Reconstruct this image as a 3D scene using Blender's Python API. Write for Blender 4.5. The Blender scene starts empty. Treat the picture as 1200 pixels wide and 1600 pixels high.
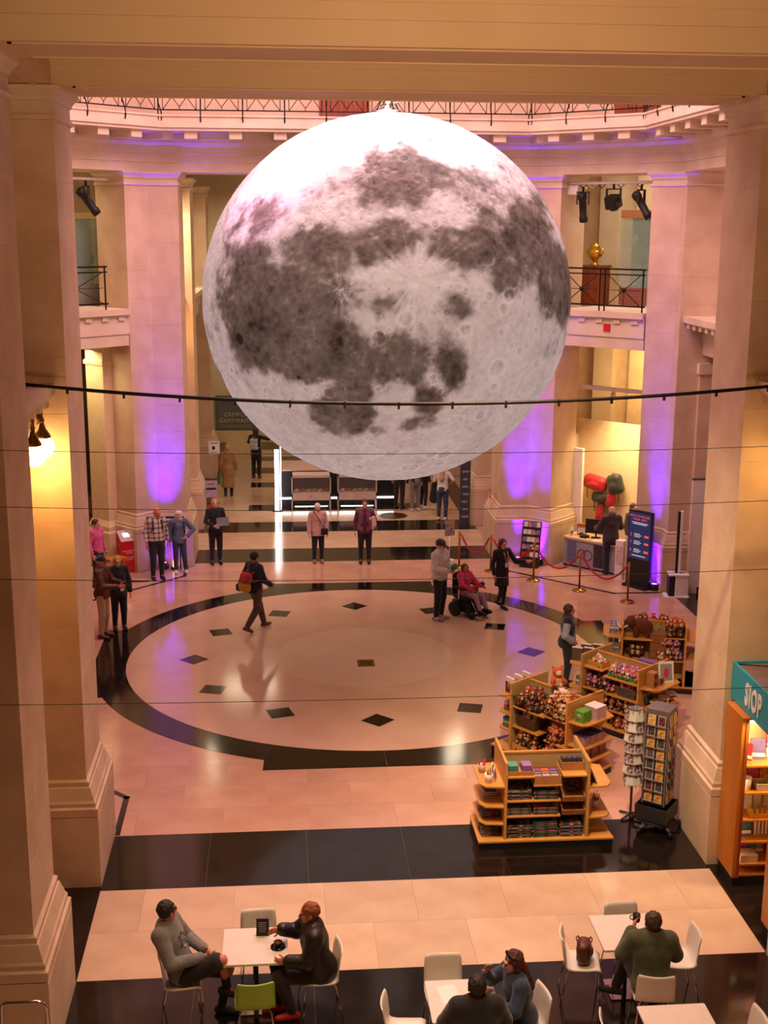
import bpy, math, random
import numpy as np
from mathutils import Matrix, Vector
random.seed(7); np.random.seed(7)
S = bpy.context.scene
COL = S.collection
R = math.radians

# ---------------------------------------------------------------- camera
CAM_H = 8.5; FPX = 1970.0
_p, _y, _r = R(12.8), R(4.85), R(0.33)
_f = Vector((math.sin(_y)*math.cos(_p), math.cos(_y)*math.cos(_p), -math.sin(_p)))
_rt = Vector((math.cos(_y), -math.sin(_y), 0)); _up = _rt.cross(_f)
_rt2 = math.cos(_r)*_rt + math.sin(_r)*_up; _up2 = -math.sin(_r)*_rt + math.cos(_r)*_up
cam = bpy.data.cameras.new('camera'); camo = bpy.data.objects.new('camera', cam); COL.objects.link(camo)
cam.sensor_fit = 'VERTICAL'; cam.sensor_height = 36.0; cam.lens = FPX/1600*36.0
cam.clip_start = 0.05; cam.clip_end = 300
M = Matrix((_rt2, _up2, -_f)).transposed().to_4x4(); M.translation = (0, 0, CAM_H)
camo.matrix_world = M; S.camera = camo

# ---------------------------------------------------------------- world, lights, exposure
S.view_settings.view_transform = 'Standard'; S.view_settings.look = 'None'
S.view_settings.gamma = 1.0; S.view_settings.use_curve_mapping = False
S.view_settings.exposure = 0.18
w = bpy.data.worlds.new('world'); S.world = w; w.use_nodes = True
w.node_tree.nodes['Background'].inputs[0].default_value = (1.0, 0.72, 0.52, 1)
w.node_tree.nodes['Background'].inputs[1].default_value = 0.10

def light(name, kind, loc, power, color, size=1.0, aim=None, size_y=None, spot=None, blend=0.3, soft=0.1, spread=None):
    d = bpy.data.lights.new(name, kind); o = bpy.data.objects.new(name, d); COL.objects.link(o)
    d.energy = power; d.color = color; o.location = loc
    if kind == 'AREA':
        d.size = size
        if size_y: d.shape = 'RECTANGLE'; d.size_y = size_y
        if spread: d.spread = spread
    else: d.shadow_soft_size = soft
    if kind == 'SPOT': d.spot_size = spot; d.spot_blend = blend
    if aim is not None:
        o.rotation_euler = (Vector(aim)-Vector(loc)).to_track_quat('-Z', 'Y').to_euler()
    return o
XM, YM = 1.675, 24.2                       # centre of the octagonal hall
PINK = (1.0, 0.57, 0.63); WARM = (1.0, 0.66, 0.36); CREAM = (1.0, 0.78, 0.52); PURPLE = (0.07, 0.004, 1.0)
light('dome_light', 'AREA', (XM, YM, 15.7), 1900, PINK, 8.5)
light('arm_fill_near', 'AREA', (XM, 14.25, 10.85), 105, (1.0, .70, .50), 3.0, size_y=1.2, spread=R(64))  # unseen lamp added to light the pale floor between the beams
light('arm_light_cafe', 'AREA', (XM, 8.6, 10.85), 150, (1.0, .62, .38), 4.0, size_y=3.0, spread=R(76))
for _x, _sx in ((-3.2, 1), (6.55, -1)):  # unseen side lamps added to fill the far corridor with light
    light('corridor_fill', 'AREA', (_x, 34.25, 8.6), 130, CREAM, 1.2, aim=(_x+_sx*5, 35.5, 2.0))
    light('corridor_fill', 'AREA', (_x, 40.0, 8.6), 160, CREAM, 2.5, aim=(_x+_sx*5, 40.5, 2.0))
light('corridor_end_fill', 'AREA', (-1.2, 46.5, 9.0), 110, CREAM, 2.0, aim=(-1.2, 48.0, 0))  # unseen lamp added to brighten the end wall and its banner
light('shop_fill_spot', 'SPOT', (2.2, 12.4, 9.9), 2800, (1.0, .70, .42), spot=R(48), blend=.8, soft=.12, aim=(4.9, 18.4, .6))  # unseen spot added to brighten the shop fronts from the viewing side
light('beam_fill', 'AREA', (XM, -2.0, 7.0), 85, (1.0, .58, .34), 3.0, size_y=.8, aim=(XM, 13.0, 10.4), spread=R(50))  # unseen lamp behind the viewpoint, added to brighten the beam faces
light('side_arm_light_right', 'AREA', (13.0, YM, 9.9), 200, PINK, 4.0, size_y=6.0)
light('side_arm_light_left', 'AREA', (-9.6, YM, 9.9), 200, PINK, 4.0, size_y=6.0)
# show lights on the gallery aimed at the moon
light('moon_spot_white', 'SPOT', (-2.6, 18.6, 13.4), 4200, (1.0, .95, .97), spot=R(26), blend=.9, soft=.15, aim=(1.2, 23.4, 9.6))
light('moon_spot_pink', 'SPOT', (-3.6, 20.2, 13.0), 2600, (1.0, .45, .75), spot=R(24), blend=1.0, soft=.15, aim=(0.2, 22.8, 8.6))
light('moon_spot_top', 'SPOT', (5.8, 18.4, 13.2), 1500, (1.0, .93, .92), spot=R(28), blend=.9, soft=.15, aim=(2.3, 23.2, 9.5))
# ---------------------------------------------------------------- helpers
def lin(c):
    return c/12.92 if c <= .04045 else ((c+.055)/1.055)**2.4
def rgb(h):
    h = h.lstrip('#'); return tuple(lin(int(h[i:i+2], 16)/255) for i in (0, 2, 4))
MATS = {}
def mat(name, c1, c2=None, rough=.6, scale=6., metal=0., bump=0., bscale=40., emit=None, estr=0., spec=.5, coat=0., vary=0., alpha=None, trans=0., detail=4., cscale=None, sheen=0.):
    if name in MATS: return MATS[name]
    m = bpy.data.materials.new(name); m.use_nodes = True; MATS[name] = m
    nt = m.node_tree; N = nt.nodes; L = nt.links; b = N['Principled BSDF']
    c1 = rgb(c1) if isinstance(c1, str) else c1
    c2 = c1 if c2 is None else (rgb(c2) if isinstance(c2, str) else c2)
    tc = N.new('ShaderNodeTexCoord')
    no = N.new('ShaderNodeTexNoise'); no.inputs['Scale'].default_value = scale; no.inputs['Detail'].default_value = detail
    mp = N.new('ShaderNodeMapping'); L.new(tc.outputs['Object'], mp.inputs[0]); L.new(mp.outputs[0], no.inputs['Vector'])
    if cscale: mp.inputs['Scale'].default_value = cscale
    cr = N.new('ShaderNodeValToRGB'); L.new(no.outputs['Fac'], cr.inputs[0])
    cr.color_ramp.elements[0].position = .35; cr.color_ramp.elements[1].position = .65
    cr.color_ramp.elements[0].color = (*c1, 1); cr.color_ramp.elements[1].color = (*c2, 1)
    out = cr.outputs[0]
    if vary:
        oi = N.new('ShaderNodeObjectInfo'); mr = N.new('ShaderNodeMapRange'); L.new(oi.outputs['Random'], mr.inputs[0])
        mr.inputs[3].default_value = 1-vary; mr.inputs[4].default_value = 1+vary*.5
        mx = N.new('ShaderNodeVectorMath'); mx.operation = 'SCALE'; L.new(out, mx.inputs[0]); L.new(mr.outputs[0], mx.inputs['Scale']); out = mx.outputs[0]
    L.new(out, b.inputs['Base Color'])
    b.inputs['Roughness'].default_value = rough; b.inputs['Metallic'].default_value = metal
    b.inputs['Specular IOR Level'].default_value = spec
    if coat: b.inputs['Coat Weight'].default_value = coat; b.inputs['Coat Roughness'].default_value = .05
    if sheen: b.inputs['Sheen Weight'].default_value = sheen
    if trans: b.inputs['Transmission Weight'].default_value = trans
    if alpha is not None: b.inputs['Alpha'].default_value = alpha
    if emit: b.inputs['Emission Color'].default_value = (*(rgb(emit) if isinstance(emit, str) else emit), 1); b.inputs['Emission Strength'].default_value = estr
    if bump:
        n2 = N.new('ShaderNodeTexNoise'); n2.inputs['Scale'].default_value = bscale; n2.inputs['Detail'].default_value = 3
        L.new(tc.outputs['Object'], n2.inputs['Vector'])
        bp = N.new('ShaderNodeBump'); bp.inputs['Strength'].default_value = bump; bp.inputs['Distance'].default_value = .02
        L.new(n2.outputs['Fac'], bp.inputs['Height']); L.new(bp.outputs[0], b.inputs['Normal'])
    return m

def tag(o, label=None, cat=None, group=None, kind=None):
    if label: o['label'] = label
    if cat: o['category'] = cat
    if group: o['group'] = group
    if kind: o['kind'] = kind
    return o
def link(name, me, parent=None, m=None, loc=None, rot=None):
    o = bpy.data.objects.new(name, me); COL.objects.link(o)
    if parent is not None: o.parent = parent
    if loc is not None: o.location = loc
    if rot is not None: o.rotation_euler = rot
    if m is not None and me is not None and len(me.materials) == 0: me.materials.append(m)
    elif m is not None and me is not None and me.materials[0] != m:
        o.material_slots[0].link = 'OBJECT'; o.material_slots[0].material = m
    return o
def empty(name, loc=(0, 0, 0), rz=0., label=None, cat=None, group=None, kind=None):
    o = bpy.data.objects.new(name, None); COL.objects.link(o); o.location = loc; o.rotation_euler = (0, 0, rz); o.empty_display_size = .1
    return tag(o, label, cat, group, kind)
def copy_tree(o, parent=None):
    c = o.copy(); COL.objects.link(c); c.parent = parent
    for ch in list(o.children): copy_tree(ch, c)
    return c

class MB:
    """collects shapes into one mesh"""
    def __init__(s): s.v = []; s.f = []; s.mi = []; s.cur = 0; s.sm = []; s.smooth = False
    def face(s, idx): s.f.append(idx); s.mi.append(s.cur); s.sm.append(s.smooth)
    def add(s, vs, fs):
        n = len(s.v); s.v += [tuple(v) for v in vs]
        for f in fs: s.face([i+n for i in f])
        return s
    def box(s, x0, x1, y0, y1, z0, z1, M=None, bev=0.):
        if bev:
            b = bev; P = [(x0+b, y0), (x1-b, y0), (x1, y0+b), (x1, y1-b), (x1-b, y1), (x0+b, y1), (x0, y1-b), (x0, y0+b)]
            return s.prism(P, z0, z1, M)
        vs = [Vector((x, y, z)) for z in (z0, z1) for y in (y0, y1) for x in (x0, x1)]
        if M: vs = [M @ v for v in vs]
        return s.add(vs, [(0, 2, 3, 1), (4, 5, 7, 6), (0, 1, 5, 4), (2, 6, 7, 3), (0, 4, 6, 2), (1, 3, 7, 5)])
    def prism(s, P, z0, z1, M=None):
        n = len(P); vs = [Vector((x, y, z)) for z in (z0, z1) for x, y in P]
        if M: vs = [M @ v for v in vs]
        return s.add(vs, [tuple(reversed(range(n))), tuple(range(n, 2*n))]+[(i, (i+1) % n, n+(i+1) % n, n+i) for i in range(n)])
    def loft(s, rings, cap=True, closed=True):
        n = len(rings[0]); vs = [v for r in rings for v in r]; fs = []
        for a in range(len(rings)-1):
            for i in range(n if closed else n-1):
                j = (i+1) % n; fs.append((a*n+i, a*n+j, (a+1)*n+j, (a+1)*n+i))
        if cap: fs += [tuple(reversed(range(n))), tuple(range((len(rings)-1)*n, len(rings)*n))]
        return s.add(vs, fs)
    def tube(s, pts, r, n=8, cap=True):
        pts = [Vector(p) for p in pts]; rings = []
        rr = r if isinstance(r, (list, tuple)) else [r]*len(pts)
        up = None
        for i, p in enumerate(pts):
            t = (pts[min(i+1, len(pts)-1)]-pts[max(i-1, 0)]).normalized()
            if up is None: up = Vector((0, 0, 1)) if abs(t.z) < .9 else Vector((1, 0, 0))
            a = t.cross(up).normalized(); b = a.cross(t).normalized(); up = b
            rings.append([p+a*math.cos(2*math.pi*k/n)*rr[i]+b*math.sin(2*math.pi*k/n)*rr[i] for k in range(n)])
        o = s.smooth; s.smooth = True; s.loft(rings, cap); s.smooth = o
        return s
    def lathe(s, prof, n=16, M=None, cap=True):
        rings = []
        for r, z in prof:
            ring = [Vector((r*math.cos(2*math.pi*k/n), r*math.sin(2*math.pi*k/n), z)) for k in range(n)]
            rings.append([M @ v for v in ring] if M else ring)
        o = s.smooth; s.smooth = True; s.loft(rings, cap); s.smooth = o
        return s
    def ball(s, c, r, n=10, m=8):
        rx, ry, rz = r if isinstance(r, (tuple, list)) else (r, r, r); c = Vector(c)
        rings = []
        for j in range(m+1):
            a = -math.pi/2+math.pi*j/m; k = max(math.cos(a), .02)
            rings.append([c+Vector((rx*k*math.cos(2*math.pi*i/n), ry*k*math.sin(2*math.pi*i/n), rz*math.sin(a))) for i in range(n)])
        o = s.smooth; s.smooth = True; s.loft(rings); s.smooth = o
        return s
    def mesh(s, name='mesh', mats=()):
        me = bpy.data.meshes.new(name); me.from_pydata([tuple(v) for v in s.v], [], s.f)
        for m in mats: me.materials.append(m)
        me.polygons.foreach_set('material_index', s.mi); me.polygons.foreach_set('use_smooth', s.sm); me.update()
        return me
    def build(s, name, m, parent=None, loc=None, rot=None):
        return link(name, s.mesh(name, m if isinstance(m, (list, tuple)) else (m,)), parent, None, loc, rot)

def boxo(name, m, x0, x1, y0, y1, z0, z1, parent=None, bev=0.):
    return MB().box(x0, x1, y0, y1, z0, z1, None, bev).build(name, m, parent)
def text(name, body, size, m, parent=None, loc=(0, 0, 0), rot=(0, 0, 0), align='CENTER', ext=.004, sx=1., bold=0.):
    c = bpy.data.curves.new(name, 'FONT'); c.body = body; c.size = size; c.extrude = ext; c.align_x = align; c.align_y = 'CENTER'; c.offset = bold; c.resolution_u = 2; c.space_character = 1.12
    o = bpy.data.objects.new(name, c); COL.objects.link(o); o.parent = parent; o.location = loc; o.rotation_euler = rot; o.scale = (sx, 1, 1)
    c.materials.append(m)
    bpy.context.view_layer.update(); me = bpy.data.meshes.new_from_object(o.evaluated_get(bpy.context.evaluated_depsgraph_get())); bpy.data.objects.remove(o)
    o = bpy.data.objects.new(name, me); COL.objects.link(o); o.parent = parent; o.location = loc; o.rotation_euler = rot; o.scale = (sx, 1, 1); return o
def area2(P): return sum(P[i][0]*P[(i+1) % len(P)][1]-P[(i+1) % len(P)][0]*P[i][1] for i in range(len(P)))/2
def ccw(P): return P if area2(P) > 0 else P[::-1]
def offset(P, d):
    n = len(P); out = []
    for i in range(n):
        a, b, c = Vector(P[i-1]), Vector(P[i]), Vector(P[(i+1) % n])
        n1 = (b-a).normalized(); n2 = (c-b).normalized(); n1 = Vector((n1.y, -n1.x)); n2 = Vector((n2.y, -n2.x))
        m = n1+n2; m = m/(m.length**2)*2 if m.length > 1e-6 else n1
        out.append(tuple(b+m*d))
    return out
def profile_prism(mb, P, prof, cap=True):
    return mb.loft([[Vector((x, y, z)) for x, y in offset(P, o)] for o, z in prof], cap)
# ---------------------------------------------------------------- materials of the setting
STONE = mat('limestone', '#c9ad8d', '#d6bd9f', rough=.72, scale=2.2, bump=.12, bscale=60, vary=.04)
STONE2 = mat('limestone_band', '#d0baa0', '#dccab2', rough=.7, scale=1.4, bump=.08, bscale=50)
PLASTER = mat('cream_plaster', '#d6c4a6', '#dfd0b6', rough=.8, scale=1.2, bump=.05)
PAINTED = mat('painted_beam', '#cdb389', '#d4bd95', rough=.6, scale=.8)
MARBLE = mat('pale_marble', '#c4977d', '#cea48a', rough=.13, scale=1.6, vary=.09, spec=.6, detail=8)
MARBLE2 = mat('pale_marble_disc', '#d4b096', '#dcbca3', rough=.11, scale=1.1, spec=.6, detail=8)
MARBLE3 = mat('pale_marble_centre', '#d9bda3', '#dfc5ac', rough=.11, scale=1.1, spec=.6, detail=8)
MARBLE_B = mat('beige_marble', '#c4a688', '#cfb395', rough=.16, scale=1.8, vary=.08, spec=.55, detail=8)
BLACKM = mat('black_marble', '#17120f', '#231b17', rough=.10, scale=2.5, vary=.25, spec=.55, detail=8)
GROUT = mat('floor_joint', '#8a6f5e', rough=.7)
IRON = mat('black_iron', '#15120f', '#1f1a16', rough=.45, metal=.6)
BRONZE = mat('bronze', '#5b3f22', '#7a5730', rough=.4, metal=.9)
BRASS = mat('polished_brass', '#b0813a', '#c49a4c', rough=.22, metal=1.0)
CHROME = mat('chrome', '#c9c6c2', rough=.15, metal=1.0)
WOODD = mat('red_brown_door_wood', '#7b3a20', '#93492a', rough=.45, scale=3, cscale=(6, 6, .6))
GLOBE = mat('opal_globe', '#fff2d8', emit=(1.0, .72, .36), estr=7.0, rough=.3)
BLACK = mat('matt_black', '#0e0d0d', '#161414', rough=.55)
WHITE = mat('white_paint', '#e6e0d8', '#ece7e0', rough=.5)
GOLD = mat('gold_leaf', '#8c6420', '#b98a35', rough=.35, metal=.8)
DARKGLASS = mat('dark_mirror_glass', '#3a3020', '#4a3d28', rough=.18, scale=1.5)
RED = mat('signal_red', '#c01520', '#cc1a26', rough=.4)
PURPLEGLOW = mat('purple_led_lens', '#3010a0', emit=(.22, .03, 1.0), estr=30.0)
LEDW = mat('white_led_strip', '#ffffff', emit=(1.0, .96, .92), estr=6.0)

# ---------------------------------------------------------------- floor
floor = boxo('floor', mat('floor_bed', '#b99a84', '#c4a58e', rough=.3, scale=1.2), -14, 17.5, -5, 52, -.2, -.012)
tag(floor, 'polished pale and black stone floor of the museum hall', 'floor', kind='structure')
XL, XR = -2.4, 5.76
TILES = {}
def tile(x0, x1, y0, y1, m, name='floor_slab', g=.0015, z=0.):
    key = (round(x1-x0, 3), round(y1-y0, 3), m.name)
    if key not in TILES:
        a, b = (x1-x0)/2-g, (y1-y0)/2-g
        TILES[key] = MB().box(-a, a, -b, b, -.03, 0).mesh('slab', (m,))
    return link(name, TILES[key], floor, None, ((x0+x1)/2, (y0+y1)/2, z))
def band(x0, x1, y0, y1, nx, ny, m, stag=True, skip=None):
    dx, dy = (x1-x0)/nx, (y1-y0)/ny
    for j in range(ny):
        xs = [x0+i*dx for i in range(nx+1)]
        if stag and j % 2: xs = [x0]+[x0+(i+.5)*dx for i in range(nx)]+[x1]
        for a, b in zip(xs[:-1], xs[1:]):
            if skip and skip((a+b)/2, y0+(j+.5)*dy, (b-a)/2, dy/2): continue
            tile(a, b, y0+j*dy, y0+(j+1)*dy, m)
band(XL, XR, 11.70, 13.19, 6, 1, BLACKM)
band(XL, XR, 13.19, 15.22, 7, 2, MARBLE_B)
band(XL, XR, 15.22, 16.74, 6, 1, BLACKM)
band(-3.8, XL, 11.7, 16.74, 1, 3, BLACKM, False); band(XR, 7.4, 11.7, 16.74, 1, 3, BLACKM, False)
def inside(x, y, a, b):
    far = max(math.hypot(x+sx*a-XM, y+sy*b-YM) for sx in (-1, 1) for sy in (-1, 1))
    if far < 5.3: return True
    if y > 30.9 and (x < -2.4 or x > 5.8): return True
    if (x < -2.6 or x > 5.95) and abs(x-XM)+abs(y-YM) > 12.6: return True
    return x > 9.2 or x < -5.9
band(-5.94, 9.24, 16.74, 31.62, 12, 19, MARBLE, True, inside)
for sx in (-1, 1):
    for j in range(6): tile(*sorted((XM+sx*7.6, XM+sx*9.2)), 20.1+j*1.37, 20.1+(j+1)*1.37, BLACKM)
    tile(*sorted((XM+sx*9.2, XM+sx*12)), 20.1, 28.3, MARBLE)
band(-2.3, 5.66, 31.62, 33.0, 6, 1, BLACKM)
band(-2.3, 5.66, 33.0, 34.9, 7, 2, MARBLE_B)
band(-2.3, 5.66, 34.9, 36.15, 6, 1, BLACKM)
yy = 36.15
for d in (1.5, .85, 2.7, .8, 1.6, 1.1, 1.3, .9, 1.5, 1.9):
    i = (1.5, .85, 2.7, .8, 1.6, 1.1, 1.3, .9, 1.5, 1.9).index(d)
    if i % 2 == 0: band(-2.1, 5.46, yy, yy+d, 6, 1, MARBLE_B)
    else: band(-2.1, -.95, yy, yy+d, 1, 1, MARBLE_B); band(-.95, 4.3, yy, yy+d, 3, 1, BLACKM); band(4.3, 5.46, yy, yy+d, 1, 1, MARBLE_B)
    yy += d
for x0, x1 in ((-2.6, -2.1), (5.46, 5.96)): tile(x0, x1, 36.15, 50.2, BLACKM)
# great circle
def ring_seg(r0, r1, a0, a1, n=8):
    P = [(r1*math.cos(a0+(a1-a0)*i/n), r1*math.sin(a0+(a1-a0)*i/n)) for i in range(n+1)]
    P += [(r0*math.cos(a1-(a1-a0)*i/n), r0*math.sin(a1-(a1-a0)*i/n)) for i in range(n+1)]
    return P
RI, RO = 4.74, 5.36
P = [(RI*math.cos(2*math.pi*i/96), RI*math.sin(2*math.pi*i/96)) for i in range(96)]
MB().prism(P, -.03, .002).build('circle_slab', MARBLE2, floor, (XM, YM, 0))
P = [(1.78*math.cos(2*math.pi*i/64), 1.78*math.sin(2*math.pi*i/64)) for i in range(64)]
MB().prism(P, -.03, .003).build('centre_disc', MARBLE3, floor, (XM, YM, 0))
seg = MB().prism(ring_seg(RI, RO, 0, 2*math.pi/16-.0008), -.03, .003).mesh('ring', (BLACKM,))
for i in range(16): link('ring_slab', seg, floor, None, (XM, YM, 0), (0, 0, 2*math.pi*i/16))
a = math.acos(4.98/RO)
tabP = [(RO*math.cos(-a+2*a*i/12), RO*math.sin(-a+2*a*i/12)) for i in range(13)]+[(5.38, 2.0), (5.38, -2.0)]
tab = MB().prism(ccw(tabP), -.03, .0025).mesh('tab', (BLACKM,))
for i in range(4): link('ring_tab', tab, floor, None, (XM, YM, 0), (0, 0, math.pi/2*i))
dia = MB().prism([(.3, 0), (0, .3), (-.3, 0), (0, -.3)], -.02, .004).mesh('diamond', (BLACKM,))
for i in range(12): link('diamond_inlay', dia, floor, None, (XM+3.42*math.cos(i*math.pi/6), YM+3.42*math.sin(i*math.pi/6), 0), (0, 0, i*math.pi/6))
# thin dark outline of the octagon
def strip(a, b, wd=.09):
    a, b = Vector(a), Vector(b); t = (b-a).normalized(); n = Vector((-t.y, t.x))*wd/2; t = t*wd/2
    MB().prism(ccw([tuple(a-n-t), tuple(b-n+t), tuple(b+n+t), tuple(a+n-t)]), -.02, .0035).build('border_strip', BLACKM, floor)
for sx in (-1, 1):
    for sy in (-1, 1):
        q = lambda u, v: (XM+sx*u, YM+sy*v)
        strip(q(4.05, 7.4), q(4.05, 6.22)); strip(q(4.05, 6.22), q(6.22, 4.05)); strip(q(6.22, 4.05), q(7.5, 4.05))
boxo('floor_grille', IRON, -3.62, -3.2, 29.95, 30.05, -.02, .004, floor).rotation_euler = (0, 0, 0)
# brass plate in the centre of the circle
pl = empty('brass_floor_plate', (1.67, 23.75, 0), 0, 'small brass plate set in the centre of the pale floor circle', 'plate')
MB().box(-.17, .17, -.2, .2, -.01, .008, None, .02).build('plate', BRASS, pl)
for k in range(7): MB().box(-.13, .13, -.16+k*.05, -.145+k*.05, .008, .011).build('plate_line', BRONZE, pl)
for x in (-.155, .155):
    for y in (-.18, .18): MB().lathe([(.008, .008), (.008, .012), (.001, .013)], 8, Matrix.Translation((x, y, 0))).build('screw', IRON, pl)
hm = MB().lathe([(.42, -.01), (.42, .005), (.38, .007), (.36, .005), (.001, .005)], 32).build('floor_hatch', BRONZE, None, (3.4, 36.75, 0))
tag(hm, 'round bronze hatch cover in the corridor floor behind the far barrier', 'hatch')

# ---------------------------------------------------------------- pillars
def pillar(P, zt, neck, label, plinth=True, z0=1.46, ch=.66):
    P = ccw(P); cx = sum(p[0] for p in P)/len(P); cy = sum(p[1] for p in P)/len(P)
    P = [(x-cx, y-cy) for x, y in P]
    o = empty('pillar', (cx, cy, 0), 0, label, 'pillar', 'stone pillars of the hall', 'structure')
    if plinth:
        profile_prism(MB(), P, [(.15, 0), (.15, .98), (.135, .985), (.135, 1.0)]).build('plinth', STONE, o)
        profile_prism(MB(), P, [(.15, 1.0), (.15, 1.10), (.12, 1.12), (.12, 1.17), (.10, 1.2), (.05, 1.36), (.035, 1.37), (.035, 1.43), (.0, z0)]).build('base_moulding', STONE, o)
    else: z0 = 0
    n = max(1, round((neck-z0)/ch)); h = (neck-z0)/n
    for i in range(n):
        z = z0+i*h
        profile_prism(MB(), P, [(-.004, z), (0, z+.004), (0, z+h-.004), (-.004, z+h)]).build('stone_block', STONE, o)
    profile_prism(MB(), P, [(0, neck), (.03, neck+.01), (.035, neck+.035), (.03, neck+.06), (0, neck+.07), (0, zt-.17), (.02, zt-.16), (.035, zt-.11), (.09, zt-.05), (.10, zt-.045), (.10, zt)]).build('capital', STONE2, o)
    return o
mx = lambda P: [(2*XM-x, y) for x, y in P]
my = lambda P: [(x, 2*YM-y) for x, y in P]
AL = [(-4.6, 11.8), (-2.55, 11.8), (-2.55, 13.0), (-4.6, 13.0)]
BL = [(-3.65, 15.48), (-2.55, 15.48), (-2.55, 16.74), (-3.05, 16.74), (-3.6, 17.29), (-4.4, 16.5), (-4.4, 15.48)]
NZ, NN = 10.05, 9.67
pillar(AL, NZ, NN, 'tall pale stone pillar nearest on the left edge of the picture')
pillar([(x-.0, y) for x, y in [(5.9, 11.8), (8.0, 11.8), (8.0, 13.0), (5.9, 13.0)]], NZ, NN, 'near stone pillar beyond the shop cabinets on the right')
pillar(BL, NZ, NN, 'tall stone pillar with a dark front face beside the globe lamps')
pillar([(2*5.9-(x+2*2.55+0)+0-0, y) if False else (5.9+(-2.55-x), y) for x, y in BL], NZ, NN, 'tall pinkish stone pillar beside the shop sign and card spinner')
FZ, FN = 9.72, 9.40
FL = [(-2.34, 31.5), (-2.34, 33.0), (-4.33, 33.0), (-4.33, 31.8), (-3.55, 31.02), (-3.05, 31.5)]
pillar(FL, FZ, FN, 'purple-lit stone pillar behind the couple and red kiosk')
pillar(mx(FL), FZ, FN, 'purple-lit stone pillar behind the leaflet rack')
SR = [(8.64, 29.30), (9.17, 28.77), (9.17, 28.40), (11.2, 28.40), (11.2, 30.9), (10.24, 30.9)]
pillar(SR, FZ, FN, 'purple-lit stone pillar behind the screen totem and white speaker')
pillar(mx(SR), FZ, FN, 'stone pillar of the side arm hidden behind the left bay')
pillar(my(SR), FZ, FN, 'stone pillar of the right side arm nearer the shop')
pillar(my(mx(SR)), FZ, FN, 'stone pillar of the left side arm nearer the camera')
for s, nm in ((0, 'left'), (1, 'right')):
    Q = [(-3.5, 35.5), (-2.32, 35.5), (-2.32, 36.8), (-3.5, 36.8)]; Q = mx(Q) if s else Q
    pillar(Q, FZ, FN, 'stone pillar in the far corridor on the %s behind the sign stands' % nm)
    Q = [(-3.4, 43.0), (-2.3, 43.0), (-2.3, 44.5), (-3.4, 44.5)]; Q = mx(Q) if s else Q
    pillar(Q, FZ, FN, 'farthest stone pillar along the %s of the far corridor' % nm)

pz = empty('trim_3', (10.4, 28.34, 0), 0, 'shallow stone pilaster on the right side arm jamb', 'pilaster', None, 'structure')
MB().box(-.72, .8, -.07, .06, 1.46, 5.2).build('shaft', STONE, pz); MB().box(-.76, .84, -.11, .06, 5.2, 5.45).build('capital', STONE2, pz); MB().box(-.78, .86, -.14, .06, 0, 1.46).build('base', STONE, pz)
# ---------------------------------------------------------------- walls and ceilings
def wall(name, x0, x1, y0, y1, z0, z1, label, m=PLASTER):
    return tag(boxo(name, m, x0, x1, y0, y1, z0, z1), label, 'wall', kind='structure')
wall('wall_left', -14.2, -14, -5, 52, 0, 11.2, 'cream outer wall of the left arm')
wall('wall_right', 17.4, 17.6, -5, 52, 0, 11.2, 'cream outer wall of the right arm')
wall('wall_back', -14, 17.4, -5.2, -5, 0, 11.2, 'cream end wall behind the viewpoint')
wall('wall_far', -14, 17.4, 50.4, 50.6, 0, 11.2, 'end wall of the far corridor behind the exhibition banner')
wall('wall_bay_left', -4.0, -3.66, 13.0, 15.48, 0, 10.05, 'stone bay wall behind the left globe lamps', STONE)
wall('wall_bay_right', 7.05, 7.4, 13.0, 15.48, 0, 10.05, 'stone bay wall above the shop cabinets', STONE)
for s, nm in ((0, 'left'), (1, 'right')):
    x0, x1 = (-3.9, -3.5) if not s else (2*XM+3.5, 2*XM+3.9)
    wall('wall_corridor_%s' % nm, x0, x1, 33.0, 50.4, 0, 9.9, 'stone side wall of the far corridor on the %s' % nm, STONE)
OCT = ccw([(XM+a*u, YM+b*v) for a, b, u, v in ((1, 1, 7.49, 4.57), (1, 1, 4.73, 7.3), (-1, 1, 4.73, 7.3), (-1, 1, 7.49, 4.57), (-1, -1, 7.49, 4.57), (-1, -1, 4.73, 7.3), (1, -1, 4.73, 7.3), (1, -1, 7.49, 4.57))])
def annulus(P, Q, z0, z1):
    n = len(P); vs = [(x, y, z) for z in (z0, z1) for A in (P, Q) for x, y in A]; fs = []
    for i in range(n):
        j = (i+1) % n
        fs += [(i, j, n+j, n+i), (2*n+i, 3*n+i, 3*n+j, 2*n+j), (i, 2*n+i, 2*n+j, j), (n+i, n+j, 3*n+j, 3*n+i)]
    return MB().add(vs, fs)
big = [(XM+(x-XM)*3.6, YM+(y-YM)*3.9) for x, y in OCT]
tag(annulus(offset(OCT, 1.4), big, 10.9, 11.1).build('ceiling', PAINTED), 'cream plaster ceiling over the arms of the hall', 'ceiling', kind='structure')
tag(MB().prism(offset(OCT, 1.7), 15.9, 16.1).build('ceiling_dome', PAINTED), 'flat pale ceiling above the gallery drum', 'ceiling', kind='structure')
ow, iw = offset(OCT, 1.65), offset(OCT, 1.5)
tag(annulus(iw, ow, 10.9, 15.9).build('wall_drum', STONE2), 'pink-lit octagonal wall behind the upper gallery railing', 'wall', kind='structure')
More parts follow.
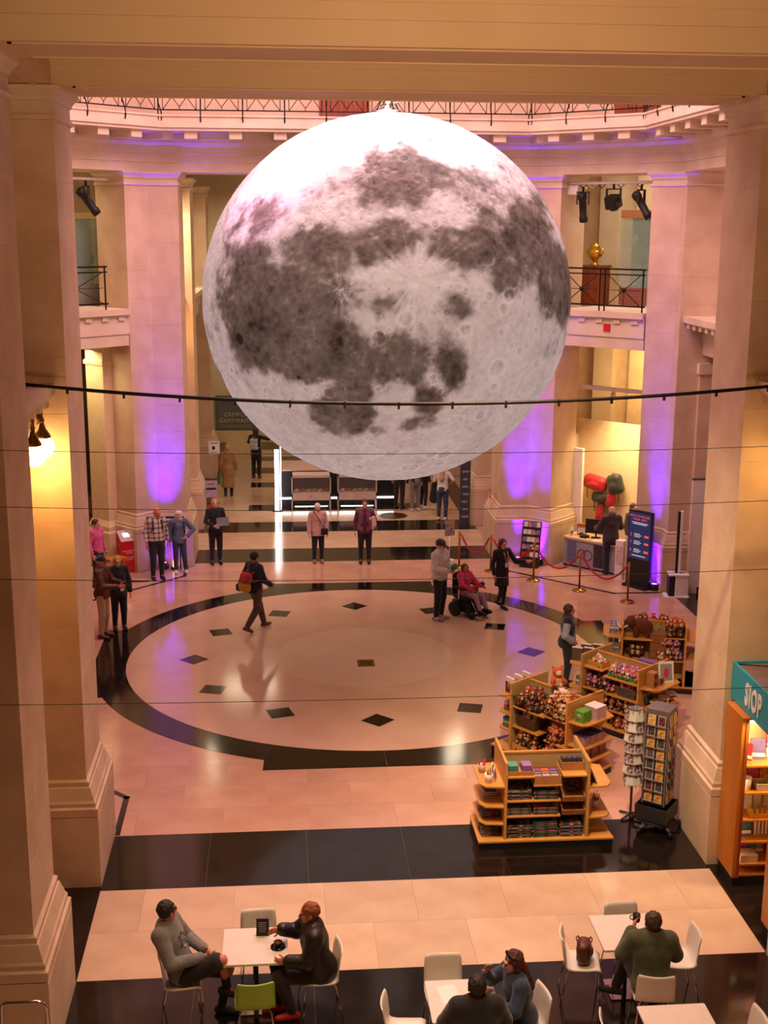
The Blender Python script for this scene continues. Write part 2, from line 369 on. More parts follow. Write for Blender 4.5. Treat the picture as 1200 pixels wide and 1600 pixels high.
# beams
def beam(y0, y1, label):
    o = empty('beam', (XM, (y0+y1)/2, 0), 0, label, 'beam', None, 'structure'); d = (y1-y0)/2
    MB().box(-12, 12, -d, d, 10.05, 10.9).build('beam_body', PAINTED, o)
    for sy in (-1, 1):
        MB().box(-12, 12, *sorted((sy*d, sy*(d+.03))), 10.27, 10.9).build('upper_fascia', PAINTED, o)
        MB().box(-12, 12, *sorted((sy*(d+.03), sy*(d+.045))), 10.42, 10.9).build('crown_fascia', PAINTED, o)
        MB().box(-4.0, 4.0, *sorted((sy*(d-.13), sy*(d-.10))), 10.035, 10.055).build('soffit_bead', PAINTED, o)
        MB().box(*sorted((sy*4.0, sy*3.96)), -d+.1, d-.1, 10.035, 10.055).build('soffit_bead', PAINTED, o)
    return o
beam(11.8, 13.0, 'near cream ceiling beam crossing the top of the picture')
beam(15.46, 16.76, 'second cream ceiling beam just above the moon')
for s, nm in ((0, 'left'), (1, 'right')):
    x0, x1 = (-3.65, -2.55) if not s else (5.9, 7.0)
    o = empty('beam', ((x0+x1)/2, 14.25, 0), 0, 'short cream edge beam joining the two %s pillars' % nm, 'beam', None, 'structure')
    MB().box(-.55, .55, -1.2, 1.2, 10.06, 10.9).build('beam_body', PAINTED, o)
    for sx in (-1, 1): MB().box(*sorted((sx*.4, sx*.37)), -1.1, 1.1, 10.04, 10.06).build('soffit_bead', PAINTED, o)

# ---------------------------------------------------------------- entablature and upper gallery
NEAR = [i for i in range(8) if OCT[i][1] < YM-7 and OCT[(i+1) % 8][1] < YM-7][0]
def sweep(P, prof, edges):
    n = len(P); rings = [[(x, y, z) for x, y in offset(P, -o)] for o, z in prof]; mb = MB()
    vs = [v for r in rings for v in r]; fs = []
    for a in range(len(prof)-1):
        for e in edges: fs.append((a*n+e, (a+1)*n+e, (a+1)*n+(e+1) % n, a*n+(e+1) % n))
    return mb.add(vs, [tuple(reversed(f)) for f in fs])
E7 = [i for i in range(8) if i != NEAR]
ent = empty('trim_1', (0, 0, 0), 0, 'octagonal stone entablature under the upper gallery lit pink and purple', 'entablature', None, 'structure')
sweep(OCT, [(-1.45, 9.72), (0, 9.72), (0, 9.93), (.025, 9.94), (.025, 10.13), (.05, 10.14), (.05, 10.30), (.09, 10.33), (.11, 10.36), (.13, 10.40)], E7).build('architrave', STONE2, ent)
sweep(OCT, [(.13, 10.40), (.13, 10.44), (.17, 10.46), (.17, 10.60), (1.02, 10.60), (1.02, 10.66), (1.06, 10.67), (1.06, 10.90), (1.09, 10.91), (1.09, 10.95), (-1.6, 10.95)], range(8)).build('gallery_slab', STONE2, ent)
EDGE = []
md = MB().prism([(-.15, 0), (.15, 0), (.15, .72), (-.15, .72)], 0, .17).mesh('modillion', (STONE2,))
OF = offset(OCT, -.22)
for e in range(8):
    if e == NEAR: continue
    a, b = Vector(OF[e]), Vector(OF[(e+1) % 8]); L_ = (b-a).length; t = (b-a).normalized(); n = max(2, round(L_/.98))
    for k in range(n):
        p = a+t*L_*k/n; o = link('modillion', md, ent, None, (p.x, p.y, 10.43), (0, 0, math.atan2(t.y, t.x)))
# railings, one per side of the gallery
OR = offset(OCT, -.98)
def s_post(parent, p, t, inn, h0, h1, hook=True):
    mb = MB(); q = Vector((p.x, p.y, 0)); i3 = Vector((inn.x, inn.y, 0))
    mb.tube([q+Vector((0, 0, h1)), q+Vector((0, 0, h0+.25))], .018, 6)
    if hook: mb.tube([q+Vector((0, 0, h0+.3)), q+i3*.05+Vector((0, 0, h0+.22)), q+i3*.10+Vector((0, 0, h0+.1)), q+i3*.11+Vector((0, 0, h0)), q+i3*.09-Vector((0, 0, .06))+i3*0, q+i3*.04+Vector((0, 0, -.09+h0))][:4]+[q+i3*.10+Vector((0, 0, h0-.08)), q+i3*.06+Vector((0, 0, h0-.12))], .016, 6)
    return mb.build('post', IRON, parent)
names = ['far', 'diagonal', 'side']
for e in range(8):
    if e == NEAR: continue
    a, b = Vector(OR[e]), Vector(OR[(e+1) % 8]); L_ = (b-a).length; t = (b-a).normalized(); inn = Vector((-t.y, t.x)); n = max(2, round(L_/.98))
    mid = (a+b)/2
    where = 'behind the top of the moon' if mid.y > YM+7-1.5 else ('over the %s %s side of the hall' % ('left' if mid.x < XM else 'right', 'flat' if abs(mid.y-YM) < 1 else ('far diagonal' if mid.y > YM else 'near diagonal')))
    o = empty('gallery_railing', (0, 0, 0), 0, 'black iron lattice gallery railing '+where, 'railing', 'upper gallery railings')
    for k in range(n+1): s_post(o, a+t*L_*k/n, t, inn, 10.9, 11.98)
    for z in (11.06, 11.95): MB().tube([(a.x, a.y, z), (b.x, b.y, z)], .016 if z < 11.5 else .025, 6).build('rail', IRON, o)
    for k in range(n):
        u0 = a+t*(L_*k/n+.1); wd = L_/n-.2; mb = MB()
        pt = lambda s, z: (u0.x+t.x*wd*s, u0.y+t.y*wd*s, 11.06+z)
        for q0, q1 in ((pt(0, 0), pt(0, .88)), (pt(1, 0), pt(1, .88)), (pt(0, 0), pt(.86, .88)), (pt(1, 0), pt(.14, .88)), (pt(.5, 0), pt(.5, .07)), (pt(.5, .07), pt(0, .55)), (pt(.5, .07), pt(1, .55))):
            mb.tube([q0, q1], .009, 5)
        mb.build('lattice_panel', IRON, o)
# doors in the drum
def door(name, P0, ang, label):
    o = empty(name, P0, ang, label, 'door', None, 'structure')
    MB().box(-.62, .62, -.06, .02, 0, 2.3).build('door_frame', WOODD, o)
    for s in (-1, 1):
        l = MB().box(*sorted((s*.01, s*.55)), -.09, -.05, .02, 2.2).build('door_leaf', WOODD, o)
        for z in (.2, 1.2): MB().box(*sorted((s*.1, s*.46)), -.105, -.085, z, z+.8).build('door_panel', WOODD, l)
door('door_1', (1.74, 32.98, 10.95), 0, 'red-brown wooden gallery door right behind the moon fixing')
door('door_2', (XM+7.1, YM+7.1, 10.95), -math.pi/4, 'red-brown wooden gallery door over the reception corner')
door('door_3', (XM-7.1, YM+7.1, 10.95), math.pi/4, 'red-brown wooden gallery door glimpsed over the left pillar')

# ---------------------------------------------------------------- lower galleries
def gallery_beam(p0, p1, zt, label, depth=.9, over=.25, mod=.45, back=0.):
    """gallery edge from p0 to p1 (hall on the left of p0->p1), with fascia, slab and modillions"""
    a, b = Vector(p0), Vector(p1); t = (b-a).normalized(); L_ = (b-a).length; ang = math.atan2(t.y, t.x)
    o = empty('trim_2', (a.x, a.y, 0), ang, label, 'gallery', None, 'structure')
    MB().box(0, L_, -depth, 0, zt-.88, zt-.5).build('lower_fascia', STONE2, o)
    MB().box(0, L_, -depth, .03, zt-.6, zt-.18).build('upper_fascia', STONE2, o)
    MB().box(0, L_, -depth-back, over, zt-.14, zt).build('floor_slab', STONE2, o)
    MB().box(0, L_, -depth, over-.05, zt-.18, zt-.13).build('slab_bed', STONE2, o)
    n = max(2, round(L_/mod))
    me = MB().box(-.09, .09, 0, over-.05, -.10, 0).mesh('mod', (STONE2,))
    for k in range(n): link('modillion', me, o, None, (L_*(k+.5)/n, .0, zt-.17))
    return o
def x_rail(p0, p1, z, label, n=2):
    a, b = Vector(p0), Vector(p1); t = (b-a).normalized(); L_ = (b-a).length
    o = empty('balcony_railing', (a.x, a.y, z), math.atan2(t.y, t.x), label, 'railing', 'lower balcony railings')
    for zz in (.12, .98): MB().box(0, L_, -.02, .02, zz, zz+.04).build('rail', IRON, o)
    MB().box(0, L_, -.012, .012, .86, .89).build('rail', IRON, o)
    w_ = L_/n
    for k in range(n+1):
        for d in (-.07, .07):
            if 0 <= k*w_+d <= L_: MB().box(k*w_+d-.014, k*w_+d+.014, -.014, .014, 0, 1.0).build('post', IRON, o)
    for k in range(n):
        x0, x1 = k*w_+.14, (k+1)*w_-.14; cx = (x0+x1)/2
        mb = MB(); mb.tube([(x0, 0, .15), (x1, 0, .87)], .011, 6); mb.tube([(x0, 0, .87), (x1, 0, .15)], .011, 6); mb.build('cross_bar', IRON, o)
        mb = MB(); mb.tube([(cx, 0, .15), (cx, 0, .51)], .008, 6); mb.tube([(x0, 0, .51), (x1, 0, .51)], .008, 6); mb.build('cross_bar', IRON, o)
        MB().ball((cx, 0, .51), (.06, .03, .06), 10, 6).build('rosette', IRON, o)
    return o
GZ = 6.52
gallery_beam((8.62, 29.32), (6.92, 31.02), GZ, 'lower stone balcony over the reception desk', 1.0, .12, .48, 3.0)
gallery_beam((-3.57, 31.02), (-5.29, 29.30), GZ, 'lower stone balcony beside the left purple pillar', 1.0, .12, .48, 3.0)
pq = boxo('wall_plaque', RED, -.09, .09, -.02, .0, -.09, .09); pq.location = (7.90, 29.99, 6.14); pq.rotation_euler = (0, 0, -math.pi/4); tag(pq, 'small red square plaque on the balcony front over reception', 'plaque')
x_rail((8.62, 29.38), (6.98, 31.02), GZ, 'black iron balcony railing above the reception desk', 2)
x_rail((-3.98, 30.62), (-5.27, 29.34), GZ, 'black iron balcony railing left of the purple pillar', 1)
gallery_beam((9.75, 20.1), (9.75, 28.4), GZ, 'lower balcony across the right side arm', 1.2, .5, .42, 4)
gallery_beam((-6.4, 28.4), (-6.4, 20.1), GZ, 'lower balcony across the left side arm', 1.2, .5, .42, 4)
gallery_beam((-2.95, 15.48), (-2.95, 13.0), GZ+.1, 'small stone balcony between the two left pillars', .7, .25, .42)
gallery_beam((6.3, 13.0), (6.3, 15.48), GZ+.1, 'small stone balcony between the pillars over the shop', .7, .25, .42)
gallery_beam((-2.75, 35.5), (-2.75, 33.0), GZ, 'small stone balcony in the far corridor left bay', .7, .25, .42)
gallery_beam((6.1, 33.0), (6.1, 35.5), GZ, 'small stone balcony in the far corridor right bay', .7, .25, .42)
gallery_beam((-2.6, 43), (-2.6, 36.8), GZ, 'long stone balcony in the far corridor left side', .9, .25, .6)
gallery_beam((5.95, 36.8), (5.95, 43), GZ, 'long stone balcony in the far corridor right side', .9, .25, .6)
tag(boxo('wall_niche_right', STONE, 0, .2, -5, 5, 0, 10.9), 'pale pilastered wall behind the reception corner', 'wall', kind='structure')
nw = bpy.data.objects['wall_niche_right']; nw.location = (XM+9.3, YM+9.1, 0); nw.rotation_euler = (0, 0, math.pi/4)
for k, (v, d) in enumerate(((-2.2, .5), (-.9, .35), (.15, .6), (1.3, .4), (2.4, .5))):
    boxo('pilaster', STONE if k % 2 else STONE2, -d*.5, 0, v-.3, v+.3, 0, 10.9, nw)
tag(boxo('wall_niche_left', STONE, -.2, 0, -5, 5, 0, 10.9), 'pale wall behind the left balcony corner', 'wall', kind='structure')
nw2 = bpy.data.objects['wall_niche_left']; nw2.location = (XM-9.3, YM+9.1, 0); nw2.rotation_euler = (0, 0, -math.pi/4)
for v in (-2.2, -.6, 1., 2.4): boxo('pilaster', STONE2, 0, .3, v-.3, v+.3, 0, 10.9, nw2)
# ---------------------------------------------------------------- moon
_LAT = np.random.RandomState(3).rand(64, 64, 64).astype(np.float32)
def vnoise(p):
    i = np.floor(p).astype(int); f = p-i; f = f*f*(3-2*f); i &= 63; j = (i+1) & 63
    a = lambda x, y, z: _LAT[x, y, z]
    x0, y0, z0 = i.T; x1, y1, z1 = j.T; fx, fy, fz = f.T
    c00 = a(x0, y0, z0)*(1-fx)+a(x1, y0, z0)*fx; c10 = a(x0, y1, z0)*(1-fx)+a(x1, y1, z0)*fx
    c01 = a(x0, y0, z1)*(1-fx)+a(x1, y0, z1)*fx; c11 = a(x0, y1, z1)*(1-fx)+a(x1, y1, z1)*fx
    return (c00*(1-fy)+c10*fy)*(1-fz)+(c01*(1-fy)+c11*fy)*fz
def fbm(p, o=5):
    s = 0; amp = .5
    for k in range(o): s = s+amp*(vnoise(p*2**k+17.3*k)-.5); amp *= .55
    return s
def make_moon(c, rad):
    nu, nv = 860, 430
    th = np.linspace(0, 2*np.pi, nu, endpoint=False); ph = np.linspace(-np.pi/2, np.pi/2, nv)
    T, Ph = np.meshgrid(th, ph); d = np.stack([np.cos(Ph)*np.cos(T), np.cos(Ph)*np.sin(T), np.sin(Ph)], -1).reshape(-1, 3)
    tw = np.array([-c[0], -c[1], CAM_H-c[2]]); tw /= np.linalg.norm(tw)
    rt = np.cross([0, 0, 1.], tw); rt /= np.linalg.norm(rt); up = np.cross(tw, rt)
    def dirof(px, py):
        u, v = (px-603)/287., (466-py)/285.; w2 = max(0.02, 1-u*u-v*v)
        q = u*rt+v*up+math.sqrt(w2)*tw; return q/np.linalg.norm(q)
    wv = d+.10*np.stack([fbm(d*3+3*k, 5) for k in range(3)], -1)+.035*np.stack([fbm(d*14+5*k, 3) for k in range(3)], -1)
    wv /= np.linalg.norm(wv, axis=1)[:, None]
    U, V, W = wv@rt*287+603, 466-wv@up*285, wv@tw
    dark = np.zeros(len(d))
    for px, py, rx, ry, s in ((640, 303, 112, 48, .72), (420, 365, 60, 50, .45), (455, 470, 95, 72, .95), (418, 425, 60, 62, .7), (425, 520, 55, 50, .9), (505, 530, 62, 50, .9),
                              (560, 545, 70, 36, .75), (545, 595, 45, 30, .7), (622, 560, 36, 48, .72), (690, 560, 26, 46, .6), (660, 612, 26, 32, .75), (540, 618, 42, 30, .95), (655, 636, 34, 15, .8), (590, 645, 26, 9, .4),
                              (800, 370, 62, 58, .8), (852, 440, 38, 62, .95), (780, 425, 50, 34, .6), (700, 472, 32, 22, .6), (765, 325, 50, 34, .45), (832, 325, 36, 42, .6), (872, 500, 12, 36, .5), (510, 395, 72, 38, .85), (600, 385, 80, 34, .75), (705, 395, 66, 34, .8), (590, 475, 45, 20, .5), (735, 350, 45, 30, .55), (345, 590, 12, 22, .5), (480, 600, 40, 20, .35)):
        e = ((U-px)/rx)**2+((V-py)/ry)**2
        dark = np.maximum(dark, np.where(W > 0, s*np.exp(-e*.75), 0))
    fs = [(-.5, .3, .3, .3), (.6, -.2, .25, .4), (.1, .6, .2, .3)]                      # far side, a few small seas
    nb = fbm(d*4+40, 5)
    for a, b, r, s in fs:
        q = a*rt+b*up-math.sqrt(1-a*a-b*b)*tw; dark = np.maximum(dark, s*np.clip(1.3-((1-wv@q)/(r*r*.5))**1, 0, 1))
    q_ = np.clip((dark+.75*fbm(d*5+9, 6)+.40*fbm(d*17+2, 4)-.20)/.40, 0, 1); q_ = q_*q_*(3-2*q_)
    alb = .86-.60*q_*(.85+.6*fbm(d*7+5, 4))+.26*fbm(d*9, 6)+.34*fbm(d*40, 3)
    hgt = .006*fbm(d*12, 5)+.004*fbm(d*50, 3)
    rs = np.random.RandomState(11); n = 2600
    cd = rs.randn(n, 3); cd /= np.linalg.norm(cd, axis=1)[:, None]; cr = .008*(rs.rand(n)+.02)**-.42; cr = np.clip(cr, .008, .075)
    south = (cd@up) < .1
    special = [((392, 522), .034, -.35), ((640, 440), .030, .5), ((540, 452), .018, .4), ((497, 365), .020, .5), ((640, 716), .05, 0), ((690, 693), .045, 0), ((580, 655), .02, .2), ((664, 240), .022, -.2), ((712, 327), .022, 0), ((375, 570), .015, -.3), ((480, 575), .012, -.3), ((760, 560), .05, -.05), ((523, 595), .03, 0), ((610, 690), .035, 0), ((560, 705), .03, .1), ((770, 650), .03, 0)]
    items = [(cd[i], cr[i], 0.) for i in range(n) if south[i] or rs.rand() < .38]+[(dirof(*p), r, s) for p, r, s in special]
    for q, r, s in items:
        zi = q[2]; lat = math.asin(max(-1, min(1, zi))); rr = r*1.9
        j0 = max(0, int((lat-rr+np.pi/2)/np.pi*(nv-1))-1); j1 = min(nv, int((lat+rr+np.pi/2)/np.pi*(nv-1))+2)
        sl = slice(j0*nu, j1*nu); dd = d[sl]; x = np.arccos(np.clip(dd@q, -1, 1))/r
        k = np.where(x < 1.8)[0]
        if len(k) == 0: continue
        x = x[k]; k = k+j0*nu
        bowl = np.where(x < 1, x*x-.75, .25*np.exp(-(x-1)*3.2))
        hgt[k] += bowl*r*.26
        rim = np.exp(-((x-1.0)/.16)**2)
        alb[k] += (.19*rim-.10*(x < .85))*(1.0-.62*q_[k])+s*np.clip(1.15-x, 0, 1)  # relief shading put into the albedo: lighter rims, darker crater floors
    for p, rr, s in (((640, 440), .42, .42), ((540, 452), .2, .35), ((497, 365), .2, .32), ((530, 735), .75, .22), ((580, 290), .22, .35)):
        q = dirof(*p); x = np.arccos(np.clip(d@q, -1, 1)); a = np.cross(q, [0.3, .2, 1.]); a /= np.linalg.norm(a); b = np.cross(q, a)
        an = np.arctan2(d@b, d@a); ray = .5+.5*np.sin(an*9+6*fbm(np.stack([np.cos(an)*3, np.sin(an)*3, x*0+p[0]], -1), 4)*4); ray = ray**2*.8+.35*fbm(d*20, 3)+.15
        alb += s*np.exp(-(x/(rr*.45))**1.1)*np.clip(ray, 0, 1.3)*(x < rr*2.2)
    alb = np.clip(alb, .12, 1.0)
    v = d*(1+hgt[:, None])*rad*np.array([1, 1, .985])
    quads = []
    idx = np.arange(nu*nv).reshape(nv, nu); a = idx[:-1]; b = np.roll(idx, -1, 1)[:-1]; cc = np.roll(idx, -1, 1)[1:]; e = idx[1:]
    F = np.stack([a, b, cc, e], -1).reshape(-1, 4)
    me = bpy.data.meshes.new('moon'); me.vertices.add(len(v)); me.vertices.foreach_set('co', v.ravel().astype(np.float32))
    me.loops.add(F.size); me.loops.foreach_set('vertex_index', F.ravel().astype(np.int32)); me.polygons.add(len(F))
    me.polygons.foreach_set('loop_start', (np.arange(len(F))*4).astype(np.int32)); me.polygons.foreach_set('use_smooth', np.ones(len(F), bool)); me.update(calc_edges=True)
    at = me.attributes.new('albedo', 'FLOAT', 'POINT'); at.data.foreach_set('value', alb.astype(np.float32))
    m = bpy.data.materials.new('printed_moon_fabric'); m.use_nodes = True; N = m.node_tree.nodes; L = m.node_tree.links; bs = N['Principled BSDF']
    an_ = N.new('ShaderNodeAttribute'); an_.attribute_name = 'albedo'
    tc = N.new('ShaderNodeTexCoord'); no = N.new('ShaderNodeTexNoise'); no.inputs['Scale'].default_value = 9; no.inputs['Detail'].default_value = 8; L.new(tc.outputs['Object'], no.inputs[0])
    ad = N.new('ShaderNodeMath'); ad.operation = 'MULTIPLY_ADD'; L.new(no.outputs['Fac'], ad.inputs[0]); ad.inputs[1].default_value = .16; ad.inputs[2].default_value = -.08
    sm = N.new('ShaderNodeMath'); sm.operation = 'ADD'; L.new(an_.outputs['Fac'], sm.inputs[0]); L.new(ad.outputs[0], sm.inputs[1])
    cr_ = N.new('ShaderNodeValToRGB'); L.new(sm.outputs[0], cr_.inputs[0])
    cr_.color_ramp.elements[0].position = .15; cr_.color_ramp.elements[0].color = (*rgb('#342c24'), 1)
    cr_.color_ramp.elements[1].position = 1.0; cr_.color_ramp.elements[1].color = (*rgb('#f2eeee'), 1)
    el = cr_.color_ramp.elements.new(.45); el.color = (*rgb('#857a74'), 1); el = cr_.color_ramp.elements.new(.75); el.color = (*rgb('#d3cccf'), 1)
    mu_ = N.new('ShaderNodeVectorMath'); mu_.operation = 'SCALE'; mu_.inputs['Scale'].default_value = .72; L.new(cr_.outputs[0], mu_.inputs[0]); L.new(mu_.outputs[0], bs.inputs['Base Color']); L.new(cr_.outputs[0], bs.inputs['Emission Color']); bs.inputs['Emission Strength'].default_value = .28
    bs.inputs['Roughness'].default_value = .65; bs.inputs['Specular IOR Level'].default_value = .2
    hs = None
    for sc_, wt_ in ((7., 1.), (17., .5), (34., .25)):
        vo = N.new('ShaderNodeTexVoronoi'); vo.inputs['Scale'].default_value = sc_/3.47; L.new(tc.outputs['Object'], vo.inputs['Vector'])
        mr = N.new('ShaderNodeMapRange'); mr.inputs[1].default_value = .05; mr.inputs[2].default_value = .32; mr.inputs[3].default_value = 0; mr.inputs[4].default_value = wt_; L.new(vo.outputs['Distance'], mr.inputs[0])
        if hs is None: hs = mr.outputs[0]
        else: a_ = N.new('ShaderNodeMath'); L.new(hs, a_.inputs[0]); L.new(mr.outputs[0], a_.inputs[1]); hs = a_.outputs[0]
    bp = N.new('ShaderNodeBump'); bp.inputs['Strength'].default_value = .55; bp.inputs['Distance'].default_value = .06; L.new(hs, bp.inputs['Height']); L.new(bp.outputs[0], bs.inputs['Normal'])
    me.materials.append(m)
    root = empty('moon_globe', c, 0, 'giant inflatable moon globe hanging in the middle of the hall', 'moon globe')
    link('globe', me, root)
    hz = rad*.985
    MB().lathe([(.30, hz-.03), (.30, hz+.0), (.22, hz+.05), (.08, hz+.09), (.05, hz+.13), (.05, hz+.2)], 20).build('top_cap', CHROME, root)
    for k in range(4):
        a = k*math.pi/2+.4; MB().tube([(.24*math.cos(a), .24*math.sin(a), hz+.02), (.02*math.cos(a), .02*math.sin(a), hz+.42)], .012, 6).build('sling', IRON, root)
    MB().tube([(-.12, .05, hz+.1), (0, 0, hz+.16), (.18, -.05, hz+.22)], .04, 8).build('air_hose', CHROME, root)
    MB().tube([(0, 0, hz+.4), (0, 0, 15.9-c[2])], .012, 6).build('hanging_cable', IRON, root)
    return root
make_moon((2.08, 24.2, 7.11), 3.47)
# cables strung across the hall
def cable(name, pts, r, label, m=IRON, clips=0):
    mb = MB(); mb.tube(pts, r, 6); o = mb.build(name, m); tag(o, label, 'cable')
    for i in range(clips):
        k = int((i+.5)*len(pts)/clips); p = Vector(pts[k]); MB().box(p.x-.012, p.x+.012, p.y-.02, p.y+.02, p.z-.06, p.z+.02).build('cable_clip', m, o)
    return o
def sag(p0, p1, s, n=24):
    p0, p1 = Vector(p0), Vector(p1); return [tuple(p0.lerp(p1, i/n)-Vector((0, 0, 4*s*(i/n)*(1-i/n)))) for i in range(n+1)]
cable('power_cable', sag((-2.95, 14.2, 6.78), (6.3, 14.2, 6.76), .25, 30), .022, 'thick black cable with clips sagging across the lower part of the moon', clips=16)
for z, dz, nm in ((7.0, .12, 'uppermost'), (6.6, .14, 'second'), (6.05, .12, 'third'), (5.05, .06, 'lowest')):
    cable('thin_wire', sag((-3.6, 9.0, z), (6.0, 9.0, z), dz), .0025, '%s of the four thin wires strung across the hall' % nm)
# ---------------------------------------------------------------- smooth solids (figures, soft toys, bags)
A3 = lambda p: np.array(p, float)
def unit(v): v = A3(v); return v/max(1e-9, np.linalg.norm(v))
def frame(z, x):
    z = unit(z); x = A3(x)-z*np.dot(A3(x), z); x = unit(x); return np.array([x, np.cross(z, x), z])
def cap(a, ra, b, rb=None, k=.02): return ('c', A3(a), ra, A3(b), ra if rb is None else rb, k)
def ell(c, r, F=None, k=.02): return ('e', A3(c), A3(r), np.eye(3) if F is None else np.array(F), k)
def flat(a, ra, b, rb, ax, s, k=.03): return ('f', A3(a), ra, A3(b), rb, unit(ax), s, k)   # capsule, squashed s-fold along ax
def rbox(c, h, F=None, r=.02, k=.01): return ('b', A3(c), A3(h), np.eye(3) if F is None else np.array(F), r, k)
def sub(p): return ('-',)+p
def plane(p, n): return ('p', A3(p), unit(n))                                              # removes what lies on the n side
def _d(p, X, Y, Z):
    t = p[0]
    if t in 'cf':
        a, ra, b, rb = p[1:5]; ba = b-a; l2 = max(1e-9, ba@ba); x, y, z = X-a[0], Y-a[1], Z-a[2]
        h = np.clip((x*ba[0]+y*ba[1]+z*ba[2])/l2, 0, 1); x, y, z = x-ba[0]*h, y-ba[1]*h, z-ba[2]*h
        if t == 'f':
            ax, s = p[5], p[6]; q = (x*ax[0]+y*ax[1]+z*ax[2])*(s-1); x, y, z = x+q*ax[0], y+q*ax[1], z+q*ax[2]
        return np.sqrt(x*x+y*y+z*z)-(ra+(rb-ra)*h)
    x, y, z = X-p[1][0], Y-p[1][1], Z-p[1][2]; F = p[3]
    u, v, w = (F[i][0]*x+F[i][1]*y+F[i][2]*z for i in range(3)); r = p[2]
    if t == 'e':
        q = np.sqrt((u/r[0])**2+(v/r[1])**2+(w/r[2])**2); g = np.sqrt((u/r[0]**2)**2+(v/r[1]**2)**2+(w/r[2]**2)**2)
        return q*(q-1)/np.maximum(g, 1e-6)
    e = p[4]; u, v, w = (np.maximum(np.abs(c)-(h-e), 0) for c, h in zip((u, v, w), r))
    return np.sqrt(u*u+v*v+w*w)-e
def _bb(p):
    if p[0] in 'cf': m = max(p[2], p[4]); return np.minimum(p[1], p[3])-m, np.maximum(p[1], p[3])+m
    m = np.linalg.norm(p[2]) if p[0] == 'b' else p[2].max(); return p[1]-m, p[1]+m
def solid(prims, res, name='solid', mats=(), matfn=None):
    pos = [p for p in prims if p[0] in 'cfeb']; bbs = [_bb(p) for p in pos]
    lo = np.min([b[0] for b in bbs], 0)-3*res; hi = np.max([b[1] for b in bbs], 0)+3*res
    n = np.ceil((hi-lo)/res).astype(int)+1; F = np.full(n, .5)
    G = [lo[i]+res*np.arange(n[i]) for i in range(3)]
    for p in prims:
        if p[0] == 'p':
            q = (G[0][:, None, None]-p[1][0])*p[2][0]+(G[1][None, :, None]-p[1][1])*p[2][1]+(G[2][None, None, :]-p[1][2])*p[2][2]
            F = np.maximum(F, q); continue
        neg = p[0] == '-'; q = p[1:] if neg else p; k = q[-1]; b0, b1 = _bb(q)
        i0 = np.clip(((b0-lo-k)/res).astype(int)-2, 0, n); i1 = np.clip(((b1-lo+k)/res).astype(int)+4, 0, n)
        if (i1 <= i0).any(): continue
        sl = tuple(slice(a, b) for a, b in zip(i0, i1))
        d = _d(q, G[0][sl[0]][:, None, None], G[1][sl[1]][None, :, None], G[2][sl[2]][None, None, :]); f = F[sl]
        if neg: F[sl] = np.maximum(f, -d)
        else:
            h = np.clip(.5+.5*(f-d)/k, 0, 1); F[sl] = f*(1-h)+d*h-k*h*(1-h)
    In = F < 0; C = np.zeros(n-1, int); S_ = [(a, b, c) for a in (0, 1) for b in (0, 1) for c in (0, 1)]
    sh = lambda A, o: A[o[0]:A.shape[0]-1+o[0], o[1]:A.shape[1]-1+o[1], o[2]:A.shape[2]-1+o[2]]
    for o in S_: C += sh(In, o)
    act = (C > 0) & (C < 8); ids = np.argwhere(act); V = np.zeros((len(ids), 3)); W = np.zeros(len(ids))
    cv = {o: F[ids[:, 0]+o[0], ids[:, 1]+o[1], ids[:, 2]+o[2]] for o in S_}
    for o in S_:
        for ax in range(3):
            if o[ax] == 0:
                o2 = list(o); o2[ax] = 1; va, vb = cv[o], cv[tuple(o2)]; mk = (va < 0) != (vb < 0)
                t = np.where(mk, va/np.where(mk, va-vb, 1), 0); pt = np.tile(A3(o), (len(ids), 1)); pt[:, ax] = t
                V[mk] += pt[mk]; W += mk
    V = lo+(ids+V/W[:, None])*res; mp = -np.ones(n-1, int); mp[tuple(ids.T)] = np.arange(len(ids)); Q = []
    for ax in range(3):
        u, v = (ax+1) % 3, (ax+2) % 3; a = [slice(1, -1)]*3; a[ax] = slice(0, -1); b = list(a); b[ax] = slice(1, None)
        x, y = In[tuple(a)], In[tuple(b)]
        for s, mk in ((1, x & ~y), (0, ~x & y)):
            e = np.argwhere(mk)
            if not len(e): continue
            off = np.array([0 if i == ax else 1 for i in range(3)]); e = e+off; q = []
            for du, dv in ((-1, -1), (0, -1), (0, 0), (-1, 0)):
                c = e.copy(); c[:, u] += du; c[:, v] += dv; q.append(mp[c[:, 0], c[:, 1], c[:, 2]])
            q = np.stack(q if s else q[::-1], -1); Q.append(q[(q >= 0).all(1)])
    Q = np.concatenate(Q); me = bpy.data.meshes.new(name); me.vertices.add(len(V)); me.vertices.foreach_set('co', V.ravel().astype(np.float32))
    me.loops.add(Q.size); me.loops.foreach_set('vertex_index', Q.ravel().astype(np.int32)); me.polygons.add(len(Q))
    me.polygons.foreach_set('loop_start', (np.arange(len(Q))*4).astype(np.int32)); me.polygons.foreach_set('use_smooth', np.ones(len(Q), bool))
    for m in mats: me.materials.append(m)
    if matfn is not None: me.polygons.foreach_set('material_index', matfn(V[Q].mean(1)).astype(np.int32))
    me.update(calc_edges=True); return me

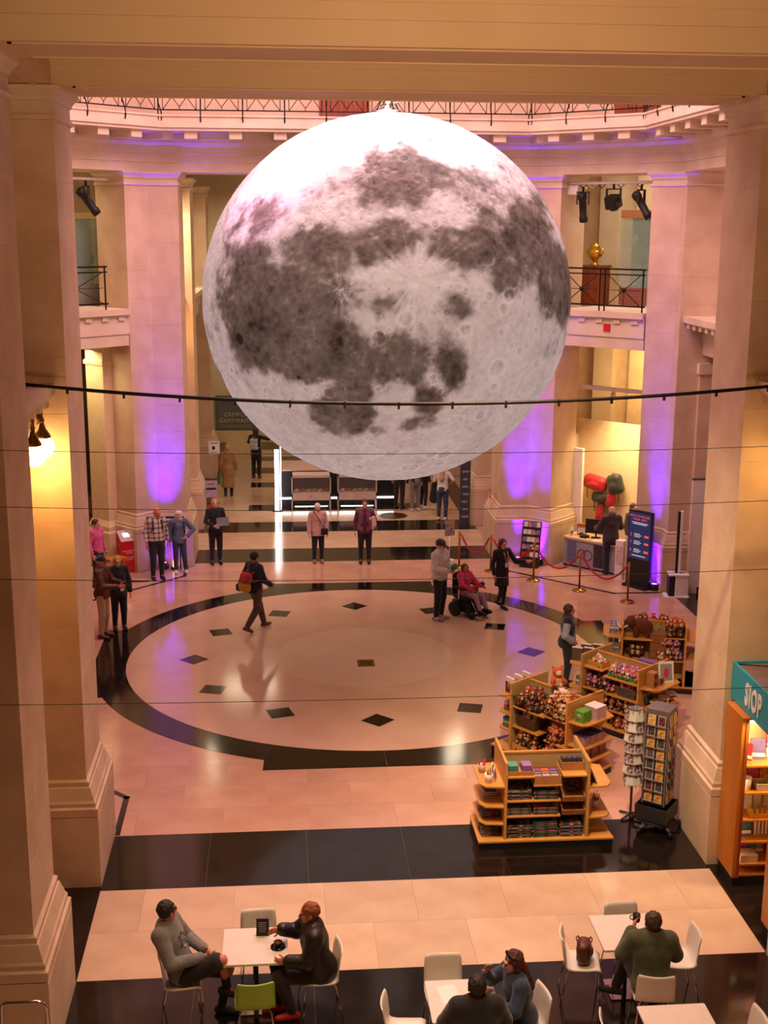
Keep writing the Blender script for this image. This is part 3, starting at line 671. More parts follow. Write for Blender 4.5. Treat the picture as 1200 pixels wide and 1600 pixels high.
# ---------------------------------------------------------------- people
SKIN = {k: mat('skin_'+k, a, b, rough=.5, scale=12, bump=.03) for k, a, b in (('pale', '#cf9c84', '#d9a98f'), ('tan', '#b5785a', '#c48a6b'), ('red', '#c4735d', '#cf8168'))}
EYE = mat('eye_dark', '#1a120e', rough=.2); LIP = mat('lips', '#9a4b42', '#a5554b', rough=.45)
def cloth(name, a, b=None, rough=.85, scale=14, bump=.25, bs=70, **k): return mat('cloth_'+name, a, b or a, rough=rough, scale=scale, bump=bump, bscale=bs, sheen=.2, **k)
HAIR = {k: mat('hair_'+k, a, b, rough=.55, scale=20, cscale=(6, 6, 1), bump=.4, bscale=90) for k, a, b in (('black', '#120d0a', '#20160f'), ('brown', '#33200f', '#4a2e17'), ('blond', '#a9804f', '#c29a66'), ('grey', '#8d8781', '#b0aaa3'), ('white', '#c9c2ba', '#ddd6cd'), ('ginger', '#7a3c17', '#93501f'), ('darkred', '#3f170d', '#5a2313'))}
def person(label, loc, face, h, top=None, legs=None, hair='brown', style='short', skin='pale', shoe=None, sit=False, res=.0145, pose=None, hy=0., hp=0., sleeve='long', hem=-.06, loose=.016, coat=None, group='visitors in the hall', legskin=False, skirt=None, hat=None, flare=.0, fat=1., wide=.94, collar=None, trouser=.02, inner=None, vest=None):
    s = h/1.70; pose = pose or {}
    J = dict(pe=(0, 0, .93), wa=(0, .0, 1.10), ch=(0, .01, 1.29), ne=(0, .025, 1.47), he=(0, -.005, 1.585),
             shL=(.178, .015, 1.405), shR=(-.178, .015, 1.405), elL=(.245, .03, 1.12), elR=(-.245, .03, 1.12), wrL=(.255, -.05, .88), wrR=(-.255, -.05, .88),
             hiL=(.09, 0, .90), hiR=(-.09, 0, .90), knL=(.10, -.02, .49), knR=(-.10, -.02, .49), anL=(.105, .02, .095), anR=(-.105, .02, .095),
             tL=(.03, -1, 0), tR=(-.03, -1, 0), curl=.5)
    J.update(pose); J = {k: (A3(v) if isinstance(v, tuple) else v) for k, v in J.items()}
    root = empty('person', loc, face, label, 'person', group)
    root.scale = (s, s, s)
    lat = unit(J['shL']-J['shR']); sp = unit(J['ne']-J['pe']); fr = np.cross(lat, sp); dep = unit(fr)         # lat: person's left; dep: front/back axis
    fw = -unit(np.cross(sp, lat)) if False else unit(np.cross(lat, sp)); fw = -fw if fw@A3((0, -1, 0)) < 0 and abs(fw[1]) > .3 else fw
    P = J; w = wide
    def torso(e):
        return [flat(P['pe'], .150*w*fat+e, P['wa'], .128*w*fat+e, dep, 1.38, .05), flat(P['wa'], .132*w*fat+e, P['ch'], .150*w+e, dep, 1.42, .05),
                flat(P['ch'], .150*w+e, P['ch']*.35+P['ne']*.65, .095*w+e, dep, 1.35, .06),
                cap(P['shL']*.95+P['ch']*.05, .058*w+e, P['ne']-sp*.05, .05+e, .05), cap(P['shR']*.95+P['ch']*.05, .058*w+e, P['ne']-sp*.05, .05+e, .05),
                ell(P['pe']-sp*.0+(-fw)*.03, (.15*w*fat+e, .12*fat+e, .13+e), frame(sp, lat), .05)]
    def arm(S, e, end=1., fine=True):
        sh, el, wr = P['sh'+S], P['el'+S], P['wr'+S]
        if end <= .5: return [cap(sh, .049*w+e, sh+(el-sh)*end*2, .044*w+e, .03)]
        return [cap(sh, .049*w+e, el, .040*w+e, .03), cap(el, .039*w+e, el+(wr-el)*(end*2-1), (.039+(.027-.039)*(end*2-1))*w+e, .02)]
    def leg(S, e, end=1., e2=None):
        hi, kn, an = P['hi'+S], P['kn'+S], P['an'+S]; e2 = e if e2 is None else e2
        if end < .5: return [cap(hi, .085*w*fat+e, hi+(kn-hi)*end*2, .068*w+e+.01, .03)]
        o = [cap(hi, .085*w*fat+e, kn, .057*w+e, .03)]
        if end > .5: o.append(cap(kn, .057*w+e, kn+(an-kn)*(end*2-1), .057+(.038-.057)*(end*2-1)+e2, .02))
        return o
    # head frame
    cy, sy, cp_, sp_ = math.cos(hy), math.sin(hy), math.cos(hp), math.sin(hp)
    hf = np.array([cy*fw[0]-sy*fw[1], sy*fw[0]+cy*fw[1], 0.]); hf = unit(hf if np.linalg.norm(hf) > .1 else A3((0, -1, 0)))
    hl = unit(np.cross(hf, (0, 0, 1.)))*-1; hl = unit(np.cross((0, 0, 1.), hf)); hfw = unit(hf*cp_-A3((0, 0, 1.))*sp_); hup = unit(np.cross(hfw, hl)) ; hup = hup if hup[2] > 0 else -hup
    H = lambda x, y, z: P['he']+hl*x-hfw*y+hup*z                       # y<0 is towards the face
    HF = np.array([hl, -hfw, hup])
    body = torso(0)+[cap(P['ne']-sp*.05, .06, H(0, .015, -.06), .052, .02), ell(H(0, .012, .025), (.076, .094, .093), HF, .02), ell(H(0, -.022, -.045), (.060, .068, .072), HF, .03), ell(H(0, -.05, -.09), (.028, .025, .022), HF, .02),
            cap(H(0, -.092, .012), .009, H(0, -.112, -.022), .014, .012), ell(H(.079, .012, -.008), (.010, .022, .032), HF, .008), ell(H(-.079, .012, -.008), (.010, .022, .032), HF, .008),
            cap(H(-.035, -.088, .03), .010, H(.035, -.088, .03), .010, .015)]
    for S in 'LR':
        body += arm(S, 0)+leg(S, -.004); wr, el = P['wr'+S], P['el'+S]
        hd = unit(J.get('hd'+S, wr-el)); side = lat if S == 'L' else -lat
        pn = J.get('pn'+S, -side); pn = unit(pn-hd*(pn@hd)); la = np.cross(hd, pn); c = J['curl']
        body.append(flat(wr, .026, wr+hd*.075, .038, pn, 1.9, .02)); fr_ = max(.0095, res*.72)
        for q, L_ in ((-1.5, .075), (-.5, .085), (.5, .08), (1.5, .065)):
            b0 = wr+hd*.085+la*q*.019; b1 = b0+unit(hd+pn*c*.6)*L_*.5; b2 = b1+unit(hd*(1-c*.5)+pn*c*1.4)*L_*.5
            body += [cap(b0-hd*.02, fr_, b1, fr_*.95, .006), cap(b1, fr_*.95, b2, fr_*.85, .004)]
        th = la*(1 if (la@A3((0, -1, .0))) > 0 else -1); b0 = wr+hd*.03+th*.028; b1 = b0+unit(hd*.7+th*.8+pn*.3)*.04; body += [cap(b0-th*.01, fr_*1.2, b1, fr_*1.1, .008), cap(b1, fr_*1.1, b1+unit(hd+th*.25+pn*.3)*.03, fr_, .005)]
        body += [cap(P['an'+S], .036, P['an'+S]+unit(P['t'+S])*.08-A3((0, 0, .05)), .03, .02)]
    link('body', solid(body, res, 'body', (SKIN[skin],)), root)
    for x in (-.031, .031):
        e = MB(); c = H(x, -.085, .012); e.ball(c, .0105, 8, 6); e.build('eye', EYE, root)
    m_ = MB(); c = H(0, -.092, -.052); m_.tube([H(-.024, -.080, -.054), c, H(.024, -.080, -.054)], .006, 6); m_.build('mouth', LIP, root)
    # hair
    fc = [sub(ell(H(0, -.085, -.045), (.068, .062, .098), HF)), sub(ell(H(0, -.12, -.02), (.09, .05, .075), HF))]
    hp_ = [ell(H(0, .022, .035), (.087, .100, .096), HF, .01)]
    if style == 'bald': hp_ = [ell(H(0, .028, -.005), (.084, .094, .07), HF, .01)]; fc.append(plane(H(0, 0, .045), hup))
    if style == 'short': fc.append(plane(H(0, .06, -.075), -hup))
    if style in ('bob', 'long'):
        L_ = .13 if style == 'bob' else .30
        hp_ += [flat(H(0, .03, .02), .085, H(0, .05 if style == 'bob' else .10, -.12), .075, -hfw, 1.35, .03)]+([flat(H(0, .10, -.12), .078, P['ne']-sp*(L_-.1)-fw*.15, .07, dep, 1.8, .03)] if style == 'long' else [])
        for x in (-.062, .062): hp_.append(cap(H(x, .0, .03), .034, H(x*1.15, .02, -.13), .028, .02))
    if style == 'bun': hp_.append(ell(H(0, .125, .03), (.045, .04, .045), HF, .02)); fc.append(plane(H(0, .06, -.07), -hup))
    if style == 'curly': hp_ = [ell(H(0, .022, .035), (.10, .11, .105), HF, .01)]+[ell(H(.075*math.cos(a), .03+.07*math.sin(a), .03+.05*math.sin(a*2.3)), (.045, .045, .045), HF, .015) for a in np.linspace(0, 6.0, 9)]
    if style != 'none':
        hm_ = solid(hp_+fc, res*.8, 'hair', (HAIR[hair],)); n_ = len(hm_.vertices); co = np.zeros(n_*3, np.float32); no_ = np.zeros(n_*3, np.float32)
        hm_.vertices.foreach_get('co', co); hm_.vertex_normals.foreach_get('vector', no_); co = co.reshape(-1, 3); no_ = no_.reshape(-1, 3)
        co += no_*((vnoise(co*A3((55, 55, 30))+9)-.5)*.016+(vnoise(co*110+3)-.5)*.008)[:, None]; hm_.vertices.foreach_set('co', co.ravel().astype(np.float32)); hm_.update(); link('hair', hm_, root)
    if hat is not None:
        hp2 = [ell(H(0, .012, .05), (.092, .108, .085), HF, .01), plane(H(0, 0, .035), -hup)]
        link('cap', solid(hp2, res*.8, 'cap', (hat,)), root)
        link('cap_peak', solid([flat(H(0, -.09, .04), .075, H(0, -.13, .03), .07, hup, 7., .01)], res*.6, 'peak', (hat,)), root)
    # garments
    if top is not None:
        g = torso(loose)
        if sleeve == 'long': g += arm('L', loose, .95)+arm('R', loose, .95)
        elif sleeve == 'short': g += arm('L', loose, .42)+arm('R', loose, .42)
        dn = J.get('hemdir', -sp if not sit else unit(-sp*.9-fw*.0))
        if not sit:
            g.append(flat(P['wa'], .14*w*fat+loose, P['pe']+dn*(-hem+.08), .155*w*fat+loose+flare, dep, 1.3, .04)); g.append(plane(P['pe']+dn*(-hem), dn))
        if coat: g.append(flat(P['pe'], .15*w+loose, P['pe']-A3((0, 0, 1))*coat, .155*w+loose+flare, dep, 1.25, .05)); g = [q for q in g if q[0] != 'p']+[plane(P['pe']-A3((0, 0, coat)), (0, 0, -1))]
        g.append(sub(cap(P['ne']+sp*.03, .062, P['ne']+sp*.1, .075)))
        link('top', solid(g, res, 'top', (top,)), root)
    if vest is not None:
        link('vest', solid(torso(loose+.014)+[plane(P['pe']-sp*.1, -sp), sub(cap(P['ne']+sp*.02, .07, P['ne']+sp*.1, .085)), sub(flat(P['wa']+fw*.14-sp*.3, .03, P['ne']+fw*.14, .05, fw, .5))], res, 'vest', (vest,)), root)
    if inner is not None:
        link('shirt_front', solid([flat(P['wa']+fw*.082, .08, P['ne']-sp*.09+fw*.07, .05, dep, 1.25, .02), plane(P['pe']-sp*.02, -sp)], res, 'shirt', (inner,)), root)
    if collar is not None:
        link('scarf', solid([cap(P['ne']+lat*.06*math.cos(a)+fw*.06*math.sin(a)-sp*.005, .034, P['ne']+lat*.06*math.cos(a+.7)+fw*.06*math.sin(a+.7)-sp*.005, .034, .02) for a in np.arange(0, 6.3, .7)], res, 'scarf', (collar,)), root)
    if legs is not None:
        tr = [ell(P['pe']-fw*.02, (.15*w*fat+.016, .13*fat+.018, .155), frame(sp, lat), .05)]
        for S in 'LR': tr += leg(S, trouser, .42 if legskin else .97, trouser*.8)
        if not sit: tr.append(plane(P['pe']+sp*.10, sp))
        link('shorts' if legskin else 'trousers', solid(tr, res, 'legs', (legs,)), root)
    if legskin:
        for S in 'LR': link('sock', solid([cap(P['kn'+S]*.35+P['an'+S]*.65, .048, P['an'+S], .045)], res, 'sock', (BLACK,)), root)
    if skirt is not None:
        m2, ln = skirt; g = [flat(P['pe']+sp*.1, .135+.02, P['pe']-A3((0, 0, ln+.05)), .19, dep, 1.3, .03), plane(P['pe']-A3((0, 0, ln)), (0, 0, -1)), plane(P['pe']+sp*.12, sp)]
        link('skirt', solid(g, res, 'skirt', (m2,)), root)
    shoe = shoe or BLACK
    for S in 'LR':
        an = P['an'+S]; t = unit(P['t'+S]); z = A3((0, 0, 1)); up_ = unit(z-t*(z@t)) if abs(t[2]) > .05 else z
        hl_ = an-t*.045-up_*.055; to = an+t*.165-up_*.062
        link('shoe', solid([cap(hl_, .042, an+t*.05-up_*.05, .045, .02), cap(an+t*.05-up_*.055, .045, to, .034, .02), cap(an, .045, an-up_*.04, .046, .02), plane(an-up_*.095, -up_)], res*.8, 'shoe', (shoe,)), root)
    return root
# ---------------------------------------------------------------- visitors
BLK = cloth('black', '#0d0c0d', '#151314'); NAVY = cloth('navy', '#131724', '#1a2030'); JEAN = cloth('jeans', '#26324a', '#33435f'); DJEAN = cloth('dark_jeans', '#171b26', '#20263a')
WHT = cloth('white_sweat', '#c9c2bb', '#d6d0c9'); GRYC = cloth('grey_trouser', '#6b6667', '#7d7879'); SHW = mat('white_shoe', '#d8d4cf', '#c9c4be', rough=.5)
BROWNSH = mat('brown_boot', '#5a2f1a', '#6d3b22', rough=.5); REDSH = mat('red_shoe', '#a01c1c', '#b62525', rough=.5); GREYSH = mat('grey_shoe', '#77706b', rough=.6)
LEATHER = mat('brown_leather', '#4a2012', '#5f2c1a', rough=.4, scale=20, bump=.3)
PLAID = mat('plaid_shirt', '#8d7a7a', '#c2b3ac', rough=.85)
def plaid(m, a, b, c, sc):
    nt = m.node_tree; N = nt.nodes; L = nt.links; tc = N.new('ShaderNodeTexCoord'); sp = N.new('ShaderNodeSeparateXYZ'); L.new(tc.outputs['Object'], sp.inputs[0])
    def stripe(o, k, th):
        mu = N.new('ShaderNodeMath'); mu.operation = 'MULTIPLY'; L.new(o, mu.inputs[0]); mu.inputs[1].default_value = k
        fr = N.new('ShaderNodeMath'); fr.operation = 'FRACT'; L.new(mu.outputs[0], fr.inputs[0])
        lt = N.new('ShaderNodeMath'); lt.operation = 'LESS_THAN'; L.new(fr.outputs[0], lt.inputs[0]); lt.inputs[1].default_value = th; return lt.outputs[0]
    s1, s2 = stripe(sp.outputs['Z'], sc, .35), stripe(sp.outputs['X'], sc, .35)
    ad = N.new('ShaderNodeMath'); L.new(s1, ad.inputs[0]); L.new(s2, ad.inputs[1]); ad.inputs[2].default_value = 0
    dv = N.new('ShaderNodeMath'); dv.operation = 'MULTIPLY'; L.new(ad.outputs[0], dv.inputs[0]); dv.inputs[1].default_value = .5
    cr = N.new('ShaderNodeValToRGB'); L.new(dv.outputs[0], cr.inputs[0]); cr.color_ramp.interpolation = 'CONSTANT'
    e = cr.color_ramp.elements; e[0].color = (*rgb(a), 1); e[1].position = .4; e[1].color = (*rgb(b), 1); q = e.new(.8); q.color = (*rgb(c), 1)
    L.new(cr.outputs[0], N['Principled BSDF'].inputs['Base Color'])
plaid(PLAID, '#c9bdb4', '#96827f', '#4d2c35', 9.)
hold = dict(elL=(.25, -.02, 1.13), wrL=(.07, -.25, 1.10), elR=(-.25, -.02, 1.13), wrR=(-.08, -.26, 1.06))
def attach(o, root): o.parent = None; o.matrix_world = root_m(root) @ o.matrix_basis; return o
def root_m(r): return Matrix.LocRotScale(r.location, r.rotation_euler, r.scale)
def put(o, r, p, rot=(0, 0, 0)):
    """stand a top-level thing at a point given in a person's own frame"""
    m = root_m(r); o.location = m @ Vector(p); e = Matrix.LocRotScale(None, r.rotation_euler, None).to_3x3() @ Matrix.Rotation(rot[2], 3, 'Z') @ Matrix.Rotation(rot[1], 3, 'Y') @ Matrix.Rotation(rot[0], 3, 'X')
    o.rotation_euler = e.to_euler(); return o

p1 = person('blond woman in black holding a grey laptop at the corridor mouth', (-1.64, 31.54, 0), R(14), 1.70, BLK, BLK, 'blond', 'long', pose=hold, flare=.02)
lt = empty('laptop', (0, 0, 0), 0, 'closed grey laptop held by the blond woman in black', 'laptop')
MB().box(-.16, .16, -.012, .0, -.11, .11, None).build('lid', mat('grey_alu', '#77777c', '#85858a', rough=.4, metal=.5), lt); MB().box(-.16, .16, 0, .014, -.11, .11).build('base', BLACK, lt)
put(lt, p1, (.13, -.30, 1.17), (R(-20), 0, R(5)))
p2 = person('white-haired woman in a pale pink jacket with a crossbody bag', (.97, 31.5, 0), R(8), 1.56, cloth('pale_pink', '#c59a8f', '#d1a99d'), BLK, 'white', 'short', shoe=GREYSH, hem=-.14, loose=.026, flare=.02, hy=R(12))
def strapbag(label, r, p, m, size=(.09, .035, .085), strap=None, name='crossbody_bag', rot=(0, 0, 0), cat='bag'):
    b = empty(name, (0, 0, 0), 0, label, cat); sx, sy, sz = size
    link('pouch', solid([rbox((0, 0, 0), size, None, min(size)*.8)], max(.01, min(size)*.25), 'pouch', (m,)), b)
    link('flap', solid([rbox((0, -sy*.35, sz*.45), (sx*1.03, sy*.85, sz*.6), None, min(size)*.6)], max(.01, min(size)*.25), 'flap', (m,)), b)
    if strap: MB().tube([tuple(Vector(q)-Vector(p)) for q in strap], .011, 6).build('strap', m, b)
    put(b, r, p, rot); return b
strapbag('small black crossbody bag of the woman in pale pink', p2, (.16, -.17, .93), BLK, strap=[(.16, -.16, 1.0), (.08, -.175, 1.15), (-.04, -.165, 1.35), (-.10, -.09, 1.45), (-.10, .02, 1.47), (-.04, .13, 1.4), (.12, .16, 1.1), (.17, .05, .98), (.16, -.13, .99)])
p3 = person('woman in a maroon top and open purple cardigan facing the moon', (2.17, 31.36, 0), R(-4), 1.68, cloth('maroon', '#4d0f30', '#5c163a'), BLK, 'brown', 'short', shoe=BLACK, hem=-.12, fat=1.12, vest=cloth('mauve_cardigan', '#6a4450', '#7a525d'), pose=dict(elL=(.27, -.02, 1.14), wrL=(.2, -.2, 1.22)))
sc = link('pink_scarf', solid([cap((0, 0, .08), .05, (.02, 0, -.1), .06), cap((.02, -.01, -.1), .05, (-.01, 0, -.2), .035)], .014, 'scarf', (cloth('pale_scarf', '#d3a9ad', '#e0bcbf'),))); tag(sc, 'bunched pale pink scarf held by the woman in maroon', 'scarf'); put(sc, p3, (.22, -.27, 1.2))
p4_ = person('grey-haired man in a plaid shirt leaning to the woman beside him', (-3.0, 30.18, 0), R(22), 1.80, PLAID, NAVY, 'grey', 'bald', 'red', fat=1.12, hem=.0, wide=1.0, hy=R(14), hp=R(10), pose=dict(he=(.03, -.02, 1.58), elL=(.24, .06, 1.15), wrL=(.26, .02, .93)))
def backpack(label, r, p, m, m2, size=(.15, .09, .2), rot=(0, 0, 0), straps=True, extra=()):
    b = empty('backpack', (0, 0, 0), 0, label, 'backpack'); sx, sy, sz = size
    link('main_pouch', solid([rbox((0, 0, 0), size, None, sy*.8)], .02, 'pouch', (m,)), b)
    link('front_pocket', solid([rbox((0, sy*.8, -sz*.35), (sx*.8, sy*.5, sz*.5), None, sy*.4)], .018, 'pocket', (m2,)), b)
    MB().tube([(-.04, -.02, sz), (-.03, -.02, sz+.05), (.03, -.02, sz+.05), (.04, -.02, sz)], .01, 6).build('grab_handle', m, b)
    if straps:
        for s in (-1, 1): MB().tube([(s*.08, -sy, sz*.8), (s*.11, -sy-.10, sz*1.15), (s*.11, -sy-.24, sz*.95), (s*.12, -sy-.27, sz*.35), (s*.14, -sy-.2, -sz*.5), (s*.12, -sy, -sz*.8)], .018, 6).build('shoulder_strap', m, b)
    for i, (c, h, mm) in enumerate(extra): link('side_pocket', solid([rbox(c, h, None, min(h)*.8)], .016, 'pk', (mm,)), b)
    put(b, r, p, rot); return b
backpack('black daypack worn by the man in the plaid shirt', p4_, (0, .21, 1.22), BLK, NAVY)
p5_ = person('white-haired woman in a blue jumper with a hand on her hip', (-2.50, 30.72, 0), R(10), 1.60, cloth('dusty_blue', '#4f5c78', '#5d6b88'), JEAN, 'white', 'bob', shoe=SHW, hem=-.1, loose=.026, hy=R(-15), hp=R(-8), pose=dict(elL=(.38, .03, 1.17), wrL=(.21, -.07, 1.0), hdL=(-.7, -.5, -.3), anL=(.16, .0, .095), knL=(.12, -.03, .49)), collar=cloth('pale_scarf2', '#b9b3b8', '#c9c3c6'))
backpack('small dark rucksack worn by the woman in the blue jumper', p5_, (0, .20, 1.22), NAVY, BLK, (.12, .07, .17))
p6_ = person('woman in a long tan coat walking away down the corridor', (-1.63, 39.88, 0), R(182), 1.64, cloth('tan_coat', '#8e6a3a', '#9d7846'), BLK, 'blond', 'bun', res=.017, coat=.62, flare=.06, loose=.035, pose=dict(anL=(.09, .12, .12), knL=(.09, .0, .48)))
gb = empty('shopping_bag', (0, 0, 0), 0, 'green shopping bag carried by the woman in the tan coat', 'bag')
MB().box(-.05, .05, -.14, .14, -.34, 0, None, .01).build('bag_body', mat('green_bag', '#1d6b35', '#237a3e', rough=.6), gb); MB().tube([(0, -.06, 0), (0, -.05, .12), (0, .05, .12), (0, .06, 0)], .008, 6).build('handle', BLACK, gb)
put(gb, p6_, (.30, -.06, .76))
p7_ = person('person in black with an arm stretched out in the far corridor', (-.78, 42.79, 0), R(160), 1.74, BLK, BLK, 'brown', 'bob', res=.017, coat=.2, pose=dict(elR=(-.45, .02, 1.36), wrR=(-.70, -.06, 1.42), elL=(.3, -.1, 1.2), wrL=(.15, -.3, 1.3)), shoe=BROWNSH)
backpack('white drawstring backpack of the person in black', p7_, (0, .21, 1.18), cloth('white_bag', '#a9b4bd', '#bcc5cc'), cloth('white_bag', '#a9b4bd'), (.14, .06, .19))
walk = dict(knL=(.09, -.16, .52), anL=(.09, -.28, .11), knR=(-.09, .03, .50), anR=(-.10, .30, .17), tR=(-.03, -1, -.5), elL=(.25, .12, 1.15), wrL=(.25, .0, .93), elR=(-.25, -.05, 1.13), wrR=(-.24, -.24, 1.0))
p8_ = person('man in a navy jacket walking with a red and yellow rucksack', (-.54, 25.99, 0), R(128), 1.74, cloth('navy_jacket', '#151a2c', '#1d2338'), cloth('taupe', '#4b4038', '#5a4d43'), 'black', 'short', 'tan', BROWNSH, loose=.028, hem=-.1, pose=walk, trouser=.026)
backpack('red, yellow and green rucksack on the walking man', p8_, (-.02, .24, 1.20), cloth('bag_red', '#b3202c', '#c22a36'), cloth('bag_red2', '#a51d28'), (.15, .09, .11), extra=(((.02, .03, -.2), (.14, .1, .11), cloth('bag_yellow', '#b98a1c', '#c99a2a')), ((.13, .02, -.16), (.05, .08, .12), cloth('bag_green', '#2e6b35', '#387a40'))))
strapbag('black camera case hanging at the walking man’s side'.replace('’', ''), p8_, (.26, .2, .93), BLK, (.09, .08, .09), name='camera_case')
p9_ = person('fair-haired woman in a black jacket with a badge by the left pillar', (-3.45, 26.24, 0), R(20), 1.62, BLK, BLK, 'blond', 'short', hem=-.14, flare=.03, loose=.026, inner=cloth('violet_shirt', '#5d5c93', '#6f6ea3'), pose=dict(elR=(-.27, -.06, 1.14), wrR=(-.13, -.28, 1.17)), wide=.98)
bd = boxo('name_badge', WHITE, -.04, .04, -.004, .004, -.05, .05); tag(bd, 'white name badge worn on the violet shirt', 'badge'); put(bd, p9_, (.05, -.175, 1.0), (R(5), 0, 0))
p10_ = person('man in a brown leather jacket and dark cap beside the left pillar', (-3.72, 25.75, 0), R(75), 1.76, LEATHER, cloth('beige_chino', '#b89a78', '#c6a988'), 'grey', 'short', 'red', BROWNSH, loose=.03, hat=BLK, hem=-.1, pose=dict(elL=(.25, -.12, 1.14), wrL=(.16, -.36, 1.12), elR=(-.25, -.12, 1.14), wrR=(-.1, -.38, 1.12)))
ph = empty('mobile_phone', (0, 0, 0), 0, 'black mobile phone held out by the man in the cap', 'phone')
MB().box(-.037, .037, -.075, .075, -.004, .004, None, .008).build('case', BLACK, ph); MB().box(-.033, .033, -.07, .07, .004, .005).build('screen', mat('phone_screen', '#1a1a22', rough=.1), ph)
put(ph, p10_, (.06, -.50, 1.14), (R(25), 0, 0))
p11_ = person('person in a bright pink top half hidden by the left pillar', (-4.35, 29.6, 0), R(60), 1.66, cloth('hot_pink', '#c2497a', '#d35a8a'), NAVY, 'brown', 'short', res=.018)
p12_ = person('man in a pale sweatshirt and dark cap beside the wheelchair', (3.49, 26.5, 0), R(52), 1.82, WHT, BLK, 'brown', 'short', 'pale', mat('black_white_trainer', '#1d1b1b', '#c9c5c0', rough=.6, scale=16), hat=cloth('charcoal_cap', '#2c2d2b', '#383936'), loose=.03, hem=-.06, hp=R(22), hy=R(8), pose=dict(elL=(.26, -.04, 1.14), wrL=(.10, -.24, 1.10), elR=(-.27, -.02, 1.14), wrR=(-.06, -.24, 1.08)), wide=1.0)
gp = link('green_pouch', solid([rbox((0, 0, 0), (.09, .05, .06), None, .04), rbox((.03, 0, .04), (.05, .04, .04), None, .03)], .012, 'pouch', (cloth('emerald', '#12703f', '#18834b'),))); tag(gp, 'emerald green pouch held by the man in the pale sweatshirt', 'pouch'); put(gp, p12_, (.0, -.33, 1.17))
SITP = lambda ln=.06, **k: dict(dict(pe=(0, 0, .55), wa=(0, ln*.4, .71), ch=(0, ln*.75, .90), ne=(0, ln, 1.08), he=(0, ln-.035, 1.195), shL=(.178, ln-.01, 1.01), shR=(-.178, ln-.01, 1.01), hiL=(.09, -.03, .53), hiR=(-.09, -.03, .53), knL=(.12, -.44, .54), knR=(-.12, -.44, .54), anL=(.12, -.42, .10), anR=(-.12, -.42, .10), elL=(.25, ln-.10, .76), elR=(-.25, ln-.10, .76), wrL=(.15, ln-.32, .72), wrR=(-.15, ln-.32, .72)), **k)
p14_ = person('dark-haired guide in black jacket and skirt gesturing by the rope barrier', (4.99, 27.17, 0), R(24), 1.64, BLK, cloth('black_tights', '#100f10'), 'darkred', 'long', hem=-.06, skirt=(cloth('olive_skirt', '#1e1b12', '#28241a'), .34), trouser=.004, pose=dict(elL=(.30, -.10, 1.16), wrL=(.50, -.24, 1.17), knR=(-.05, -.06, .50), anR=(.03, .18, .16), tR=(.4, -1, -.2), anL=(.05, .0, .095), knL=(.07, -.02, .49)), inner=cloth('dark_top', '#1c1414'))
ly = empty('lanyard', (0, 0, 0), 0, 'pale lanyard with a white card worn by the guide', 'lanyard')
for s in (-1, 1): MB().tube([(s*.05, .03, .30), (s*.045, -.02, .22), (0, -.02, .05)], .007, 6).build('ribbon', mat('pale_ribbon', '#cfa6a0', rough=.7), ly)
MB().box(-.035, .035, -.026, -.02, -.05, .05).build('card', WHITE, ly); put(ly, p14_, (0, -.155, 1.12))
p15_ = person('person in a navy gilet over a pale blue shirt at the shop shelves', (5.38, 22.25, 0), R(76), 1.60, cloth('pale_blue', '#8f97b0', '#9fa7be'), DJEAN, 'brown', 'bob', 'red', vest=cloth('navy_gilet', '#12131c', '#1a1b26'), hem=-.03, loose=.028, wide=1.04, fat=1.12, pose=dict(elR=(-.29, .06, 1.14), wrR=(-.17, -.1, .99)))
p16_ = person('grey-haired man in a dark jacket standing at the reception desk', (8.22, 29.95, 0), R(188), 1.74, cloth('dark_brown_jacket', '#2a2022', '#34282a'), DJEAN, 'grey', 'bald', 'red', hem=-.12, loose=.032, flare=.02, wide=1.03, pose=dict(elL=(.29, -.08, 1.15), wrL=(.26, -.3, 1.1), elR=(-.29, -.08, 1.15), wrR=(-.24, -.3, 1.1)))
p17_ = person('receptionist half hidden behind the man in the dark jacket', (9.0, 30.75, 0), R(30), 1.62, cloth('charcoal', '#3a3436', '#463f41'), BLK, 'darkred', 'bob', res=.018)
p18_ = person('person in black trousers standing under the moon by the cases', (3.66, 37.7, 0), R(150), 1.76, BLK, BLK, 'brown', 'short', res=.018)
p19_ = person('person in grey trousers standing under the moon', (4.12, 37.35, 0), R(200), 1.72, NAVY, GRYC, 'black', 'short', res=.018, shoe=SHW)
p20_ = person('person in black leggings beside the one in grey trousers', (4.42, 37.7, 0), R(120), 1.68, BLK, BLK, 'brown', 'bob', res=.018, trouser=.008, shoe=SHW)
p21_ = person('woman in a white T-shirt and jeans standing below the moon edge', (4.80, 36.15, 0), R(160), 1.70, cloth('white_tee', '#cfcac5', '#dad6d1'), JEAN, 'blond', 'long', 'tan', SHW, res=.017, sleeve='short', pose=dict(elR=(-.34, .03, 1.2), wrR=(-.2, -.1, 1.05), elL=(.27, -.04, 1.13), wrL=(.25, -.22, 1.1)))
ct = link('folded_coat', solid([flat((0, 0, 0), .10, (.02, 0, -.42), .15, (0, 1, 0), 2.2)], .02, 'coat', (BLK,))); tag(ct, 'black coat hanging over the arm of the woman in the white T-shirt', 'coat'); put(ct, p21_, (.27, -.13, 1.02))

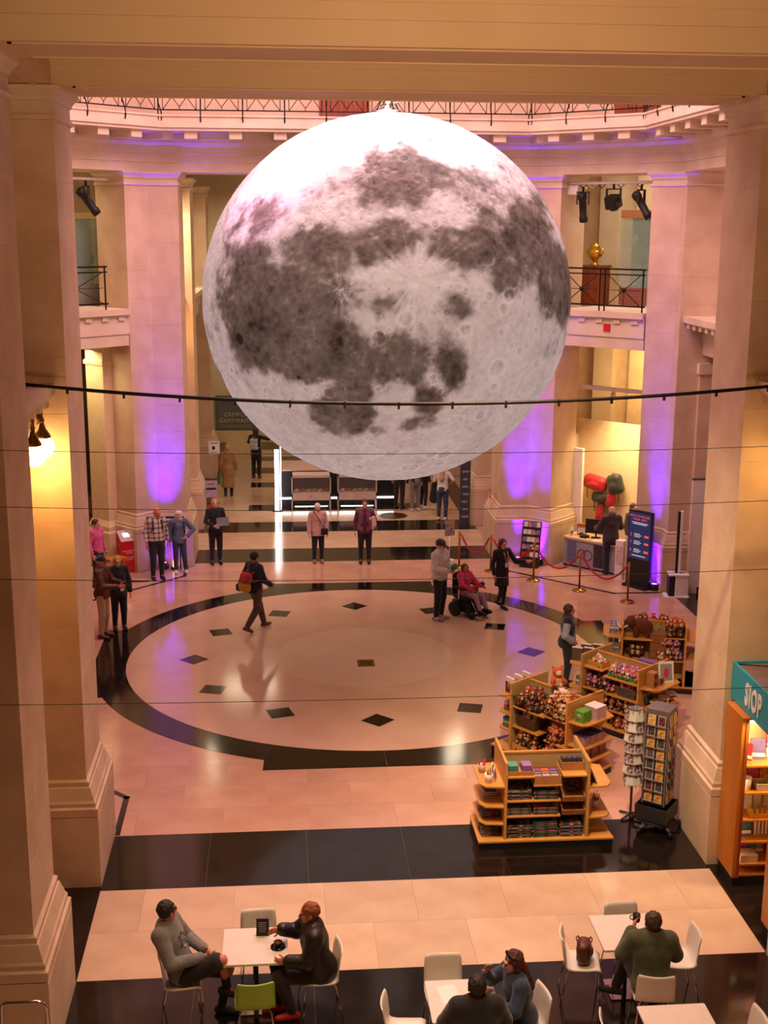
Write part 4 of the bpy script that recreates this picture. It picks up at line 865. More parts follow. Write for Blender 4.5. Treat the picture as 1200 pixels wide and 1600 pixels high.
# wheelchair and its user
wc = empty('wheelchair', (4.14, 26.85, 0), R(40), 'black powered wheelchair with the child in pink', 'wheelchair')
MB().box(-.22, .22, -.24, .22, .40, .47, None, .03).build('seat', BLK, wc); MB().box(-.21, .21, .20, .27, .45, .95, None, .03).build('backrest', BLK, wc)
for s in (-1, 1):
    MB().lathe([(.16, -.035), (.17, -.03), (.17, .03), (.16, .035), (.09, .03), (.08, .04), (.001, .04)], 20, Matrix.Translation((s*.27, .10, .17)) @ Matrix.Rotation(math.pi/2, 4, 'Y')).build('drive_wheel', BLACK, wc)
    MB().lathe([(.085, -.025), (.09, .02), (.04, .025), (.001, .025)], 16, Matrix.Translation((s*.22, -.36, .09)) @ Matrix.Rotation(math.pi/2, 4, 'Y')).build('front_castor', BLACK, wc)
    MB().box(*sorted((s*.22, s*.28)), -.2, .16, .64, .68, None, .01).build('armrest', BLK, wc); MB().box(*sorted((s*.24, s*.26)), -.02, .02, .42, .65).build('armrest_post', CHROME, wc)
    MB().tube([(s*.14, -.24, .42), (s*.14, -.46, .16)], .016, 6).build('footrest_bar', CHROME, wc); MB().box(s*.14-.08, s*.14+.08, -.58, -.44, .11, .135).build('footplate', BLACK, wc)
MB().box(-.22, .22, -.3, .26, .12, .34, None, .04).build('motor_base', BLACK, wc); jo = MB().box(.21, .29, -.3, -.18, .66, .74, None, .02).build('control_box', BLACK, wc); MB().tube([(.25, -.25, .74), (.25, -.25, .80)], .012, 6).build('joystick', CHROME, jo)
p13_ = person('child in a bright pink jacket sitting in the wheelchair', (4.14, 26.85, .0), R(40), 1.42, cloth('bright_pink', '#d2265a', '#e23a6c', bump=.5, bs=25), cloth('mauve_leggings', '#a48798', '#b597a7'), 'brown', 'bob', 'red', BLACK, sit=True, loose=.04, hp=R(-18), hy=R(-25), pose=SITP(.08, pe=(0, .05, .62), hiL=(.09, .02, .60), hiR=(-.09, .02, .60), wa=(0, .07, .78), ch=(0, .09, .97), ne=(0, .10, 1.15), he=(0, .07, 1.265), shL=(.17, .08, 1.08), shR=(-.17, .08, 1.08), knL=(.14, -.42, .60), knR=(-.10, -.42, .60), anL=(.16, -.58, .26), anR=(-.10, -.58, .26), elL=(.27, -.08, .86), wrL=(.28, -.3, .80), elR=(-.26, -.06, .86), wrR=(-.12, -.24, .76)))
strapbag('red shoulder bag on the lap of the child in pink', p13_, (.04, -.24, .74), cloth('bag_crimson', '#8f0f22', '#a3162b'), (.11, .05, .08), strap=[(-.05, -.22, .8), (-.12, -.08, .98), (-.14, .06, 1.14), (-.06, .16, 1.16)], name='shoulder_bag')

# ---------------------------------------------------------------- cafe furniture
CHW = mat('white_chair_shell', '#d9d2c4', '#ddd7ca', rough=.35); CHG = mat('lime_chair_shell', '#7fa81c', '#89b224', rough=.35)
def chair_mesh():
    prof = [(-.215, .425), (-.205, .445), (-.17, .455), (-.05, .445), (.08, .44), (.145, .452), (.18, .485), (.195, .54), (.205, .62), (.215, .70), (.228, .765), (.24, .80)]
    wid = [.19, .20, .205, .212, .212, .21, .208, .208, .207, .205, .20, .185]; n = 9
    top, bot = [], []
    for i, ((y, z), w_) in enumerate(zip(prof, wid)):
        a = Vector((0, *prof[max(i-1, 0)])); b = Vector((0, *prof[min(i+1, len(prof)-1)])); t = (b-a).normalized(); nn = Vector((0, -t.z, t.y))
        for k in range(n):
            u = -1+2*k/(n-1); c = (.03 if i > 6 else .012)*u*u; p = Vector((u*w_, y, z))+nn*c*(1 if i > 6 else 1)
            top.append(p+nn*.006); bot.append(p-nn*.006)
    m = len(prof); mb = MB(); mb.smooth = True; N = m*n
    fs1 = [(i*n+k, i*n+k+1, (i+1)*n+k+1, (i+1)*n+k) for i in range(m-1) for k in range(n-1)]
    nv = len(mb.v); mb.v += [tuple(p) for p in top+bot]
    for f in fs1: mb.cur = 0; mb.face(list(f))
    for f in fs1: mb.cur = 1; mb.face([N+i for i in reversed(f)])
    mb.cur = 0; mb.smooth = False
    edge = [k for k in range(n)]+[i*n+n-1 for i in range(1, m)]+[(m-1)*n+k for k in range(n-2, -1, -1)]+[i*n for i in range(m-2, 0, -1)]
    for a, b in zip(edge, edge[1:]+edge[:1]): mb.face([b, a, N+a, N+b])
    return mb
SHELLW = chair_mesh().mesh('shell', (CHW, CHW)); SHELLG = chair_mesh().mesh('shell_g', (CHW, CHG)); SHELLGG = chair_mesh().mesh('shell_gg', (CHG, CHG))
LEGS = [MB().tube([(sx*.14, sy*.13-.02, .435), (sx*.17, sy*.17-.02, .38), (sx*.21, sy*.22, .0)], .009, 6).mesh('leg', (CHROME,)) for sx in (-1, 1) for sy in (-1, 1)]
def chair(x, y, face, label, shell=SHELLW):
    o = empty('cafe_chair', (x, y, 0), R(face), label, 'chair', 'cafe chairs'); link('seat_shell', shell, o)
    for l in LEGS: link('leg', l, o)
    MB().box(-.15, .15, -.14, .1, .425, .437).build('seat_plate', CHROME, o); return o
TT = mat('white_table_top', '#d8cabd', '#ddd0c4', rough=.35)
def table(x, y, label, rz=0.):
    o = empty('cafe_table', (x, y, 0), rz, label, 'table', 'cafe tables')
    MB().box(-.355, .355, -.36, .36, .715, .74, None, .012).build('table_top', TT, o); MB().lathe([(.03, .02), (.03, .70), (.09, .70), (.09, .715)], 12).build('column', IRON, o)
    MB().box(-.2, .2, -.2, .2, 0, .018, None, .01).build('base_plate', CHROME, o); return o
table(-.33, 12.585, 'white square cafe table with a coffee cup and menu card'); table(3.85, 12.56, 'white square cafe table beside the brown handbag chair')
table(1.81, 11.42, 'white square cafe table with a paper bag on it'); table(3.92, 10.82, 'empty white cafe table cut off by the bottom edge')
chair(-1.14, 12.45, 92, 'white cafe chair under the man in the grey sweatshirt'); chair(-.30, 13.02, 2, 'empty white cafe chair behind the coffee cup table')
chair(.38, 12.42, -84, 'white cafe chair under the person in the black jacket'); chair(-.33, 11.98, 184, 'lime green cafe chair in front of the coffee table', SHELLGG)
chair(3.30, 12.47, 80, 'white cafe chair carrying the brown handbag'); chair(3.92, 12.86, 4, 'empty white cafe chair tucked behind the handbag table')
chair(4.40, 12.44, -92, 'empty white cafe chair right of the handbag table'); chair(3.93, 11.80, 172, 'white cafe chair under the man in the green jacket')
chair(1.70, 11.96, 0, 'empty white cafe chair behind the paper bag table'); chair(1.20, 11.36, 82, 'white and green cafe chair at the bottom left of the paper bag table', SHELLG)
chair(2.46, 11.40, -80, 'green-backed cafe chair under the woman in denim', SHELLG); chair(1.86, 10.74, 178, 'cafe chair under the man with cropped hair')
chair(4.55, 10.86, -88, 'white cafe chair at the bottom edge right of the empty table'); chair(3.36, 10.90, 86, 'white cafe chair at the bottom edge left of the empty table')
GREYSW = cloth('grey_marl', '#6f6c68', '#7f7b76'); CAF = 'people sitting in the cafe'
p22_ = person('man in a grey printed sweatshirt and shorts sitting cross-legged', (-1.10, 12.45, 0), R(74), 1.78, GREYSW, BLK, 'black', 'short', 'red', mat('black_white_sole', '#171616', '#201f1f', rough=.6), sit=True, res=.0105, hy=R(58), group=CAF, loose=.03, legskin=True, wide=1.02, pose=SITP(.20, knR=(-.05, -.43, .74), anR=(.06, -.44, .36), tR=(.25, -.9, -.3), knL=(.13, -.44, .53), anL=(.12, -.36, .10), elL=(.27, .06, .76), wrL=(.07, -.2, .76), elR=(-.27, .04, .76), wrR=(-.04, -.22, .74)))
pr = empty('shirt_print', (0, 0, 0), 0, 'colourful print on the front of the grey sweatshirt', 'print')
for i, (x, z, w_, h_, c) in enumerate(((-.06, .06, .05, .02, '#20407a'), (0, .07, .04, .03, '#1d6a3a'), (.05, .03, .035, .05, '#b0242c'), (-.04, .01, .045, .025, '#6a2f7a'), (.02, -.02, .05, .02, '#2b6f3f'), (-.06, -.04, .04, .02, '#32406a'), (.05, -.06, .03, .025, '#1d7a52'), (0, -.08, .05, .012, '#d6d2cc'))):
    MB().box(x-w_/2, x+w_/2, -.004, .004, z-h_/2, z+h_/2, None, .005).build('print_patch', mat('print_%d' % i, c, rough=.8), pr)
put(pr, p22_, (0, .005, .90), (R(-16), 0, 0))
p23_ = person('short-haired person in a black jacket pointing across the coffee table', (.36, 12.42, 0), R(-84), 1.72, mat('black_quilted', '#141010', '#1d1716', rough=.45, bump=.4, bscale=30), cloth('dark_plum', '#1d0f10', '#271517'), 'ginger', 'short', 'red', REDSH, sit=True, res=.0105, group=CAF, loose=.045, wide=1.05, fat=1.1, hy=R(-8), hp=R(6), pose=SITP(-.06, elR=(-.27, -.2, .84), wrR=(-.2, -.38, .92), hdR=(.1, -1, .0), elL=(.27, -.14, .78), wrL=(.18, -.36, .76), anL=(.10, -.30, .10), anR=(-.08, -.42, .10), curl=.6))
p24_ = person('man with cropped dark hair in black seen from behind at the bottom', (1.86, 10.78, 0), R(180), 1.78, BLK, NAVY, 'black', 'short', 'tan', sit=True, res=.0115, group=CAF, loose=.04, wide=1.08, pose=SITP(-.05, elL=(.28, -.16, .78), wrL=(.17, -.38, .79), elR=(-.28, -.16, .78), wrR=(-.15, -.38, .79)))
p25_ = person('long-haired woman in a denim jacket eating at the paper bag table', (2.42, 11.40, 0), R(-76), 1.68, cloth('denim', '#22324a', '#30445f'), DJEAN, 'darkred', 'long', 'pale', SHW, sit=True, res=.0105, group=CAF, loose=.032, hp=R(8), pose=SITP(-.08, elR=(-.26, -.24, .86), wrR=(-.10, -.36, 1.05), hdR=(.2, .0, 1), elL=(.26, -.2, .8), wrL=(.12, -.4, .85)))
sg = empty('sunglasses', (0, 0, 0), 0, 'dark sunglasses pushed up on the long-haired woman’s head'.replace('’', ''), 'sunglasses')
for s in (-1, 1):
    MB().ball((s*.033, 0, 0), (.028, .008, .02), 10, 6).build('lens', mat('dark_lens', '#120c0a', rough=.1), sg); MB().tube([(s*.06, 0, 0), (s*.085, .05, .0), (s*.09, .1, -.01)], .004, 5).build('temple', BLACK, sg)
MB().tube([(-.01, 0, .005), (.01, 0, .005)], .004, 5).build('bridge', BLACK, sg); put(sg, p25_, (0, -.17, 1.30), (R(-35), 0, 0))
p26_ = person('man in an olive green jacket holding a mug at the handbag table', (3.92, 11.84, 0), R(172), 1.74, cloth('olive', '#3c4128', '#4a5033'), BLK, 'brown', 'short', 'red', mat('black_white_sole', '#171616'), sit=True, res=.0105, group=CAF, loose=.042, wide=1.06, hy=R(8), pose=SITP(-.06, elL=(.29, -.12, .80), wrL=(.17, -.30, .98), hdL=(-.3, -.6, .6), elR=(-.27, -.18, .78), wrR=(-.1, -.40, .78), anL=(.32, -.30, .30), knL=(.18, -.42, .56), tL=(.9, -.4, -.1)))
gl = empty('spectacles', (0, 0, 0), 0, 'thin spectacles of the man in the olive jacket', 'spectacles')
for s in (-1, 1):
    MB().tube([(s*.033+.022*math.cos(a), 0, .018*math.sin(a)) for a in np.linspace(0, 6.28, 12)], .002, 5).build('rim', CHROME, gl); MB().tube([(s*.056, 0, .005), (s*.08, .06, .005), (s*.083, .1, -.005)], .002, 5).build('temple', CHROME, gl)
put(gl, p26_, (0, -.20, 1.21), (0, 0, R(8)))
mug = empty('mug', (0, 0, 0), 0, 'dark mug in the hand of the man in the olive jacket', 'mug')
MB().lathe([(.001, .0), (.035, 0), (.04, .01), (.042, .09), (.038, .09), (.036, .012), (.001, .012)], 16).build('cup', BLACK, mug); MB().tube([(.04, 0, .075), (.07, 0, .065), (.07, 0, .03), (.04, 0, .02)], .006, 6).build('handle', BLACK, mug)
put(mug, p26_, (.12, -.40, 1.02))
# on the tables
cup = empty('coffee_cup', (-.08, 12.53, .74), 0, 'black coffee cup on a saucer on the front left table', 'cup')
MB().lathe([(.001, .0), (.04, 0), (.08, .012), (.083, .016), (.04, .008), (.001, .008)], 24).build('saucer', mat('black_glaze', '#120f0e', rough=.15), cup)
MB().lathe([(.001, .01), (.028, .01), (.044, .05), (.048, .07), (.045, .07), (.04, .05), (.001, .05)], 24).build('bowl', mat('black_glaze', '#120f0e'), cup); MB().lathe([(.001, .062), (.044, .062), (.001, .0625)], 24).build('coffee', mat('coffee_foam', '#8a5a35', '#a7734a', rough=.5), cup)
MB().tube([(.045, 0, .06), (.07, .005, .055), (.068, .005, .03), (.04, 0, .025)], .005, 6).build('handle', mat('black_glaze', '#120f0e'), cup)
mc = empty('menu_card', (-.25, 12.80, .74), R(-3), 'black menu card standing on the coffee cup table', 'menu card')
for s in (-1, 1): MB().box(-.07, .07, -.002, .002, 0, .20, Matrix.Translation((0, s*.03, 0)) @ Matrix.Rotation(s*R(8), 4, 'X')).build('card_panel', BLACK, mc)
for k in range(6): MB().box(-.045+.008*(k % 2), .045-.006*(k % 3), -.040+.0006*k, -.036, .165-k*.022, .171-k*.022, Matrix.Rotation(-R(8), 4, 'X') if False else None).build('printed_line', mat('grey_print', '#8d8a86', rough=.8), mc)
pb = empty('paper_bag', (1.98, 11.28, .74), R(20), 'crumpled brown paper bag on the nearest cafe table', 'bag')
link('bag_body', solid([rbox((0, 0, .10), (.07, .05, .10), None, .03), ell((.03, -.02, .18), (.05, .03, .04)), sub(ell((0, 0, .24), (.05, .03, .06)))], .009, 'bag', (mat('kraft_paper', '#8a5230', '#9b6038', rough=.85, bump=.6, bscale=25),)), pb)
bt = empty('drink_bottle', (2.06, 11.62, .74), 0, 'small green bottle on the paper bag table', 'bottle')
MB().lathe([(.001, 0), (.03, 0), (.032, .02), (.032, .11), (.014, .15), (.014, .18)], 16).build('glass', mat('green_glass', '#2f6d35', '#3b7d40', rough=.15), bt); MB().lathe([(.016, .175), (.016, .195), (.001, .196)], 12).build('cap', WHITE, bt)
sh = MB().box(-.10, .10, -.16, .16, 0, .003).build('paper_sheet', WHITE, None, (1.68, 11.52, .7405), (0, 0, R(8))); tag(sh, 'white paper sheet lying on the paper bag table', 'paper')
hb = empty('handbag', (3.33, 12.45, .462), R(75), 'slouchy brown leather handbag on a white cafe chair', 'handbag')
link('bag_body', solid([rbox((0, 0, .13), (.13, .08, .13), None, .07), ell((.05, -.02, .1), (.10, .09, .09)), ell((-.06, .02, .18), (.07, .06, .07))], .011, 'bag', (LEATHER,)), hb)
for s in (-1, 1): MB().tube([(-.08, s*.05, .22), (-.08, s*.07, .27), (0, s*.09, .28), (.08, s*.07, .26), (.08, s*.05, .22)], .008, 6).build('handle', LEATHER, hb)
# chrome guard rail by the near left pillar
gr = empty('guard_rail', (-2.55, 11.30, 0), 0, 'bent chrome guard rail in front of the nearest left pillar', 'guard rail')
MB().tube([(-.28, .05, 0), (-.26, .05, .95), (-.22, .05, .98), (.10, .05, .98), (.15, .05, .96), (.18, .05, .90), (.18, .05, 0)], .02, 8).build('hoop', CHROME, gr)
MB().tube([(-.27, .05, .97), (-.36, -.25, .8), (-.38, -.32, 0)], .02, 8).build('stay', CHROME, gr)
# ---------------------------------------------------------------- gift shop displays
PINE = mat('honey_wood', '#c0853c', '#cf954a', rough=.42, scale=2.5, cscale=(1, 1, 9))
PANEL = mat('cream_pegboard', '#a98f5e', '#b59b6a', rough=.6, scale=2)
KRAFT = mat('kraft_box', '#a06c3c', '#ad7846', rough=.8)
PAPER = mat('paper_white', '#d9d4cc', '#e2ddd5', rough=.6)
WICKER = mat('dark_wicker', '#3b2416', '#573721', rough=.7, scale=40, bump=.8, bscale=50)
WIRE = mat('basket_wire', '#4a4038', rough=.35, metal=.8)
def dye(h, h2=None, rough=.6): return mat('dye_'+h.strip('#')+(h2 or '').strip('#'), h, h2 or h, rough=rough, scale=18)
class Gondola:
    def __init__(s, x, y, deg, label, front, left=(), right=(), W=.6, Dp=.45, top=1.28):
        s.o = empty('shop_gondola', (x, y, 0), R(deg), label, 'shelving', 'shop display gondolas'); s.m = Matrix.Translation((x, y, 0)) @ Matrix.Rotation(R(deg), 4, 'Z'); s.a = R(deg)
        P = [(-W-.36, -Dp-.04), (W+.36, -Dp-.04), (W+.30, Dp-.1), (W+.05, Dp+.04), (-W-.05, Dp+.04), (-W-.36, Dp-.1)]
        MB().prism(offset(P, -.012), 0, .105).build('plinth', BLACK, s.o); MB().prism(P, .105, .13).build('deck', PINE, s.o)
        for sx in (-1, 1):
            MB().box(*sorted((sx*W, sx*(W-.035))), -Dp, Dp, .13, top).build('end_panel', PINE, s.o)
            MB().box(*sorted((sx*(W-.035), sx*(W-.04))), -Dp+.01, Dp-.01, .13, top-.02).build('end_lining', PANEL, s.o)
        MB().box(-W+.035, W-.035, -.012, .012, .13, top-.03).build('back_panel', PANEL, s.o); MB().box(-W+.035, W-.035, -.02, .02, top-.05, top-.02).build('top_rail', PINE, s.o)
        for u0, u1, z in front: MB().box(u0, u1, -Dp+.02, -.012, z-.022, z).build('shelf', PINE, s.o)
        for u0, u1, z in ((-W+.04, W-.04, .5), (-W+.04, W-.04, .9)): MB().box(u0, u1, .012, Dp-.02, z-.022, z).build('shelf', PINE, s.o)
        for sg, zs in ((-1, left), (1, right)):
            for z in zs: MB().prism(ccw([(sg*W, -.43), (sg*(W+.26), -.40), (sg*(W+.33), -.30), (sg*(W+.33), .30), (sg*(W+.10), .40), (sg*W, .40)]), z-.022, z).build('end_shelf', PINE, s.o)
    def at(s, o, u, v, z, r=0.):
        o.location = s.m @ Vector((u, v, z)); o.rotation_euler = (0, 0, s.a+r); return o
def boxthing(name, label, cat, sx, sy, sz, m, group, bands=(), lid=None, face=None):
    o = empty(name, (0, 0, 0), 0, label, cat, group); MB().box(-sx/2, sx/2, -sy/2, sy/2, 0, sz, None, .003).build('carton', m, o)
    for z0, z1, mm in bands: MB().box(-sx/2-.001, sx/2+.001, -sy/2-.001, sy/2+.001, z0*sz, z1*sz).build('printed_band', mm, o)
    if lid: MB().box(-sx/2-.002, sx/2+.002, -sy/2-.002, sy/2+.002, sz*.97, sz+.003).build('lid', lid, o)
    if face: MB().lathe([(.001, 0), (min(sx, sz)*.32, 0), (min(sx, sz)*.32, .002), (.001, .002)], 16, Matrix.Translation((0, -sy/2, sz*.5)) @ Matrix.Rotation(math.pi/2, 4, 'X')).build('printed_roundel', face, o)
    return o
def tray(w_, d, h, m=KRAFT):
    mb = MB(); t = .008
    mb.box(-w_/2, w_/2, -d/2, d/2, 0, t); mb.box(-w_/2, w_/2, -d/2, -d/2+t, t, h); mb.box(-w_/2, w_/2, d/2-t, d/2, t, h); mb.box(-w_/2, -w_/2+t, -d/2+t, d/2-t, t, h); mb.box(w_/2-t, w_/2, -d/2+t, d/2-t, t, h)
    return mb.mesh('tray', (m,))
def wire_basket(w_, d, h):
    mb = MB(); 
    for k in range(5):
        z = h*k/4; f = .82+.18*k/4; a, b = w_/2*f, d/2*f
        mb.tube([(-a, -b, z), (a, -b, z), (a, b, z), (-a, b, z), (-a, -b, z)], .004 if k < 4 else .006, 5)
    for s in range(9):
        u = -1+s/4
        for e in (-1, 1):
            mb.tube([(u*w_/2*.82, e*d/2*.82, 0), (u*w_/2, e*d/2, h)], .003, 4); mb.tube([(e*w_/2*.82, u*d/2*.82, 0), (e*w_/2, u*d/2, h)], .003, 4)
    mb.box(-w_*.41, w_*.41, -d*.41, d*.41, 0, .006); return mb.mesh('wire_basket', (WIRE,))
def wicker_basket(w_, d, h, m=WICKER):
    mb = MB(); rings = []
    for k, z in enumerate(np.linspace(0, h, 9)):
        f = .85+.15*z/h+(.012 if k % 2 else 0); rings.append([Vector((w_/2*f*sx, d/2*f*sy, z)) for sx, sy in ((-1, -1), (-.5, -1), (0, -1), (.5, -1), (1, -1), (1, 0), (1, 1), (.5, 1), (0, 1), (-.5, 1), (-1, 1), (-1, 0))])
    mb.loft(rings, False); inner = [[Vector((v.x*.93, v.y*.9, v.z)) for v in r] for r in rings[::-1]]; inner[-1] = [Vector((v.x, v.y, .01)) for v in inner[-1]]; mb.loft([rings[-1]]+inner, False); mb.box(-w_*.41, w_*.41, -d*.41, d*.41, 0, .008)
    return mb.mesh('wicker', (m,))
# soft toys
def toy_mesh(kind):
    pr = [ell((0, 0, .065), (.052, .046, .062), None, .01), ell((0, -.012, .145), (.046, .042, .040), None, .01), ell((0, -.052, .135), (.022, .018, .017), None, .006)]
    for s in (-1, 1): pr += [ell((s*.036, .0, .182), (.015, .010, .018 if kind != 'rabbit' else .05), None, .006), cap((s*.04, -.015, .09), .017, (s*.062, -.05, .06), .016, .006), cap((s*.03, -.03, .03), .022, (s*.045, -.085, .022), .019, .006)]
    if kind == 'panda': pr.append(cap((0, .04, .03), .02, (.05, .10, .035), .018, .008))
    def mf(c):
        r = np.zeros(len(c)); r[(c[:, 1] < -.045) & (c[:, 2] > .115)] = 1; r[(c[:, 1] < -.034) & (c[:, 2] < .09) & (abs(c[:, 0]) < .025)] = 1; r[(c[:, 1] < -.066) & (c[:, 2] < .05)] = 2
        r[(c[:, 1] < -.067) & (c[:, 2] > .13) & (abs(c[:, 0]) < .009)] = 2; return r
    return solid(pr, .0125, 'toy', (dye('#5b2b17', '#7a3d20', .9), dye('#c9a98a', '#d8bd9f', .9), dye('#23130d', '#33201a', .9)), mf)
TM = {k: toy_mesh(k) for k in ('bear', 'panda', 'rabbit')}
TC = dict(brown=('#7a3417', '#96451f'), rust=('#b0481c', '#c85a26'), honey=('#c98a45', '#dba45c'), dark=('#4a2112', '#63301a'), pink=('#cf4a7a', '#e078a0'), white=('#d8c8bd', '#e6dad0'), violet=('#7d4a8c', '#9862a8'), red=('#a81d28', '#c22c38'))
MUZ = dict(pink=dye('#d8b7bf', None, .9), violet=dye('#cbb9cf', None, .9))
def toy(kind, col, loc, rot, label, group, sc=1.):
    o = bpy.data.objects.new('soft_toy', TM[kind]); COL.objects.link(o); o.location = loc; o.rotation_euler = rot; o.scale = (sc, sc, sc)
    o.material_slots[0].link = 'OBJECT'; o.material_slots[0].material = dye(*TC[col], .9)
    return tag(o, label, 'soft toy', group)
RT = random.Random(5)
def pile(g, u0, u1, v0, v1, z, nx, ny, nz, cols, kinds, label, sc=1., dz=.10, jit=.03):
    for k in range(nz):
        for i in range(nx):
            for j in range(ny):
                if k and (i in (0, nx-1)) and RT.random() < .35: continue
                f = .12*k
                u = u0+(u1-u0)*((i+.5)/nx*(1-f)+f/2)+RT.uniform(-jit, jit); v = v0+(v1-v0)*((j+.5)/ny*(1-f)+f/2)+RT.uniform(-jit, jit)
                p = g.m @ Vector((u, v, z+k*dz))
                toy(RT.choice(kinds), RT.choice(cols), p, (RT.uniform(-.35, .2), RT.uniform(-.3, .3), g.a+RT.uniform(-.6, .6)), label, label, sc*RT.uniform(.9, 1.08))
TOWEL = {}
def towels(g, u, v, z, n, w_, d, cols, label, th=.026):
    for i in range(n):
        c = cols[i % len(cols)]; key = (round(w_, 2), round(d, 2), th)
        if key not in TOWEL:
            P = []
            for k in range(7): a = -math.pi/2+math.pi*k/6; P.append((-d/2+th/2-math.cos(a)*th/2, th/2+math.sin(a)*th/2))
            P = [(-d/2, 0)] if False else [(y, zz) for y, zz in P]+[(d/2, th), (d/2, 0)]
            mb = MB(); mb.loft([[Vector((x, y, zz)) for y, zz in P] for x in (-w_/2, w_/2)]); TOWEL[key] = mb.mesh('towel', (dye('#888888'),))
        o = bpy.data.objects.new('folded_towel', TOWEL[key]); COL.objects.link(o); o.material_slots[0].link = 'OBJECT'; o.material_slots[0].material = c
        g.at(o, u+RT.uniform(-.006, .006), v+RT.uniform(-.006, .006), z+i*th, RT.uniform(-.04, .04)); tag(o, label, 'towel', label)
def printm(name, a, b, c, sc=30.):
    m = mat(name, a, b, rough=.8, scale=sc, detail=1.5); cr = [n for n in m.node_tree.nodes if n.type == 'VALTORGB'][0]; e = cr.color_ramp.elements.new(.5); e.color = (*rgb(c), 1); cr.color_ramp.interpolation = 'CONSTANT'; return m
T1_ = printm('towel_tropical', '#1d5a3c', '#c2703a', '#35241d', 9.); T2_ = printm('towel_grey', '#6f645c', '#9a8b7d', '#43382f', 9.); T3_ = printm('towel_dark', '#2a2320', '#b9a596', '#6e4b3a', 10.); T4_ = printm('towel_rose', '#a3486a', '#c78a56', '#38533d', 9.); T5_ = printm('towel_blue', '#53697f', '#b58a74', '#8a2a30', 9.)
# -- front gondola with tea towels
g1 = Gondola(3.66, 16.43, 0, 'wooden shop gondola stacked with folded tea towels', [(-.56, -.18, 1.06), (-.56, .2, .70), (-.56, .2, .47), (.22, .56, 1.06), (-.19, .21, .93)], (.92, .62, .36), (.88, .42))
for u, c, c2, nm in ((-.46, '#3d7f6a', '#4a8f79', 'teal'), (-.27, '#7d5596', '#8c63a5', 'lilac')):
    o = boxthing('gift_box', '%s gift box on the top shelf of the towel gondola' % nm, 'box', .13, .17, .1, dye(c, c2), None, lid=dye(c2)); g1.at(o, u, -.24, 1.075)
def tr_(g, u, v, z, w_, d, h, label, m=KRAFT):
    o = link('display_tray', tray(w_, d, h, m)); tag(o, label, 'tray'); return g.at(o, u, v, z)
tr_(g1, -.37, -.24, 1.06, .37, .3, .06, 'low card tray under the teal and lilac boxes'); tr_(g1, .01, -.25, .93, .38, .34, .13, 'card tray of wrapped soaps in the towel gondola'); tr_(g1, .39, -.16, 1.06, .32, .2, .12, 'card tray of dark packets at the gondola top corner')
for i in range(6):
    c = ('#7a4a7d', '#c2562c', '#6d4a8a', '#8f7a8d', '#a59aa0', '#9a8f98')[i]; o = boxthing('soap_bar', 'wrapped soap bar in the card tray of the towel gondola', 'soap', .10, .08, .05, dye(c), 'wrapped soaps', bands=((.3, .7, PAPER),)); g1.at(o, -.11+(i % 3)*.12, -.18-(i//3)*.12, 1.0-(i//3)*.03)
for i in range(4): o = boxthing('packet', 'dark packet standing in the corner card tray', 'packet', .06, .1, .15, dye('#39333b', '#4d4650'), 'dark packets'); g1.at(o, .28+i*.075, -.15, 1.07)
towels(g1, -.38, -.23, .70, 5, .34, .34, [T2_, T3_], 'grey folded towels on the upper left shelf'); towels(g1, .0, -.23, .70, 5, .34, .34, [T1_, T4_], 'tropical folded towels on the upper middle shelf')
towels(g1, -.38, -.23, .47, 4, .34, .34, [T2_], 'grey folded towels on the middle left shelf'); towels(g1, .0, -.23, .47, 4, .34, .34, [T1_, T4_], 'tropical folded towels on the middle shelf')
towels(g1, -.37, -.22, .13, 7, .36, .38, [T3_, T2_], 'patterned folded towels bottom left of the gondola'); towels(g1, .0, -.22, .13, 9, .34, .38, [T1_, T4_], 'bright tropical towels in the bottom middle of the gondola'); towels(g1, .36, -.22, .13, 7, .32, .38, [T3_, T5_], 'striped dark towels bottom right of the gondola')
for z, nm in ((.70, 'upper'), (.50, 'lower')):
    o = tr_(g1, .39, -.24, z, .32, .32, .09, '%s slanted card tray of coiled straps' % nm); o.rotation_euler = (R(18), 0, 0)
    for i in range(7):
        q = MB().tube([(.05*math.cos(a), .035*math.sin(a), .004*i) for a in np.linspace(0, 6.1, 14)], .012, 6).build('coiled_strap', dye('#3a3026', '#6b5a44')); g1.at(q, .30+RT.uniform(0, .18), -.28+RT.uniform(0, .12), z+.05+.014*i); q.rotation_euler = (R(18)+RT.uniform(-.3, .3), RT.uniform(-.3, .3), RT.uniform(0, 3)); tag(q, 'coiled strap in the %s slanted tray' % nm, 'strap', 'coiled straps %s tray' % nm)
def pot(g, u, v, z, label, m=PAPER, fill=None, n=8, h=.13):
    o = empty('white_pot', (0, 0, 0), 0, label, 'pot'); MB().lathe([(.001, 0), (.045, 0), (.06, h), (.056, h), (.042, .01), (.001, .01)], 14).build('tub', m, o)
    for i in range(n):
        a = RT.uniform(0, 6.28); MB().tube([(.02*math.cos(a), .02*math.sin(a), .02), (.055*math.cos(a), .055*math.sin(a), h+RT.uniform(.04, .1))], .006, 5).build('stick', fill or dye('#8a5a34'), o)
    return g.at(o, u, v, z)
pot(g1, -.80, -.26, .92, 'white pot of wooden sticks on the gondola left wing'); pot(g1, -.84, .08, .92, 'glass of red sweets at the back of the left wing', dye('#c7a79b'), dye('#a01822', '#b5222c'), 10, .12)
for i in range(2): o = boxthing('greeting_card', 'greeting card standing on the gondola left wing', 'card', .13, .012, .19, PAPER, 'cards on left wing', bands=((.3, .8, dye('#7d6a86')),)); g1.at(o, -.68, -.22+i*.16, .92, R(75)); o.rotation_euler = (R(-12), 0, R(75))
